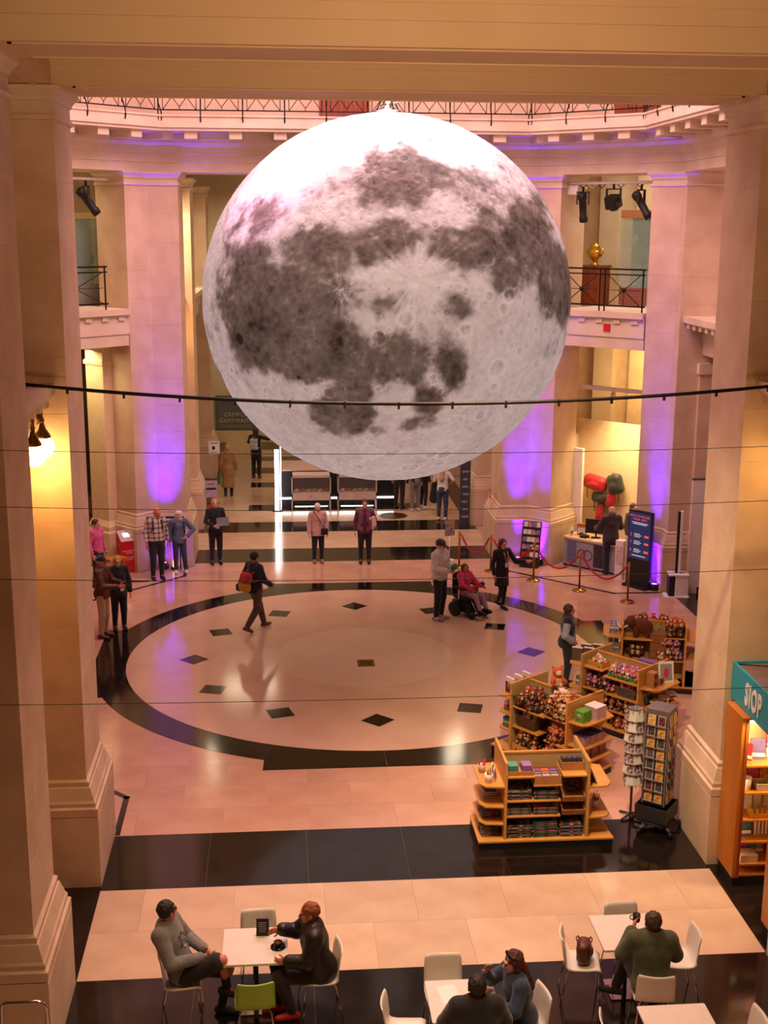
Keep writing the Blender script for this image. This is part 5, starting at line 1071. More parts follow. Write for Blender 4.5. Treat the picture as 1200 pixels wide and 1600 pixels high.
for i in range(3): o = boxthing('guide_book', 'dark book lying on the second left wing shelf', 'book', .17, .22, .03, dye('#3c2a20', '#4d372a'), 'wing books', bands=((.2, .8, PAPER),)); g1.at(o, -.75, -.02, .62+i*.031, R(4*i))
towels(g1, -.76, -.08, .36, 3, .24, .30, [T5_, T4_], 'teal and red towels on the third left wing shelf', .03); towels(g1, -.78, -.20, .13, 6, .24, .28, [T2_], 'pale patterned towels at the foot of the left wing'); towels(g1, -.72, .12, .13, 5, .24, .24, [T3_, T5_], 'dark towels at the back foot of the left wing')
for i in range(7): o = boxthing('record_sleeve', 'thin dark-edged print leaning on the gondola right wing', 'print', .26, .008, .28, PAPER, 'leaning prints', bands=((0, 1, dye('#2c2327', '#a79aa0')),)); g1.at(o, .74, -.22+i*.055, .88, R(80)); o.rotation_euler = (R(-24), 0, R(84))
pot(g1, .78, -.1, .42, 'white pot with orange tags on the right wing', PAPER, dye('#b5602f'), 10, .12)
o = boxthing('card_tray', 'pale card tray at the foot of the right wing', 'tray', .26, .5, .05, dye('#b59a5f', '#c2a76d'), None); g1.at(o, .78, 0, .13)
# -- plush gondola
g2 = Gondola(4.41, 18.87, -52.6, 'wooden shop gondola full of brown soft toys', [(-.56, .12, .90), (.12, .56, .93), (-.56, .0, .56), (.12, .56, .52)], (1.0, .72, .44), (.98, .60, .36))
b1 = link('wire_basket', wire_basket(.56, .40, .16)); tag(b1, 'wire basket heaped with red panda toys in the plush gondola', 'basket'); g2.at(b1, -.26, -.24, .90)
pile(g2, -.5, -.04, -.40, -.08, .905, 4, 3, 3, ['brown', 'rust', 'dark'], ['panda', 'bear'], 'rusty red panda toy heaped in the left wire basket', .9, .085)
b2 = link('wire_basket', wire_basket(.44, .40, .18)); tag(b2, 'wire basket heaped with honey coloured toys', 'basket'); g2.at(b2, .33, -.24, .93)
pile(g2, .12, .54, -.42, -.05, .935, 4, 3, 4, ['honey', 'honey', 'rust', 'white'], ['bear', 'panda'], 'honey-coloured soft toy heaped in the right wire basket', .9, .085)
b3 = link('wicker_basket', wicker_basket(.42, .32, .2)); tag(b3, 'dark wicker basket on the middle shelf of the plush gondola', 'basket'); g2.at(b3, -.30, -.24, .56)
pile(g2, -.46, -.14, -.34, -.14, .66, 3, 2, 1, ['white', 'honey'], ['bear'], 'pale toy peeping out of the dark wicker basket', .8)
pile(g2, .14, .52, -.42, -.1, .53, 3, 2, 2, ['dark', 'brown', 'rust'], ['bear', 'panda'], 'dark brown soft toy on the right middle shelf')
for nm, u in (('left', -.28), ('right', .27)): tr_(g2, u, -.26, .13, .5, .36, .14, '%s wooden crate of toys at the foot of the plush gondola' % nm, PINE); pile(g2, u-.22, u+.22, -.42, -.12, .15, 4, 2, 3, ['brown', 'rust', 'dark', 'honey'], ['bear', 'panda'], 'brown soft toy in the %s bottom crate' % nm, 1., .09)
rp = toy('panda', 'rust', g2.m @ Vector((-.02, .02, 1.255)), (0, 0, g2.a+R(60)), 'large red panda toy sitting on top of the plush gondola', 'single red panda', 1.9)
for i in range(3): o = boxthing('boxed_book', 'white and purple book standing on the plush gondola wing', 'book', .20, .05, .27, PAPER, 'purple books on the wing', bands=((.04, .72, dye('#3a2a55', '#46346a')),), face=dye('#b06a45')); g2.at(o, -.78, -.24+i*.2, 1.0, R(-10))
for i in range(8): o = boxthing('drink_carton', 'small red and green carton on the wing of the plush gondola', 'carton', .07, .07, .16, PAPER, 'small cartons', bands=((0, .28, dye('#2f7a3e')), (.28, .6, dye('#b3283a')))); g2.at(o, -.70-(i % 2)*.1, -.28+(i//2)*.14, .72)
for i in range(4): o = boxthing('puzzle_box', 'blue and green boxed puzzle on the lowest wing shelf', 'box', .15, .12, .17, dye('#2a7fa0', '#3590b2'), 'puzzle boxes', bands=((.45, .62, dye('#9fae3a')), (.05, .35, dye('#3f6f5a', '#7a4a3a')))); g2.at(o, -.76, -.28+i*.18, .44)
o = boxthing('toy_box', 'bright green boxed toy on the plush gondola right wing', 'box', .17, .2, .18, dye('#4f8f2a', '#5ea035'), None, face=dye('#8a9a7a')); g2.at(o, .74, -.24, .98)
o = boxthing('toy_box', 'white dotted box behind the green boxed toy', 'box', .24, .24, .2, printm('dotted', '#c9aeb0', '#d8c2c4', '#b08590', 60.), None, lid=PAPER); g2.at(o, .76, .04, .98)
for i in range(6): o = boxthing('mug_box', 'patterned red and white box on the second right wing shelf', 'box', .12, .13, .15, printm('toile', '#b57f7a', '#d5c2bb', '#8a5a62', 50.), 'patterned boxes', lid=dye('#2a3260', '#35407a')); g2.at(o, .68+(i % 2)*.13, -.26+(i//2)*.16, .60)
for i in range(3): o = boxthing('mug_box', 'patterned carton on the lowest right wing shelf', 'box', .14, .16, .16, printm('toile', '#b57f7a', '#d5c2bb', '#8a5a62', 50.), 'low patterned boxes'); g2.at(o, .75, -.2+i*.2, .36)
# -- gondola with pink toys
g3 = Gondola(5.90, 20.23, -49.7, 'wooden shop gondola with pink toys and gift boxes', [(-.56, -.16, 1.08), (-.14, .56, 1.0), (-.56, .56, .70), (-.56, .56, .42)], (1.05, .62), (.98, .62))
o = link('wooden_crate', tray(.3, .24, .1, PINE)); tag(o, 'small slatted crate of honey toys on the pink toy gondola', 'crate'); g3.at(o, -.36, -.24, 1.08); pile(g3, -.49, -.23, -.34, -.14, 1.10, 3, 3, 2, ['honey', 'white'], ['bear'], 'small honey toy in the slatted crate', .62, .06, .015)
for u, nm in ((.06, 'left'), (.36, 'right')): o = link('felt_tray', tray(.28, .3, .06, dye('#4f8a3a'))); tag(o, 'green felt tray under the pink toys, %s one' % nm, 'tray'); g3.at(o, u, -.23, 1.0)
pile(g3, -.06, .52, -.38, -.08, 1.02, 6, 3, 2, ['pink', 'white', 'pink', 'violet'], ['rabbit', 'bear'], 'pink and white soft toy in the green felt trays', .68, .07, .02)
pile(g3, -.12, -.06, -.3, -.1, 1.01, 1, 2, 1, ['honey'], ['bear'], 'honey toy beside the green felt trays', .8)
o = link('wicker_basket', wicker_basket(.40, .3, .17, dye('#4a4547', '#5d585a'))); tag(o, 'grey woven basket of violet toys on the pink toy gondola', 'basket'); g3.at(o, .3, -.24, .70); pile(g3, .14, .46, -.36, -.12, .74, 4, 2, 2, ['pink', 'violet', 'red'], ['rabbit', 'bear'], 'violet toy in the grey woven basket', .75, .08)
pile(g3, -.54, .06, -.40, -.1, .705, 5, 2, 2, ['red', 'violet', 'pink', 'dark'], ['bear', 'rabbit'], 'red and violet toy on the middle shelf', .8, .08)
pile(g3, -.54, .54, -.42, -.1, .425, 7, 2, 2, ['dark', 'brown'], ['bear'], 'dark brown toy on the lower shelf of the pink toy gondola', .85, .08); pile(g3, -.54, .54, -.42, -.1, .135, 7, 2, 2, ['brown', 'rust'], ['bear', 'panda'], 'brown toy along the foot of the pink toy gondola', .9, .09)
for i in range(4): o = boxthing('hardback_book', 'dark hardback with white page edges on the gondola left wing', 'book', .18, .05, .24, dye('#4a4542', '#5a5450'), 'dark hardbacks', lid=PAPER); g3.at(o, -.84+(i % 2)*.16, -.22+.13*i, 1.05, R(20))
for i in range(8): o = boxthing('tin', 'small blue and white tin under the dark hardbacks', 'tin', .07, .07, .17, dye('#3a3f66', '#a9a3b5'), 'blue tins', bands=((.4, .6, PAPER),)); g3.at(o, -.68-(i % 2)*.1, -.24+(i//2)*.13, .62)
for i in range(3): o = boxthing('mug_gift_box', 'brown gift box with a white front and blue roundel', 'box', .14, .14, .13, KRAFT, 'brown gift boxes', bands=((.04, .96, PAPER),) if False else (), face=dye('#26355f')); g3.at(o, .72, -.24+.0*i+(i == 2)*.18, .98+(i == 1)*.132, R(90))
fr_ = empty('framed_print', (0, 0, 0), 0, 'pink print in a white frame standing on the gondola wing', 'picture'); MB().box(-.13, .13, -.012, .012, 0, .36).build('frame', PAPER, fr_); MB().box(-.10, .10, -.016, -.010, .04, .32).build('mount', dye('#8f8a88'), fr_); MB().ball((.0, -.014, .17), (.05, .006, .09), 12, 8).build('motif', dye('#b52a63'), fr_); g3.at(fr_, .78, .1, .98, R(45)); fr_.rotation_euler = (R(-14), 0, g3.a+R(50))
for i in range(3): o = boxthing('wrapped_bundle', 'white wrapped bundle on the gondola wing', 'bundle', .18, .16, .1, PAPER, 'white bundles', bands=((.3, .6, dye('#9a3a5a')),)); g3.at(o, .76, -.12+i*.2, .62+.02*i, R(30*i))
o = boxthing('cloth_bag', 'folded black bag hanging on the end of the pink toy gondola', 'bag', .03, .24, .26, BLK, None, bands=((.5, .7, dye('#6e6760')),)); g3.at(o, .64, -.2, .68)
o = boxthing('toy_case', 'lilac carry case behind the white boxes', 'case', .34, .12, .24, dye('#6a4a9a', '#7d5cae'), None, bands=((.35, .6, dye('#a55a8a')),)); g3.at(o, .36, .16, 1.02)
MBr = link('felt_strip', solid([flat((-.5, 0, 0), .05, (.5, 0, 0), .05, (0, 0, 1), 1.5)], .02, 'felt', (dye('#a81a1f', '#bd272b'),))); tag(MBr, 'heap of red felt decorations behind the pink toy gondola panel', 'decorations'); g3.at(MBr, -.05, .2, .95)
# -- back gondola with the mammoth
g4 = Gondola(7.02, 22.27, -15, 'wooden shop gondola with the big mammoth toy', [(-.56, -.02, 1.0), (.2, .56, 1.06), (-.56, .56, .62)], (1.02, .66), (1.02, .66))
mm = empty('mammoth_toy', (0, 0, 0), 0, 'big brown mammoth soft toy with white tusks', 'soft toy'); DM = dye('#4a1f12', '#63301c', .95)
link('body', solid([ell((.04, 0, .20), (.20, .13, .15)), ell((-.17, 0, .28), (.10, .10, .12)), cap((-.24, 0, .26), .05, (-.32, 0, .08), .03), cap((-.32, 0, .08), .03, (-.36, 0, .12), .025)]+[cap((x, y, .12), .055, (x, y, .04), .055) for x in (-.07, .15) for y in (-.07, .07)]+[ell((-.14, s*.10, .30), (.05, .02, .07)) for s in (-1, 1)], .016, 'mammoth', (DM,)), mm)
for s in (-1, 1): MB().tube([(-.22, s*.05, .22), (-.32, s*.07, .16), (-.40, s*.06, .20), (-.43, s*.04, .28)], [.02, .018, .013, .005], 8).build('tusk', PAPER, mm)
g4.at(mm, -.26, -.24, 1.0)
b4 = link('wire_basket', wire_basket(.36, .36, .2)); tag(b4, 'wire basket of rusty toys on the mammoth gondola', 'basket'); g4.at(b4, .38, -.24, 1.06); pile(g4, .22, .54, -.4, -.1, 1.07, 3, 3, 3, ['rust', 'red', 'brown'], ['panda', 'bear'], 'rusty toy in the wire basket of the mammoth gondola', .9, .09)
pile(g4, -.5, .5, .02, .3, 1.05, 7, 2, 2, ['brown', 'dark', 'red'], ['bear', 'panda'], 'brown toy along the back top of the mammoth gondola', .9, .1)
pile(g4, .06, .54, -.44, -.2, .63, 5, 2, 4, ['violet', 'pink', 'red', 'white'], ['rabbit', 'bear'], 'violet and pink toy bunched on the mammoth gondola', .75, .09); pile(g4, -.5, -.2, -.4, -.1, .63, 2, 2, 1, ['rust', 'dark'], ['bear'], 'brown toy below the mammoth', 1.2)
dr = empty('drawer_chest', (0, 0, 0), 0, 'small wooden drawer chest beside the mammoth toy', 'chest'); MB().box(-.15, .15, -.15, .15, 0, .48, None, .004).build('carcass', dye('#6d4424', '#7d5230'), dr)
for k in range(3): d_ = MB().box(-.135, .135, -.16, -.15, .03+k*.15, .16+k*.15).build('drawer', dye('#8a5a33'), dr); MB().ball((0, -.168, .095+k*.15), .012, 8, 6).build('knob', BRASS, d_)
g4.at(dr, .08, -.25, .62)
for i in range(6): o = boxthing('snow_globe', 'blue and white gift on the left wing of the mammoth gondola', 'gift', .08, .08, .16, dye('#3d4a7d', '#b5a9b5'), 'blue gifts', bands=((.6, .9, PAPER),)); g4.at(o, -.68-(i % 2)*.1, -.2+(i//2)*.15, 1.02)
for i in range(6): o = boxthing('tin', 'grey striped tin below the blue gifts', 'tin', .09, .09, .2, dye('#6d6a70', '#8d8a90'), 'grey tins', bands=((.45, .55, PAPER),)); g4.at(o, -.68-(i % 2)*.1, -.2+(i//2)*.15, .66)
g5 = Gondola(8.45, 21.95, -15, 'wooden shop unit with hanging packs half behind the pillar', [(-.56, .56, 1.0), (-.56, .56, .6)], (), (), top=1.45)
for i in range(6): o = boxthing('hanging_pack', 'orange card pack hanging on the shop unit behind the pillar', 'pack', .12, .03, .34, dye('#b5722c', '#c58238'), 'hanging packs', bands=((.7, .95, PAPER),)); g5.at(o, -.5+(i % 3)*.15, -.3-.05*(i//3), 1.02)
pile(g5, -.5, .1, -.4, -.1, .61, 4, 2, 2, ['dark', 'brown'], ['bear'], 'dark toy on the shop unit behind the pillar'); pile(g5, -.5, .1, -.4, -.1, .14, 4, 2, 2, ['dark', 'rust'], ['bear'], 'toy at the foot of the shop unit behind the pillar')

# -- postcard spinner
DGREY = mat('dark_grey_plastic', '#2c2b2b', '#363434', rough=.45); SGREY = mat('mid_grey_metal', '#6d6764', '#7a7471', rough=.4, metal=.4)
sp_ = empty('postcard_spinner', (5.38, 16.46, 0), R(52), 'tall grey postcard spinner on castors beside the right pillar', 'card rack')
MB().prism([(.26*math.cos(a), .26*math.sin(a)) for a in np.linspace(0, 2*math.pi, 13)[:-1]], .13, .16).build('base_disc', DGREY, sp_)
MB().loft([[Vector((r*math.cos(a), r*math.sin(a), z)) for a in np.linspace(math.pi/4, 2*math.pi+math.pi/4, 5)[:-1]] for r, z in ((.24, .14), (.33, .18), (.34, .40), (.32, .40), (.28, .2))], True).build('bottom_bin', DGREY, sp_)
MB().tube([(0, 0, .12), (0, 0, 1.78)], .035, 10).build('pole', SGREY, sp_)
for k in range(5):
    a = k*2*math.pi/5+.3; l_ = MB().tube([(.08*math.cos(a), .08*math.sin(a), .12), (.36*math.cos(a), .36*math.sin(a), .09)], .025, 6).build('foot', DGREY, sp_)
    MB().lathe([(.04, -.02), (.045, 0), (.04, .02)], 12, Matrix.Translation((.37*math.cos(a), .37*math.sin(a), .045)) @ Matrix.Rotation(a, 4, 'Z') @ Matrix.Rotation(math.pi/2, 4, 'X')).build('castor', BLACK, l_)
MB().box(-.17, .17, -.17, .17, 1.78, 1.86, None, .01).build('top_cap', SGREY, sp_)
for k in range(4):
    a = k*math.pi/2+math.pi/4; M_ = Matrix.Rotation(k*math.pi/2, 4, 'Z')
    MB().box(-.165, .165, -.17, -.16, .42, 1.78, M_).build('rack_side', DGREY, sp_); MB().box(.150, .175, -.175, -.150, .42, 1.78, M_).build('corner_post', SGREY, sp_)
    for j in range(8): MB().box(-.15, .15, -.20, -.172, .46+j*.165, .475+j*.165, M_).build('card_ledge', SGREY, sp_)
fan = empty('card_rack', (5.10, 16.80, 0), R(12), 'wire rack of pale greeting cards behind the postcard spinner', 'card rack')
MB().tube([(0, 0, 0), (0, 0, 1.75)], .02, 8).build('pole', SGREY, fan)
for k in range(4): a = k*math.pi/2+.4; MB().tube([(0, 0, .06), (.2*math.cos(a), .2*math.sin(a), .02)], .018, 6).build('foot', DGREY, fan)
for z in (1.72, .55): MB().tube([(.12*math.cos(a), .12*math.sin(a), z) for a in np.linspace(0, 6.283, 20)], .006, 5).build('ring', WIRE, fan)
for k in range(8): a = k*math.pi/4; MB().tube([(.12*math.cos(a), .12*math.sin(a), .5), (.12*math.cos(a), .12*math.sin(a), 1.72)], .005, 5).build('wire', WIRE, fan)
CARD = MB().box(-.055, .055, -.003, .003, 0, .15).mesh('card', (PAPER,)); CARDP = MB().box(-.048, .048, -.0045, -.003, .008, .142).mesh('cardp', (PAPER,))
CM = [printm('pc%d' % i, a, b, c, 22.) for i, (a, b, c) in enumerate((('#a8622a', '#7a8a5a', '#c9a24a'), ('#3f5a6d', '#a5968a', '#6f3a35'), ('#b58a2c', '#8f4a26', '#d2b56a'), ('#4a4a52', '#9a8a8a', '#2c2a30'), ('#7a2a30', '#c08a8a', '#402024'), ('#bfa79f', '#8f6f7a', '#5f5562')))]
def card(parent_m, ang, r, z, x, lean, label, group, ms):
    o = bpy.data.objects.new('postcard', CARD); COL.objects.link(o); M_ = parent_m @ Matrix.Rotation(ang, 4, 'Z') @ Matrix.Translation((x, -r, z)) @ Matrix.Rotation(lean, 4, 'X'); o.matrix_world = M_; tag(o, label, 'card', group)
    c = bpy.data.objects.new('picture', CARDP); COL.objects.link(c); c.parent = o; c.material_slots[0].link = 'OBJECT'; c.material_slots[0].material = RT.choice(ms)
spm = Matrix.Translation(sp_.location) @ Matrix.Rotation(R(52), 4, 'Z'); fm = Matrix.Translation(fan.location) @ Matrix.Rotation(R(12), 4, 'Z')
for k in range(4):
    for j in range(8):
        for x in (-.075, .075): card(spm, k*math.pi/2, .186, .476+j*.165, x, R(-7), 'colourful postcard in the grey spinner', 'postcards on the spinner', CM[:5])
for k in range(8):
    for j in range(7): card(fm, k*math.pi/4, .14, .56+j*.165, 0, R(-12), 'pale greeting card on the wire rack', 'cards on the wire rack', CM[5:]+[PAPER])

# -- shop cabinets with the teal sign
WOODO = mat('orange_veneer', '#b56a1c', '#c27826', rough=.35, scale=1.6, cscale=(3, 3, .5))
LAMPW = mat('cabinet_lamp', '#fff4d6', emit=(1.0, .72, .34), estr=7.0)
TEAL = mat('teal_sign', '#1397ab', '#159cb0', rough=.45); SIGNTOP = mat('sign_top_grey', '#6d5a56', '#77635f', rough=.7)
cb = empty('shop_cabinet', (5.88, 14.72, 0), 0, 'lit veneered shop cabinet with open shelves under the teal sign', 'cabinet', 'veneered shop cabinets')
MB().box(.02, 1.1, .02, .58, 0, .13).build('plinth', BLACK, cb); MB().box(0, .05, 0, .6, .13, 2.34).build('side_panel', WOODO, cb); MB().box(1.1, 1.15, 0, .6, .13, 2.34).build('side_panel', WOODO, cb)
MB().box(.05, .09, -.01, .03, .13, 2.34).build('edge_post', WOODD, cb); MB().box(.05, 1.1, .56, .6, .13, 2.34).build('back_panel', mat('lit_cream_back', '#d8c193', '#e0cc9f', rough=.6), cb); MB().box(0, 1.15, 0, .6, 2.34, 2.37).build('top_panel', WOODO, cb)
for z in (.16, .31, .63, .94, 1.32, 1.70): MB().box(.05, 1.1, .02, .56, z-.025, z).build('shelf', WOODO, cb)
MB().box(.10, 1.05, .04, .08, 2.29, 2.33).build('lamp_strip', LAMPW, cb); MB().box(.055, .07, .05, .08, .18, 2.28).build('lamp_strip', LAMPW, cb)
c2 = empty('shop_cabinet', (5.88, 12.9, 0), 0, 'plain veneered shop cabinet at the right edge of the picture', 'cabinet', 'veneered shop cabinets')
MB().box(.02, 1.1, .02, .76, 0, .13).build('plinth', BLACK, c2); MB().box(0, .05, 0, .78, .13, 2.34).build('side_panel', WOODO, c2); MB().box(.05, 1.15, 0, .05, .13, 2.34).build('front_panel', WOODO, c2); MB().box(.05, 1.15, .73, .78, .13, 2.34).build('back_panel', WOODO, c2); MB().box(0, 1.15, 0, .78, 2.34, 2.37).build('top_panel', WOODO, c2)
CB = lambda u, v, z: (5.88+u, 14.72+v, z)
def cbook(u, v, z, w_, h_, m, label, name='book', ang=0., lean=0., t=.03, cat='book', group=None):
    o = boxthing(name, label, cat, w_, t, h_, m, group, bands=((.12, .3, PAPER),)); o.location = CB(u, v, z); o.rotation_euler = (lean, 0, ang); return o
cbook(.33, .24, 1.70, .19, .27, dye('#5a4a7a', '#6a588c'), 'purple book leaning at the top of the lit cabinet', ang=R(-10), lean=R(-12)); cbook(.17, .22, 1.70, .13, .22, dye('#a81f24'), 'red book beside the purple book in the cabinet', ang=R(-40), lean=R(-12)); cbook(.62, .3, 1.70, .3, .42, printm('pinkprint', '#d6c9c6', '#e0d6d2', '#b8436a', 12.), 'pink and white print at the top of the cabinet', lean=R(-10), name='art_print', cat='print')
for i in range(4): cbook(.16+.17*i, .34, 1.32, .16, .2, dye(('#c9c2bb', '#a8242c', '#c2a12c', '#c24a8a')[i], ('#4a4a4a', '#c24a8a', '#a8242c', '#e0d6d2')[i]), 'patterned %s card on the second cabinet shelf' % ('black and white', 'red', 'yellow', 'pink')[i], lean=R(-10), name='card_pack', cat='card')
tb = MB().lathe([(.001, 0), (.055, 0), (.075, .17), (.07, .17), (.05, .01), (.001, .01)], 16).build('white_tub', PAPER, None, CB(.16, .14, 1.32)); tag(tb, 'white tub on the second cabinet shelf', 'tub')
tb = link('wicker_tray', wicker_basket(.2, .2, .1, dye('#c2b5a5', '#d0c4b5'))); tag(tb, 'pale woven tray next to the white tub', 'basket'); tb.location = CB(.38, .16, 1.32)
for i in range(5): cbook(.15+.13*i, .36, .94, .11, .25, dye(('#c9b44a', '#d8cfc2', '#cfc6b8', '#d8cfc2', '#b5c29a')[i], ('#8a9a5a', None, None, '#c2a12c', None)[i]), '%s box standing on the third cabinet shelf' % ('yellow-green', 'cream', 'white', 'gold and cream', 'sage')[i], name='tea_box', cat='box', t=.07)
tb = link('wood_tray', tray(.26, .2, .07, WOODO)); tag(tb, 'wooden tray of yellow packets on the third shelf', 'tray'); tb.location = CB(.36, .14, .94)
for i in range(4): o = boxthing('packet', 'yellow packet in the wooden tray of the cabinet', 'packet', .05, .12, .1, dye('#c59a2a'), 'yellow packets'); o.location = CB(.27+.055*i, .14, .95); o.rotation_euler = (0, R(12*i-18), 0)
cbook(.2, .2, .63, .2, .24, dye('#2a4a6a', '#4a6f92'), 'blue picture book on the fourth cabinet shelf', lean=R(-10))
for i in range(7): cbook(.36+.05*i, .3, .63, .18, .23, PAPER, 'white-spined book standing on the fourth shelf', ang=R(90), group='white spined books')
for i, c in enumerate(('#c2a12c', '#a8329a', '#4a6f8a', '#8a8078')): cbook(.15+.11*i, .34, .31, .10, .2, dye(c), '%s book low in the cabinet' % ('yellow', 'magenta', 'blue', 'grey')[i], t=.05)
for i in range(3): o = boxthing('photo_book', 'cream book lying flat low in the cabinet', 'book', .24, .2, .035, dye('#cbb39a', '#d6c2ab'), 'flat cream books'); o.location = CB(.24, .15, .31+.036*i)
sgn = empty('shop_sign', (5.98, 14.4, 2.38), 0, 'teal shop fascia sign with white SIOP lettering', 'sign')
MB().box(0, .03, -1.4, 1.06, 0, .50).build('fascia', TEAL, sgn); MB().box(.03, 1.0, -1.4, 1.06, .44, .47).build('top_board', SIGNTOP, sgn); MB().box(.03, 1.0, 1.03, 1.06, 0, .5).build('end_board', TEAL, sgn)
text('lettering', 'SIOP', .42, WHITE, sgn, (-.006, .27, .23), (math.pi/2, 0, -math.pi/2), sx=.60, bold=.012)
MB().tube([(.03, 1.0, .48), (.4, .9, .475), (.7, .3, .475), (.9, -.2, .475)], .008, 6).build('sign_cable', BLACK, sgn)
light('cabinet_light', 'AREA', (6.45, 14.60, 2.3), 26, (1.0, .74, .36), .9, aim=(6.45, 14.95, .6), size_y=.15)
# ---------------------------------------------------------------- barrier, kiosk, signs
ROPE = mat('red_velvet_rope', '#9c0f1c', '#b01826', rough=.75, sheen=.4) if False else mat('red_velvet_rope', '#a30f1e', '#b81828', rough=.75)
posts = [(4.54, 30.78), (5.28, 30.36), (6.20, 29.48), (7.12, 28.53), (8.02, 27.52)]
wh = ['standing behind the man in the pale sweatshirt', 'standing just behind the guide', 'standing in front of the leaflet rack', 'standing in front of the reception desk', 'standing in front of the screen totem']
for (x, y), w_ in zip(posts, wh):
    o = empty('barrier_post', (x, y, 0), 0, 'polished brass barrier post '+w_, 'barrier post', 'brass barrier posts')
    MB().lathe([(.001, 0), (.16, 0), (.165, .012), (.15, .03), (.05, .045), (.03, .06)], 24).build('base', BRASS, o); MB().lathe([(.025, .05), (.025, .86), (.034, .865), (.034, .90), (.02, .91)], 16).build('pole', BRASS, o)
    MB().ball((0, 0, .935), .032, 12, 8).build('finial', BRASS, o); MB().tube([(-.05, 0, .88), (.05, 0, .88)], .009, 6).build('hook_bar', BRASS, o)
for i in range(4):
    a = Vector((*posts[i], .86)); b = Vector((*posts[i+1], .86)); t = (b-a).normalized()
    o = empty('barrier_rope', tuple(a), 0, 'red velvet rope, %s span of the brass barrier' % ('first', 'second', 'third', 'last')[i], 'rope')
    MB().tube([tuple(Vector(p)-a) for p in sag(a+t*.06, b-t*.06, .42, 20)], .022, 8).build('rope', ROPE, o)
    for p in (a+t*.05, b-t*.05): MB().ball(tuple(p-a), .026, 8, 6).build('end_cap', BRASS, o)
# red kiosk
ko = empty('donation_kiosk', (-3.83, 30.98, 0), R(28), 'red donation kiosk with a slanted screen by the left pillar', 'kiosk')
MB().add([(x, y, z) for x in (-.2, .2) for y, z in ((-.17, 0), (.17, 0), (.17, 1.03), (-.17, .80))], [(0, 3, 2, 1), (4, 5, 6, 7), (0, 1, 5, 4), (1, 2, 6, 5), (2, 3, 7, 6), (3, 0, 4, 7)]).build('cabinet', RED, ko)
Ms = Matrix.Translation((0, 0, .915)) @ Matrix.Rotation(math.atan2(.23, .34), 4, 'X')
MB().box(-.19, .19, -.19, .19, 0, .006, Ms).build('sloped_panel', dye('#b5a3a8', '#c2b2b5'), ko); MB().box(-.08, .08, -.05, .09, .006, .012, Ms).build('screen', mat('bright_screen', '#d8dce6', emit=(.85, .9, 1.0), estr=1.2), ko)
for k, tx in enumerate(('RHODDWCH', 'NAWR', '', 'DONATE', 'TODAY')):
    if tx: text('lettering', tx, .055, WHITE, ko, (0, -.173, .56-k*.055), (math.pi/2, 0, 0), ext=.001)
[MB().box(-.203, -.2, -.07, .05-.02*k, .70-.03*k, .712-.03*k).build('text_line', dye('#c99a9a'), ko) for k in range(2)]
# panel behind the couple
pn = empty('info_panel', (-2.85, 30.97, 0), 0, 'dark information panel behind the couple', 'panel')
MB().box(-.46, .46, -.02, .0, .78, 1.40).build('board', dye('#2a1d24', '#33242c'), pn); MB().box(-.20, .22, -.023, -.019, 1.29, 1.35).build('heading_bar', WHITE, pn); MB().box(-.20, .10, -.023, -.019, 1.22, 1.25).build('heading_bar', WHITE, pn)
for k in range(9): MB().box(-.40+(k % 2)*.0, .40-.06*(k % 3), -.023, -.019, 1.14-k*.036, 1.15-k*.036).build('text_line', dye('#8a7f84'), pn)
for s in (-1, 1): MB().box(s*.35-.015, s*.35+.015, -.01, .01, 0, .78).build('leg', IRON, pn)
# purple up-lighters
def uplight(x, y, label, aim, pw, ang=R(50), dist=.0):
    o = empty('uplighter', (x, y, 0), 0, label, 'uplighter'); MB().lathe([(.001, 0), (.09, 0), (.1, .02), (.1, .16), (.085, .17), (.08, .15), (.001, .15)], 20).build('housing', BLACK, o); MB().lathe([(.001, .151), (.078, .151), (.001, .156)], 20).build('lens', PURPLEGLOW, o)
    for s in (-1, 1): MB().box(*sorted((s*.1, s*.115)), -.02, .02, 0, .12).build('yoke', BLACK, o)
    light('uplighter_lamp', 'SPOT', (x, y, .2), pw, PURPLE, spot=ang, blend=1.0, soft=.09, aim=aim); return o
uplight(-2.93, 31.16, 'purple up-lighter on the floor behind the couple', (-2.86, 31.5, 3.0), 6500, R(28))
uplight(6.62, 30.93, 'purple up-lighter behind the leaflet rack', (6.84, 31.15, 3.0), 5000, R(26))
uplight(8.93, 28.46, 'purple up-lighter between the totem and the speaker', (9.05, 28.80, 2.9), 6000, R(24))
uplight(6.14, 31.12, 'purple up-lighter at the foot of the right far pillar', (6.18, 31.5, 3.4), 4500, R(24))
tb = empty('light_tube', (8.84, 28.68, 0), 0, 'glowing purple light tube beside the screen totem', 'light tube'); MB().lathe([(.001, 0), (.08, 0), (.08, .12), (.06, .13)], 16).build('base', BLACK, tb); MB().lathe([(.055, .12), (.055, 1.05), (.04, 1.09), (.001, 1.1)], 16).build('tube', mat('purple_tube', '#2a10a0', emit=(.16, .02, 1.0), estr=6.0), tb)
tb = empty('light_tube', (-2.66, 31.14, 0), 0, 'glowing purple light tube between the couple', 'light tube'); MB().lathe([(.001, 0), (.10, 0), (.10, .03), (.05, .05)], 16).build('base', BLACK, tb); MB().lathe([(.05, .04), (.05, .22), (.001, .23)], 16).build('warm_lamp', mat('amber_lamp', '#ffb060', emit=(1., .5, .25), estr=3.0), tb); MB().lathe([(.055, .25), (.055, .95), (.04, .99), (.001, 1.0)], 16).build('tube', mat('purple_tube', '#2a10a0'), tb)
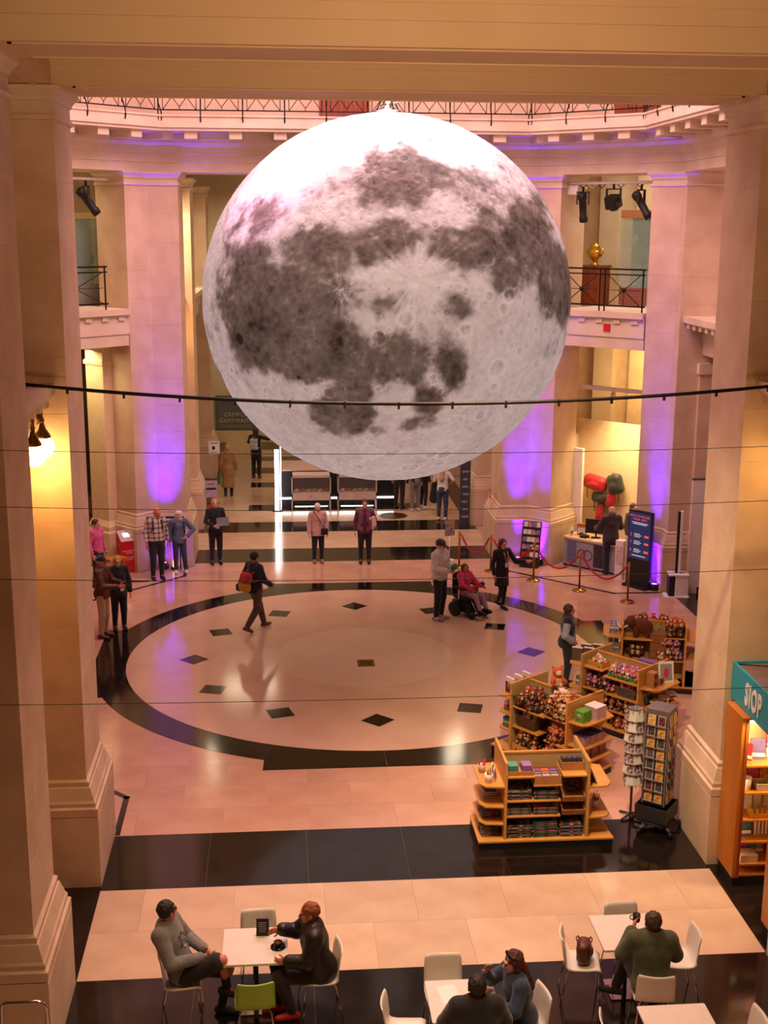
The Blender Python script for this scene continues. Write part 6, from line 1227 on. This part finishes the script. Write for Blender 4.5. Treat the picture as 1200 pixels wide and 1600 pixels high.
# cornice purple lamps along the ledge
for e, ts in ((0, (.3,)), (1, (.06, .94)), (2, (.3, .7)), (7, (.75,))):
    pass
OL = offset(OCT, -.36)
OL = OL+[((OL[i][0]+OL[(i+1) % 8][0])/2, (OL[i][1]+OL[(i+1) % 8][1])/2) for i in range(8) if OL[i][1] > YM and OL[(i+1) % 8][1] > YM and abs(OL[i][1]-OL[(i+1) % 8][1]) > .5]
for i in range(len(OL)):
    if OL[i][1] < YM: continue
    x, y = OL[i]; o = empty('cornice_lamp', (x, y, 10.47), 0, 'small purple lamp under the cornice, '+('%s corner' % ('right side' if x > 8 else 'far right' if x > XM else 'left side' if x < -4 else 'far left') if i < 8 else 'middle of the %s diagonal' % ('right' if x > XM else 'left')), 'lamp')
    MB().lathe([(.001, 0), (.05, 0), (.05, .06), (.001, .06)], 12).build('housing', BLACK, o); light('cornice_lamp_light', 'POINT', (x, y, 10.50), 45, PURPLE, soft=.05)
# leaflet rack
lr = empty('leaflet_rack', (6.38, 30.82, 0), R(-26), 'black sloping leaflet rack against the purple-lit pillar', 'leaflet rack')
MB().box(-.24, .24, -.2, .12, 0, .22, None, .02).build('base', BLACK, lr); Mr = Matrix.Translation((0, -.1, .2)) @ Matrix.Rotation(R(-16), 4, 'X'); MB().box(-.24, .24, 0, .03, 0, .98, Mr).build('back', BLACK, lr)
for s in (-1, 1): MB().box(*sorted((s*.24, s*.225)), -.05, .03, 0, .98, Mr).build('side', BLACK, lr)
for j in range(5):
    MB().box(-.23, .23, -.05, -.04, .02+j*.19, .07+j*.19, Mr).build('pocket', BLACK, lr)
    for i in range(4):
        o = MB().box(-.05, .05, -.01, .01, 0, .17).build('leaflet', (PAPER, dye('#c9b9bd', '#a8323a'), dye('#6a6470', '#8a848c'), PAPER)[(i+j) % 4] if j else (dye('#a81f24', '#b52a2f') if i < 2 else PAPER)); o.matrix_world = Matrix.Translation(lr.location) @ Matrix.Rotation(R(-26), 4, 'Z') @ Mr @ Matrix.Translation((-.168+i*.112, -.02, .03+j*.19)); tag(o, 'leaflet in row %s of the sloping rack' % ('one from the foot', 'two from the foot', 'three from the foot', 'four from the foot', 'at the top')[j], 'leaflet', 'leaflets row %d' % j)
# screen totem
tt = empty('screen_totem', (8.63, 28.78, 0), math.atan2(-.69, .45), 'tall black information screen totem with visit prices', 'screen')
tt.rotation_euler = (0, 0, R(-54))
SCR = mat('totem_screen', '#141a33', '#171e3a', rough=.25, emit=(.02, .03, .09), estr=.6); RTX = mat('red_screen_text', '#d23a3f', emit=(.8, .08, .1), estr=.8); WTX = mat('white_screen_text', '#c9cbd6', emit=(.7, .72, .8), estr=.7)
MB().box(-.36, .36, -.2, .2, 0, .05, None, .03).build('foot', BLACK, tt); MB().box(-.35, .35, -.05, .05, .05, 1.88, None, .01).build('housing', BLACK, tt); MB().box(-.32, .32, -.056, -.05, .70, 1.84).build('screen', SCR, tt)
text('lettering', 'EICH YMWELIAD', .072, RTX, tt, (0, -.058, 1.75), (math.pi/2, 0, 0), ext=.0005); text('lettering', 'YOUR VISIT', .072, RTX, tt, (0, -.058, 1.67), (math.pi/2, 0, 0), ext=.0005)
for k in range(2): MB().box(-.24+.04*k, .24-.04*k, -.058, -.056, 1.585-.035*k, 1.597-.035*k).build('screen_line', WTX, tt)
for n_, z in (('2', 1.28), ('1', 1.10), ('0', .90)):
    text('lettering', n_, .10, RTX, tt, (-.24, -.058, z), (math.pi/2, 0, 0), ext=.0005); MB().box(.15, .28, -.058, -.056, z-.025, z+.025).build('price_tab', RTX, tt)
    for k in range(3): MB().box(-.15, .02+.05*(k % 2), -.058, -.056, z+.03-k*.035, z+.04-k*.035).build('screen_line', WTX, tt)
MB().box(-.2, .2, -.058, -.056, .77, .785).build('screen_line', WTX, tt)
# white column speaker
sk = empty('column_speaker', (9.32, 27.98, 0), R(-8), 'white column loudspeaker on a subwoofer at the right pillar', 'loudspeaker')
MB().box(-.30, .30, -.20, .20, 0, .02, None, .05).build('foot_plate', WHITE, sk); MB().box(-.06, .26, -.16, .2, .02, .52, None, .02).build('subwoofer', WHITE, sk); MB().box(-.20, -.06, -.15, .19, .02, .50, None, .02).build('grille', BLACK, sk); MB().box(-.22, .26, -.18, .2, .52, .55, None, .02).build('shelf_plate', WHITE, sk)
MB().box(-.0, .07, -.05, .05, .55, 2.05, None, .01).build('column', WHITE, sk); MB().box(-.055, .0, -.045, .045, .57, 2.03, None, .01).build('column_grille', BLACK, sk)
wp = empty('display_board', (9.86, 28.16, 0), 0, 'tall white panel standing behind the column loudspeaker', 'panel'); MB().box(-.24, .24, -.03, .03, 0, 2.75).build('board', WHITE, wp); MB().box(-.25, .25, -.035, .035, 2.75, 2.79).build('top_edge', SGREY, wp); MB().box(.0, .25, -.05, -.03, 0, .16).build('kick_plate', BLACK, wp)
# small floor signs
def stand(x, y, z, w_, h_, label, rz, m, top=None, lines=0, pole=SGREY):
    o = empty('sign_stand', (x, y, 0), rz, label, 'sign'); MB().lathe([(.001, 0), (.14, 0), (.14, .01), (.03, .02)], 16).build('base', pole, o); MB().tube([(0, 0, .01), (0, 0, z-h_/2)], .012, 6).build('pole', pole, o)
    MB().box(-w_/2, w_/2, -.012, .0, z-h_/2, z+h_/2).build('board', m, o)
    for k in range(lines): MB().box(-w_*.35, w_*.35, -.015, -.012, z+h_*.35-k*h_*.12, z+h_*.39-k*h_*.12).build('text_line', dye('#5a4a58'), o)
    return o
stand(4.39, 31.55, .86, .28, .42, 'small blue and yellow sign on a pole behind the barrier', R(20), dye('#4a5a8a', '#b59a3a'), pole=WHITE)
a1 = stand(-2.0, 38.9, 1.75, .34, .42, 'white sign with a black pictogram on a tall pole in the corridor', R(5), PAPER); MB().ball((-.02, -.015, 1.74), (.05, .004, .06), 10, 6).build('pictogram', BLACK, a1); MB().box(-.12, .12, -.015, -.012, 1.88, 1.9).build('text_line', BLACK, a1); MB().box(-.1, .1, -.015, -.012, 1.60, 1.615).build('text_line', BLACK, a1)
a2 = stand(-1.98, 36.2, 1.0, .36, .5, 'lilac notice on a short stand at the corridor left', R(8), dye('#a593a8', '#b5a4b5')); MB().box(-.14, .14, -.015, -.012, .98, 1.04).build('text_line', BLACK, a2); MB().box(-.1, .1, -.015, -.012, 1.14, 1.16).build('text_line', BLACK, a2)
rb = MB().box(-.03, .03, -.06, .06, 0, .8, None, .005).build('red_tag_post', dye('#c7b5b0'), None, (-2.0, 35.1, 0)); tag(rb, 'slim pale post with a red top at the corridor left', 'post'); MB().box(-.035, .035, -.065, .065, .70, .8).build('red_top', RED, rb)
rs_ = MB().box(-.012, .012, -.09, .09, -.12, .12).build('notice', RED, None, (5.54, 32.2, 1.62)); tag(rs_, 'small red and white notice on the right far pillar edge', 'notice'); MB().box(-.014, -.012, -.06, .06, -.06, .06).build('white_panel', PAPER, rs_)
# banner column at the corridor right
bc = empty('banner_column', (5.32, 35.2, 0), 0, 'dark printed banner column at the corridor right', 'banner'); MB().box(-.14, .14, -.1, .1, 0, 1.95, None, .01).build('column', dye('#2c2e38', '#3a3d48'), bc)
for k in range(7): MB().box(-.10+.03*(k % 2), .10-.02*(k % 3), -.104, -.1, .3+k*.22, .36+k*.22).build('printed_line', dye('#7d8796'), bc)
# ---------------------------------------------------------------- reception corner
RM = Matrix.Translation((XM, YM, 0)) @ Matrix.Rotation(-math.pi/4, 4, 'Z')      # local y points to the far right diagonal, local x to the right
def rloc(x, y, z=0.): return tuple(RM @ Vector((x, y, z)))
A45 = -math.pi/4
CREAMW = mat('cream_booth_wall', '#dcc596', '#e2cda2', rough=.7)
bw = empty('booth_partition', rloc(0, 10.6), A45, 'cream partition wall behind the reception desk', 'partition', None, 'structure')
MB().box(-1.7, 1.7, 0, .1, 0, 3.5).build('back_board', CREAMW, bw); MB().box(-1.75, -1.65, -1.5, 0, 0, 3.1).build('side_board', WHITE, bw); MB().box(1.2, 1.3, -1.2, 0, 0, 2.6).build('side_board', WHITE, bw); MB().box(-1.4, -.88, -1.02, -.92, 0, 2.9).build('end_board', WHITE, bw)
light('booth_light', 'AREA', rloc(0, 9.9, 3.9), 60, (1.0, .72, .34), 1.2, aim=rloc(0, 10.5, 0), spread=R(120)); light('booth_back_light', 'AREA', rloc(0, 11.4, 5.0), 110, (1.0, .66, .26), 1.6, aim=rloc(0, 12.8, 4.2))
tr = empty('light_truss', rloc(0, 10.0, 4.45), A45, 'white lighting bar across the reception corner', 'lighting bar'); MB().box(-1.9, 1.9, -.06, .06, -.05, .05).build('bar', WHITE, tr)
for x in (-.3, .9): MB().lathe([(.06, -.18), (.07, -.05), (.03, .0)], 12, Matrix.Translation((x, 0, -.05))).build('lamp_head', dye('#d9c7a5'), tr)
dk = empty('reception_desk', rloc(0.05, 9.0), A45, 'pale reception desk with a printed front', 'desk')
MB().box(-.85, .85, -.35, .35, .72, .77, None, .01).build('desk_top', dye('#c2a27c', '#cfb08a'), dk); MB().box(-.82, .82, -.32, -.29, .05, .72).build('front_board', dye('#8b8794', '#9a95a0'), dk); MB().box(-.82, -.79, -.29, .3, .05, .72).build('side_board', dye('#8b8794'), dk); MB().box(.79, .82, -.29, .3, .05, .72).build('side_board', dye('#8b8794'), dk); MB().box(-.84, .84, -.3, .3, 0, .05).build('plinth', BLACK, dk)
MB().box(-.72, -.46, -.326, -.32, .12, .66).build('printed_panel', dye('#5a5f7d', '#6a6f8d'), dk)
for x, r_ in ((-.30, .11), (-.12, .13)): MB().tube([(x+r_*math.cos(a), -.327, .38+r_*math.sin(a)) for a in np.linspace(0, 6.283, 20)], .012, 5).build('printed_ring', dye('#6d3a48'), dk)
MB().box(.05, .5, -.326, -.32, .1, .68).build('printed_panel', dye('#2a2226', '#3a2c30'), dk)
mo = empty('monitor', rloc(-.05, 9.02, .77), A45+R(200), 'dark computer monitor on the reception desk', 'monitor'); MB().box(-.12, .12, -.08, .08, 0, .015).build('foot', BLACK, mo); MB().box(-.02, .02, -.01, .02, .015, .2).build('neck', BLACK, mo); MB().box(-.28, .28, -.03, .01, .12, .48, None, .01).build('screen', BLACK, mo)
cl = MB().box(-.12, .12, -.04, .04, 0, .3).build('wooden_letter_box', WOODO, None, rloc(-.5, 9.08, .77), (0, 0, A45+R(20))); tag(cl, 'small wooden leaflet box on the reception desk', 'box'); MB().box(-.10, .10, -.045, -.04, .04, .2).build('front_label', PAPER, cl)
tp = empty('telephone', rloc(-.3, 8.88, .77), A45, 'black telephone on the reception desk', 'telephone'); MB().box(-.09, .09, -.1, .1, 0, .05, None, .01).build('body', BLACK, tp); MB().tube([(-.11, -.08, .07), (-.11, 0, .09), (-.11, .08, .07)], .025, 8).build('handset', BLACK, tp); MB().box(-.05, .07, -.02, .08, .05, .055).build('keypad', dye('#3a3a3a'), tp)
bt = MB().lathe([(.001, 0), (.04, 0), (.042, .03), (.042, .15), (.02, .19), (.018, .23), (.001, .23)], 14).build('sanitiser_bottle', PAPER, None, rloc(-.68, 8.86, .77)); tag(bt, 'white pump bottle at the end of the reception desk', 'bottle'); MB().box(-.03, .03, -.043, -.041, .05, .13).build('label', dye('#8a5a9a'), bt)
for i in range(3): o = MB().box(-.105, .105, -.15, .15, 0, .004).build('paper_sheet', PAPER, None, rloc(.12+.1*i, 8.82+.05*i, .77+.005*i), (0, 0, A45+R(15*i))); tag(o, '%s white sheet on the reception desk' % ('lowest', 'middle', 'topmost')[i], 'paper')
wt = empty('welcome_totem', rloc(.98, 8.5), A45, 'white upright board with red lettering beside the desk', 'sign'); MB().box(-.11, .11, -.1, .1, 0, .98, None, .01).build('board', PAPER, wt)
text('lettering', 'CROESO', .11, RED, wt, (-.04, -.103, .6), (math.pi/2, R(90), 0), ext=.001); text('lettering', 'WELCOME', .095, RED, wt, (.05, -.103, .6), (math.pi/2, R(90), 0), ext=.001)
# rucksacks hanging on the booth wall
rk = empty('coat_rack', rloc(-.5, 10.55, 2.15), A45, 'wooden peg on the booth wall holding the bags', 'rack'); MB().tube([(0, .05, 0), (0, -.06, .02)], .03, 8).build('peg', WOODO, rk); MB().tube([(0, -.02, -.06), (0, -.02, .1)], .02, 6).build('peg_stem', WOODO, rk)
def hang(x, z, size, m, label, rot=0.):
    o = empty('hanging_bag', rloc(x-.65, 10.38, z), A45, label, 'bag', 'bags on the booth wall'); sx, sy, sz = size
    link('bag_body', solid([rbox((0, 0, 0), size, frame((math.sin(rot), 0, math.cos(rot)), (1, 0, 0)), sy*.9), ell((0, -sy*.5, -sz*.2), (sx*.7, sy*.8, sz*.6))], .025, 'bag', (m,)), o)
    for k in range(3): MB().tube([(-sx*.7+k*sx*.6, -.02, -sz*.7), (-sx*.7+k*sx*.6+.02, -.03, -sz*.7-.28)], .012, 5).build('strap', BLK, o)
RB, OB = cloth('rucksack_red', '#a81420', '#bd1c29', rough=.55), cloth('rucksack_olive', '#1f2216', '#2a2d1e', rough=.55)
hang(-.28, 1.88, (.34, .15, .20), RB, 'large red rucksack at the top left of the booth wall bags', .15); hang(.32, 1.92, (.22, .15, .27), OB, 'dark olive rucksack beside the large red one', -.3); hang(-.10, 1.50, (.26, .12, .14), OB, 'dark olive holdall below the large red rucksack'); hang(.20, 1.48, (.13, .1, .2), RB, 'small red pouch hanging below the olive rucksack', .2); hang(-.10, 1.12, (.12, .09, .24), RB, 'long red bag lowest of the booth wall bags', .1)
# ---------------------------------------------------------------- gallery displays and stage lamps
def stage_light(p, tilt, rz, label, big=False):
    o = empty('stage_light', p, rz, label, 'stage light', 'black stage lamps'); s = 1.25 if big else 1.
    MB().tube([(0, 0, .42), (0, 0, .30)], .03, 8).build('clamp', IRON, o)
    for k in (-1, 1): MB().box(*sorted((k*.16*s, k*.14*s)), -.03, .03, 0, .30).build('yoke', BLACK, o)
    MB().box(-.16*s, .16*s, -.03, .03, .28, .31).build('yoke_bar', BLACK, o)
    Mb = Matrix.Rotation(tilt, 4, 'X')
    if big: MB().box(-.13*s, .13*s, -.16, .16, -.14, .14, Mb, .03).build('head', BLACK, o); MB().lathe([(.001, -.2), (.10, -.2), (.11, -.14), (.001, -.14)], 16, Mb).build('lens', mat('lamp_lens', '#2a2420', rough=.15), o)
    else: MB().lathe([(.001, -.42), (.10, -.42), (.105, -.30), (.09, -.28), (.09, .12), (.11, .14), (.11, .26), (.06, .30), (.001, .3)], 16, Mb).build('head', BLACK, o)
    return o
GM = RM
tb = empty('lighting_bar', rloc(0, 8.85, 9.52), A45, 'white lighting bar at the top of the reception corner opening', 'lighting bar'); MB().tube([(-1.2, 0, 0), (1.2, 0, 0)], .035, 8).build('pipe', WHITE, tb); MB().box(-1.15, -.85, -.05, .05, -.26, -.05).build('control_box', PAPER, tb)
for k in range(9): MB().tube([(-1.1+k*.26, 0, -.02), (-1.0+k*.26, .03, -.12), (-.9+k*.26, 0, -.03)], .012, 5).build('cable_loop', BLACK if k % 2 else PAPER, tb)
stage_light(rloc(-.72, 8.85, 9.02), R(14), A45+R(10), 'left slim stage lamp above the reception balcony'); stage_light(rloc(.12, 8.85, 9.08), R(20), A45, 'boxy stage lamp in the middle above the reception balcony', True); stage_light(rloc(.86, 8.85, 9.05), R(-35), A45+R(90), 'tilted stage lamp at the right above the reception balcony')
LM = lambda x, y, z=0.: tuple(Matrix.Translation((XM, YM, 0)) @ Matrix.Rotation(math.pi/4, 4, 'Z') @ Vector((x, y, z)))
tb = empty('lighting_bar', LM(-.3, 8.85, 9.52), -A45, 'white lighting bar at the top of the left balcony opening', 'lighting bar'); MB().tube([(-.9, 0, 0), (1.2, 0, 0)], .035, 8).build('pipe', WHITE, tb)
stage_light(LM(.28, 8.85, 9.06), R(-38), -A45+R(75), 'stage lamp hanging over the left balcony')
vs = empty('gold_vase', rloc(-1.55, 10.9, GZ+1.0), A45, 'gilded urn on a red-brown plinth in the upper gallery', 'urn'); MB().lathe([(.001, 0), (.11, 0), (.11, .03), (.05, .05), (.05, .10), (.12, .18), (.17, .30), (.17, .36), (.10, .40), (.14, .46), (.14, .50), (.05, .55), (.001, .62)], 20).build('bowl', mat('bright_gold', '#c79a2c', '#d8b048', rough=.25, metal=.9), vs)
for s in (-1, 1): MB().tube([(s*.15, 0, .22), (s*.24, 0, .30), (s*.22, 0, .42), (s*.14, 0, .40)], .02, 6).build('handle', mat('bright_gold', '#c79a2c'), vs)
pd = empty('plinth_stand', rloc(-1.55, 10.9, GZ), A45, 'red-brown wooden plinth under the gilded urn', 'plinth'); MB().box(-.3, .3, -.3, .3, 0, .95).build('body', WOODD, pd); MB().box(-.33, .33, -.33, .33, .95, 1.0).build('top', WOODD, pd)
GLS = mat('case_glass', '#9fc2bd', '#b2d0ca', rough=.08, alpha=.35)
dc = empty('display_case', rloc(-.25, 11.3, GZ), A45, 'tall glass display case with teal back in the upper gallery', 'display case'); MB().box(-.6, .6, -.3, .3, 0, .45).build('base', dye('#7d4a40', '#8d564a'), dc); MB().box(-.6, .6, .26, .3, .45, 2.2).build('back_board', dye('#7fa8a4', '#92b8b2'), dc); MB().box(-.62, .62, -.32, .32, 2.2, 2.4).build('hood', dye('#a8694a', '#b87856'), dc); MB().box(-.6, .6, -.3, -.29, .45, 2.2).build('glass_pane', GLS, dc)
for z in (.95, 1.5): MB().box(-.58, .58, -.2, .26, z, z+.015).build('glass_shelf', GLS, dc)
for i, (x, z) in enumerate(((-.3, .45), (.1, .45), (.35, .97), (-.1, .97), (-.35, 1.52), (.2, 1.52))): MB().lathe([(.001, 0), (.05, 0), (.08, .1), (.05, .2), (.02, .26), (.001, .28)], 12, Matrix.Translation((x, 0, z))).build('ceramic_vase', dye(('#d0c8c0', '#8a3a3a', '#c2c9c5', '#3a4a4a', '#c9c2b5', '#4a3a3a')[i]), dc)
light('left_corner_fill', 'AREA', LM(.1, 9.9, 5.4), 45, (1.0, .76, .42), 1.2, aim=LM(.6, 10.2, 0)); light('gallery_light_right', 'AREA', rloc(0, 11.0, 10.4), 120, (1.0, .84, .62), 2.0, aim=rloc(0, 11.0, 0)); light('gallery_light_left', 'AREA', LM(0, 11.0, 10.4), 80, (1.0, .84, .50), 2.0, aim=LM(0, 11.0, 0))  # left corner: unseen lamp added to brighten the space under the balcony
dl = empty('display_case', LM(1.25, 10.5, GZ), -A45, 'green-backed display case seen past the left pillar', 'display case'); MB().box(-.5, .5, -.2, .2, 0, .5).build('base', dye('#8a8d86'), dl); MB().box(-.5, .5, .16, .2, .5, 2.1).build('back_board', dye('#6f8a5a', '#9aa56a'), dl); MB().box(-.52, .52, -.22, .22, 2.1, 2.25).build('hood', dye('#b8a878'), dl); MB().box(-.5, .5, -.2, -.19, .5, 2.1).build('glass_pane', GLS, dl)
for i in range(4): MB().lathe([(.001, 0), (.04, 0), (.07, .12), (.03, .25), (.001, .3)], 10, Matrix.Translation((-.35+.23*i, 0, .5+.5*(i % 2)))).build('ornament', dye('#2f4a35', '#4a6a48'), dl)
# ---------------------------------------------------------------- left corner under the balcony
mf = empty('gilt_mirror', LM(1.9, 11.3, 1.5), -A45, 'tall dark mirror in a gilded frame under the left balcony', 'mirror'); MB().box(-.9, .9, -.02, .02, 0, 3.9).build('glass', DARKGLASS, mf)
for s in (-1, 1): MB().box(*sorted((s*.9, s*1.02)), -.05, .03, -.1, 4.0).build('frame_side', GOLD, mf)
for z in (-.1, 3.9): MB().box(-1.02, 1.02, -.05, .03, z, z+.12).build('frame_rail', GOLD, mf)
cp = empty('pillar', LM(1.02, 9.62), -A45, 'cream pilaster under the left balcony beside the red kiosk', 'pillar', 'stone pillars of the hall', 'structure')
profile_prism(MB(), ccw([(-.16, -.34), (.16, -.34), (.16, .34), (-.16, .34)]), [(.10, 0), (.10, .9), (.07, .95), (.07, 1.05), (.0, 1.2), (0, 5.1), (.04, 5.12), (.04, 5.2), (0, 5.25), (0, 5.5), (.1, 5.62)]).build('shaft', CREAMW, cp)
st = empty('staircase', LM(.55, 10.6), -A45, 'stone stairs with a wooden handrail under the left balcony', 'stairs')
for k in range(8): MB().box(0, .32*(8-k), 0, 1.4, k*.17, (k+1)*.17, Matrix.Translation((-2.2, .1, 0))).build('step', MARBLE if k % 2 else BLACKM, st)
MB().tube([(1.0, .0, .95), (-1.9, .0, 2.5)], .04, 8).build('handrail', WOODD, st)
for k in range(6): MB().tube([(.9-k*.5, .0, 0), (.9-k*.5, .0, .98+k*.27)], .012, 6).build('baluster', IRON, st)
bn = empty('wooden_bench', (-4.25, 30.35, 0), R(45), 'light wooden bench beside the person in pink', 'bench'); MB().box(-.5, .5, -.18, .18, .42, .47, None, .01).build('seat', WOODO, bn)
for x in (-.42, .42):
    for y in (-.13, .13): MB().box(x-.03, x+.03, y-.03, y+.03, 0, .42).build('leg', WOODO, bn)
# ---------------------------------------------------------------- globe lamps on brackets
def globe_lamp(pts, wallp, label, pw):
    o = empty('globe_lamp', wallp, 0, label, 'wall lamp', 'opal globe lamps'); w_ = Vector(wallp); MB().lathe([(.001, -.02), (.09, -.02), (.09, .0), (.03, .04)], 12, Matrix.Rotation(math.pi/2, 4, 'X')).build('wall_rose', BRONZE, o)
    for p in pts:
        q = Vector(p)-w_; MB().tube([(0, -.02, 0), (q.x*.5, q.y*.5, .14), (q.x, q.y, q.z+.30)], .016, 6).build('arm', BRONZE, o)
        g = MB().lathe([(.02, .30), (.03, .34), (.012, .40), (.02, .46), (.001, .52)], 10, Matrix.Translation((q.x, q.y, q.z-.02))).build('finial', BRONZE, o); MB().lathe([(.03, .28), (.045, .22), (.09, .15), (.10, .12), (.08, .11)], 14, Matrix.Translation(q)).build('gallery_cap', BRONZE, o)
        MB().ball(tuple(q), .135, 20, 14).build('globe', GLOBE, o)
        light('globe_lamp_light', 'POINT', (p[0], p[1], p[2]-.16), pw, (1.0, .50, .13), soft=.13)
globe_lamp([(-2.86, 14.85, 5.85), (-2.80, 15.12, 5.90)], (-2.95, 15.46, 6.2), 'pair of glowing globe lamps on the dark left pillar', 30)
globe_lamp([(6.35, 14.85, 5.75)], (6.45, 15.46, 6.1), 'globe lamp at the right edge under the small balcony', 22)
globe_lamp([(-2.75, 34.3, 5.95), (-2.6, 34.7, 5.98)], (-2.85, 35.46, 6.3), 'globe lamps in the far corridor beside the moon', 16); globe_lamp([(-2.8, 33.6, 5.6)], (-3.45, 33.8, 5.9), 'single globe lamp just behind the purple pillar', 12)
globe_lamp([(6.1, 34.3, 5.95)], (6.2, 35.46, 6.3), 'globe lamp in the far corridor right bay', 16)
# ---------------------------------------------------------------- exhibition in the far corridor
ex = empty('exhibition_wall', (1.85, 38.3, 0), 0, 'black exhibition plinth wall with lit strips under the moon', 'exhibition stand')
MB().box(-2.0, 1.75, 0, .5, 0, 1.1).build('black_wall', BLACK, ex); MB().box(-2.0, 1.75, .0, 1.6, 1.1, 1.14).build('top_board', dye('#b59a8a'), ex); MB().box(-1.85, 1.75, -.02, .0, .22, .27).build('led_strip', LEDW, ex)
CASEW = mat('pale_case', '#b5a29a', '#c2b0a8', rough=.5)
for x, nm in ((-.88, 'left'), (.53, 'right')):
    c = empty('specimen_case', (1.85+x, 38.0, 0), 0, '%s lit specimen case in the corridor under the moon' % nm, 'display case', 'specimen cases')
    for s in (-1, 1): MB().box(*sorted((s*.60, s*.57)), -.3, .25, 0, 1.08).build('side', CASEW, c)
    MB().box(-.6, .6, -.3, .25, .30, .52).build('drawer_box', CASEW, c); k_ = MB().ball((0, -.31, .42), .015, 8, 6).build('knob', IRON, c); MB().box(-.6, .6, -.3, .25, 1.0, 1.08).build('lid', CASEW, c); MB().box(-.57, .57, .2, .24, .52, 1.0).build('back_board', dye('#3a2c24', '#4a382d'), c); MB().box(-.57, .57, -.29, -.285, .52, 1.0).build('glass_pane', mat('clear_glass', '#d8d0c8', rough=.05, alpha=.05), c)
    MB().box(-.5, .5, -.22, -.19, .08, .10).build('led_strip', LEDW, c)
    for i in range(6): o = link('specimen', solid([ell((0, 0, .04), (.06+.05*(i % 2), .05, .045)), ell((.04, 0, .06), (.04, .03, .035))], .014, 'rock', (dye(('#c9b8a8', '#7a5a40', '#a8805a', '#8a8078', '#b58a5a', '#5a4a40')[i], None, .8),))); o.location = (1.85+x-.45+.18*i, 37.95+.06*(i % 2), .52); tag(o, 'rock specimen number in the %s specimen case' % nm if False else 'rock specimen inside the %s specimen case' % nm, 'specimen', 'specimens %s' % nm)
led = empty('light_tower', (-.07, 37.6, 0), 0, 'tall white light strip tower in the corridor left of the moon', 'light tower'); MB().box(-.16, .16, -.1, .1, 0, .02).build('foot', BLACK, led); MB().box(-.065, .065, -.05, .0, .02, 1.9).build('light_strip', LEDW, led); MB().box(-.075, .075, .0, .06, .02, 1.92).build('housing', BLACK, led); MB().box(.10, .13, .4, .5, .02, 1.9).build('second_strip', LEDW, led)
# exhibition banner on the far wall
bn2 = empty('exhibition_banner', (-1.7, 50.35, 0), 0, 'dark banner reading CREWCH GAMPWAITH on the far wall', 'banner'); BAN = mat('banner_dark', '#545a5c', '#6c7274', rough=.6, scale=1.5)
MB().box(-.8, .8, -.08, -.02, .5, 1.86).build('banner_board', BAN, bn2); MB().box(-.9, 3.2, -.2, -.02, 0, .46).build('banner_base', CREAMW, bn2)
for k, tx in enumerate(('CREWCH', 'GAMPWAITH')): text('lettering', tx, .24, dye('#cfc4b5'), bn2, (.02, -.085, 1.10-k*.24), (math.pi/2, 0, 0), sx=.86, ext=.002)
for k in range(2): MB().box(-.6, .6, -.084, -.08, .66-k*.06, .68-k*.06).build('text_line', dye('#a59a8c'), bn2)
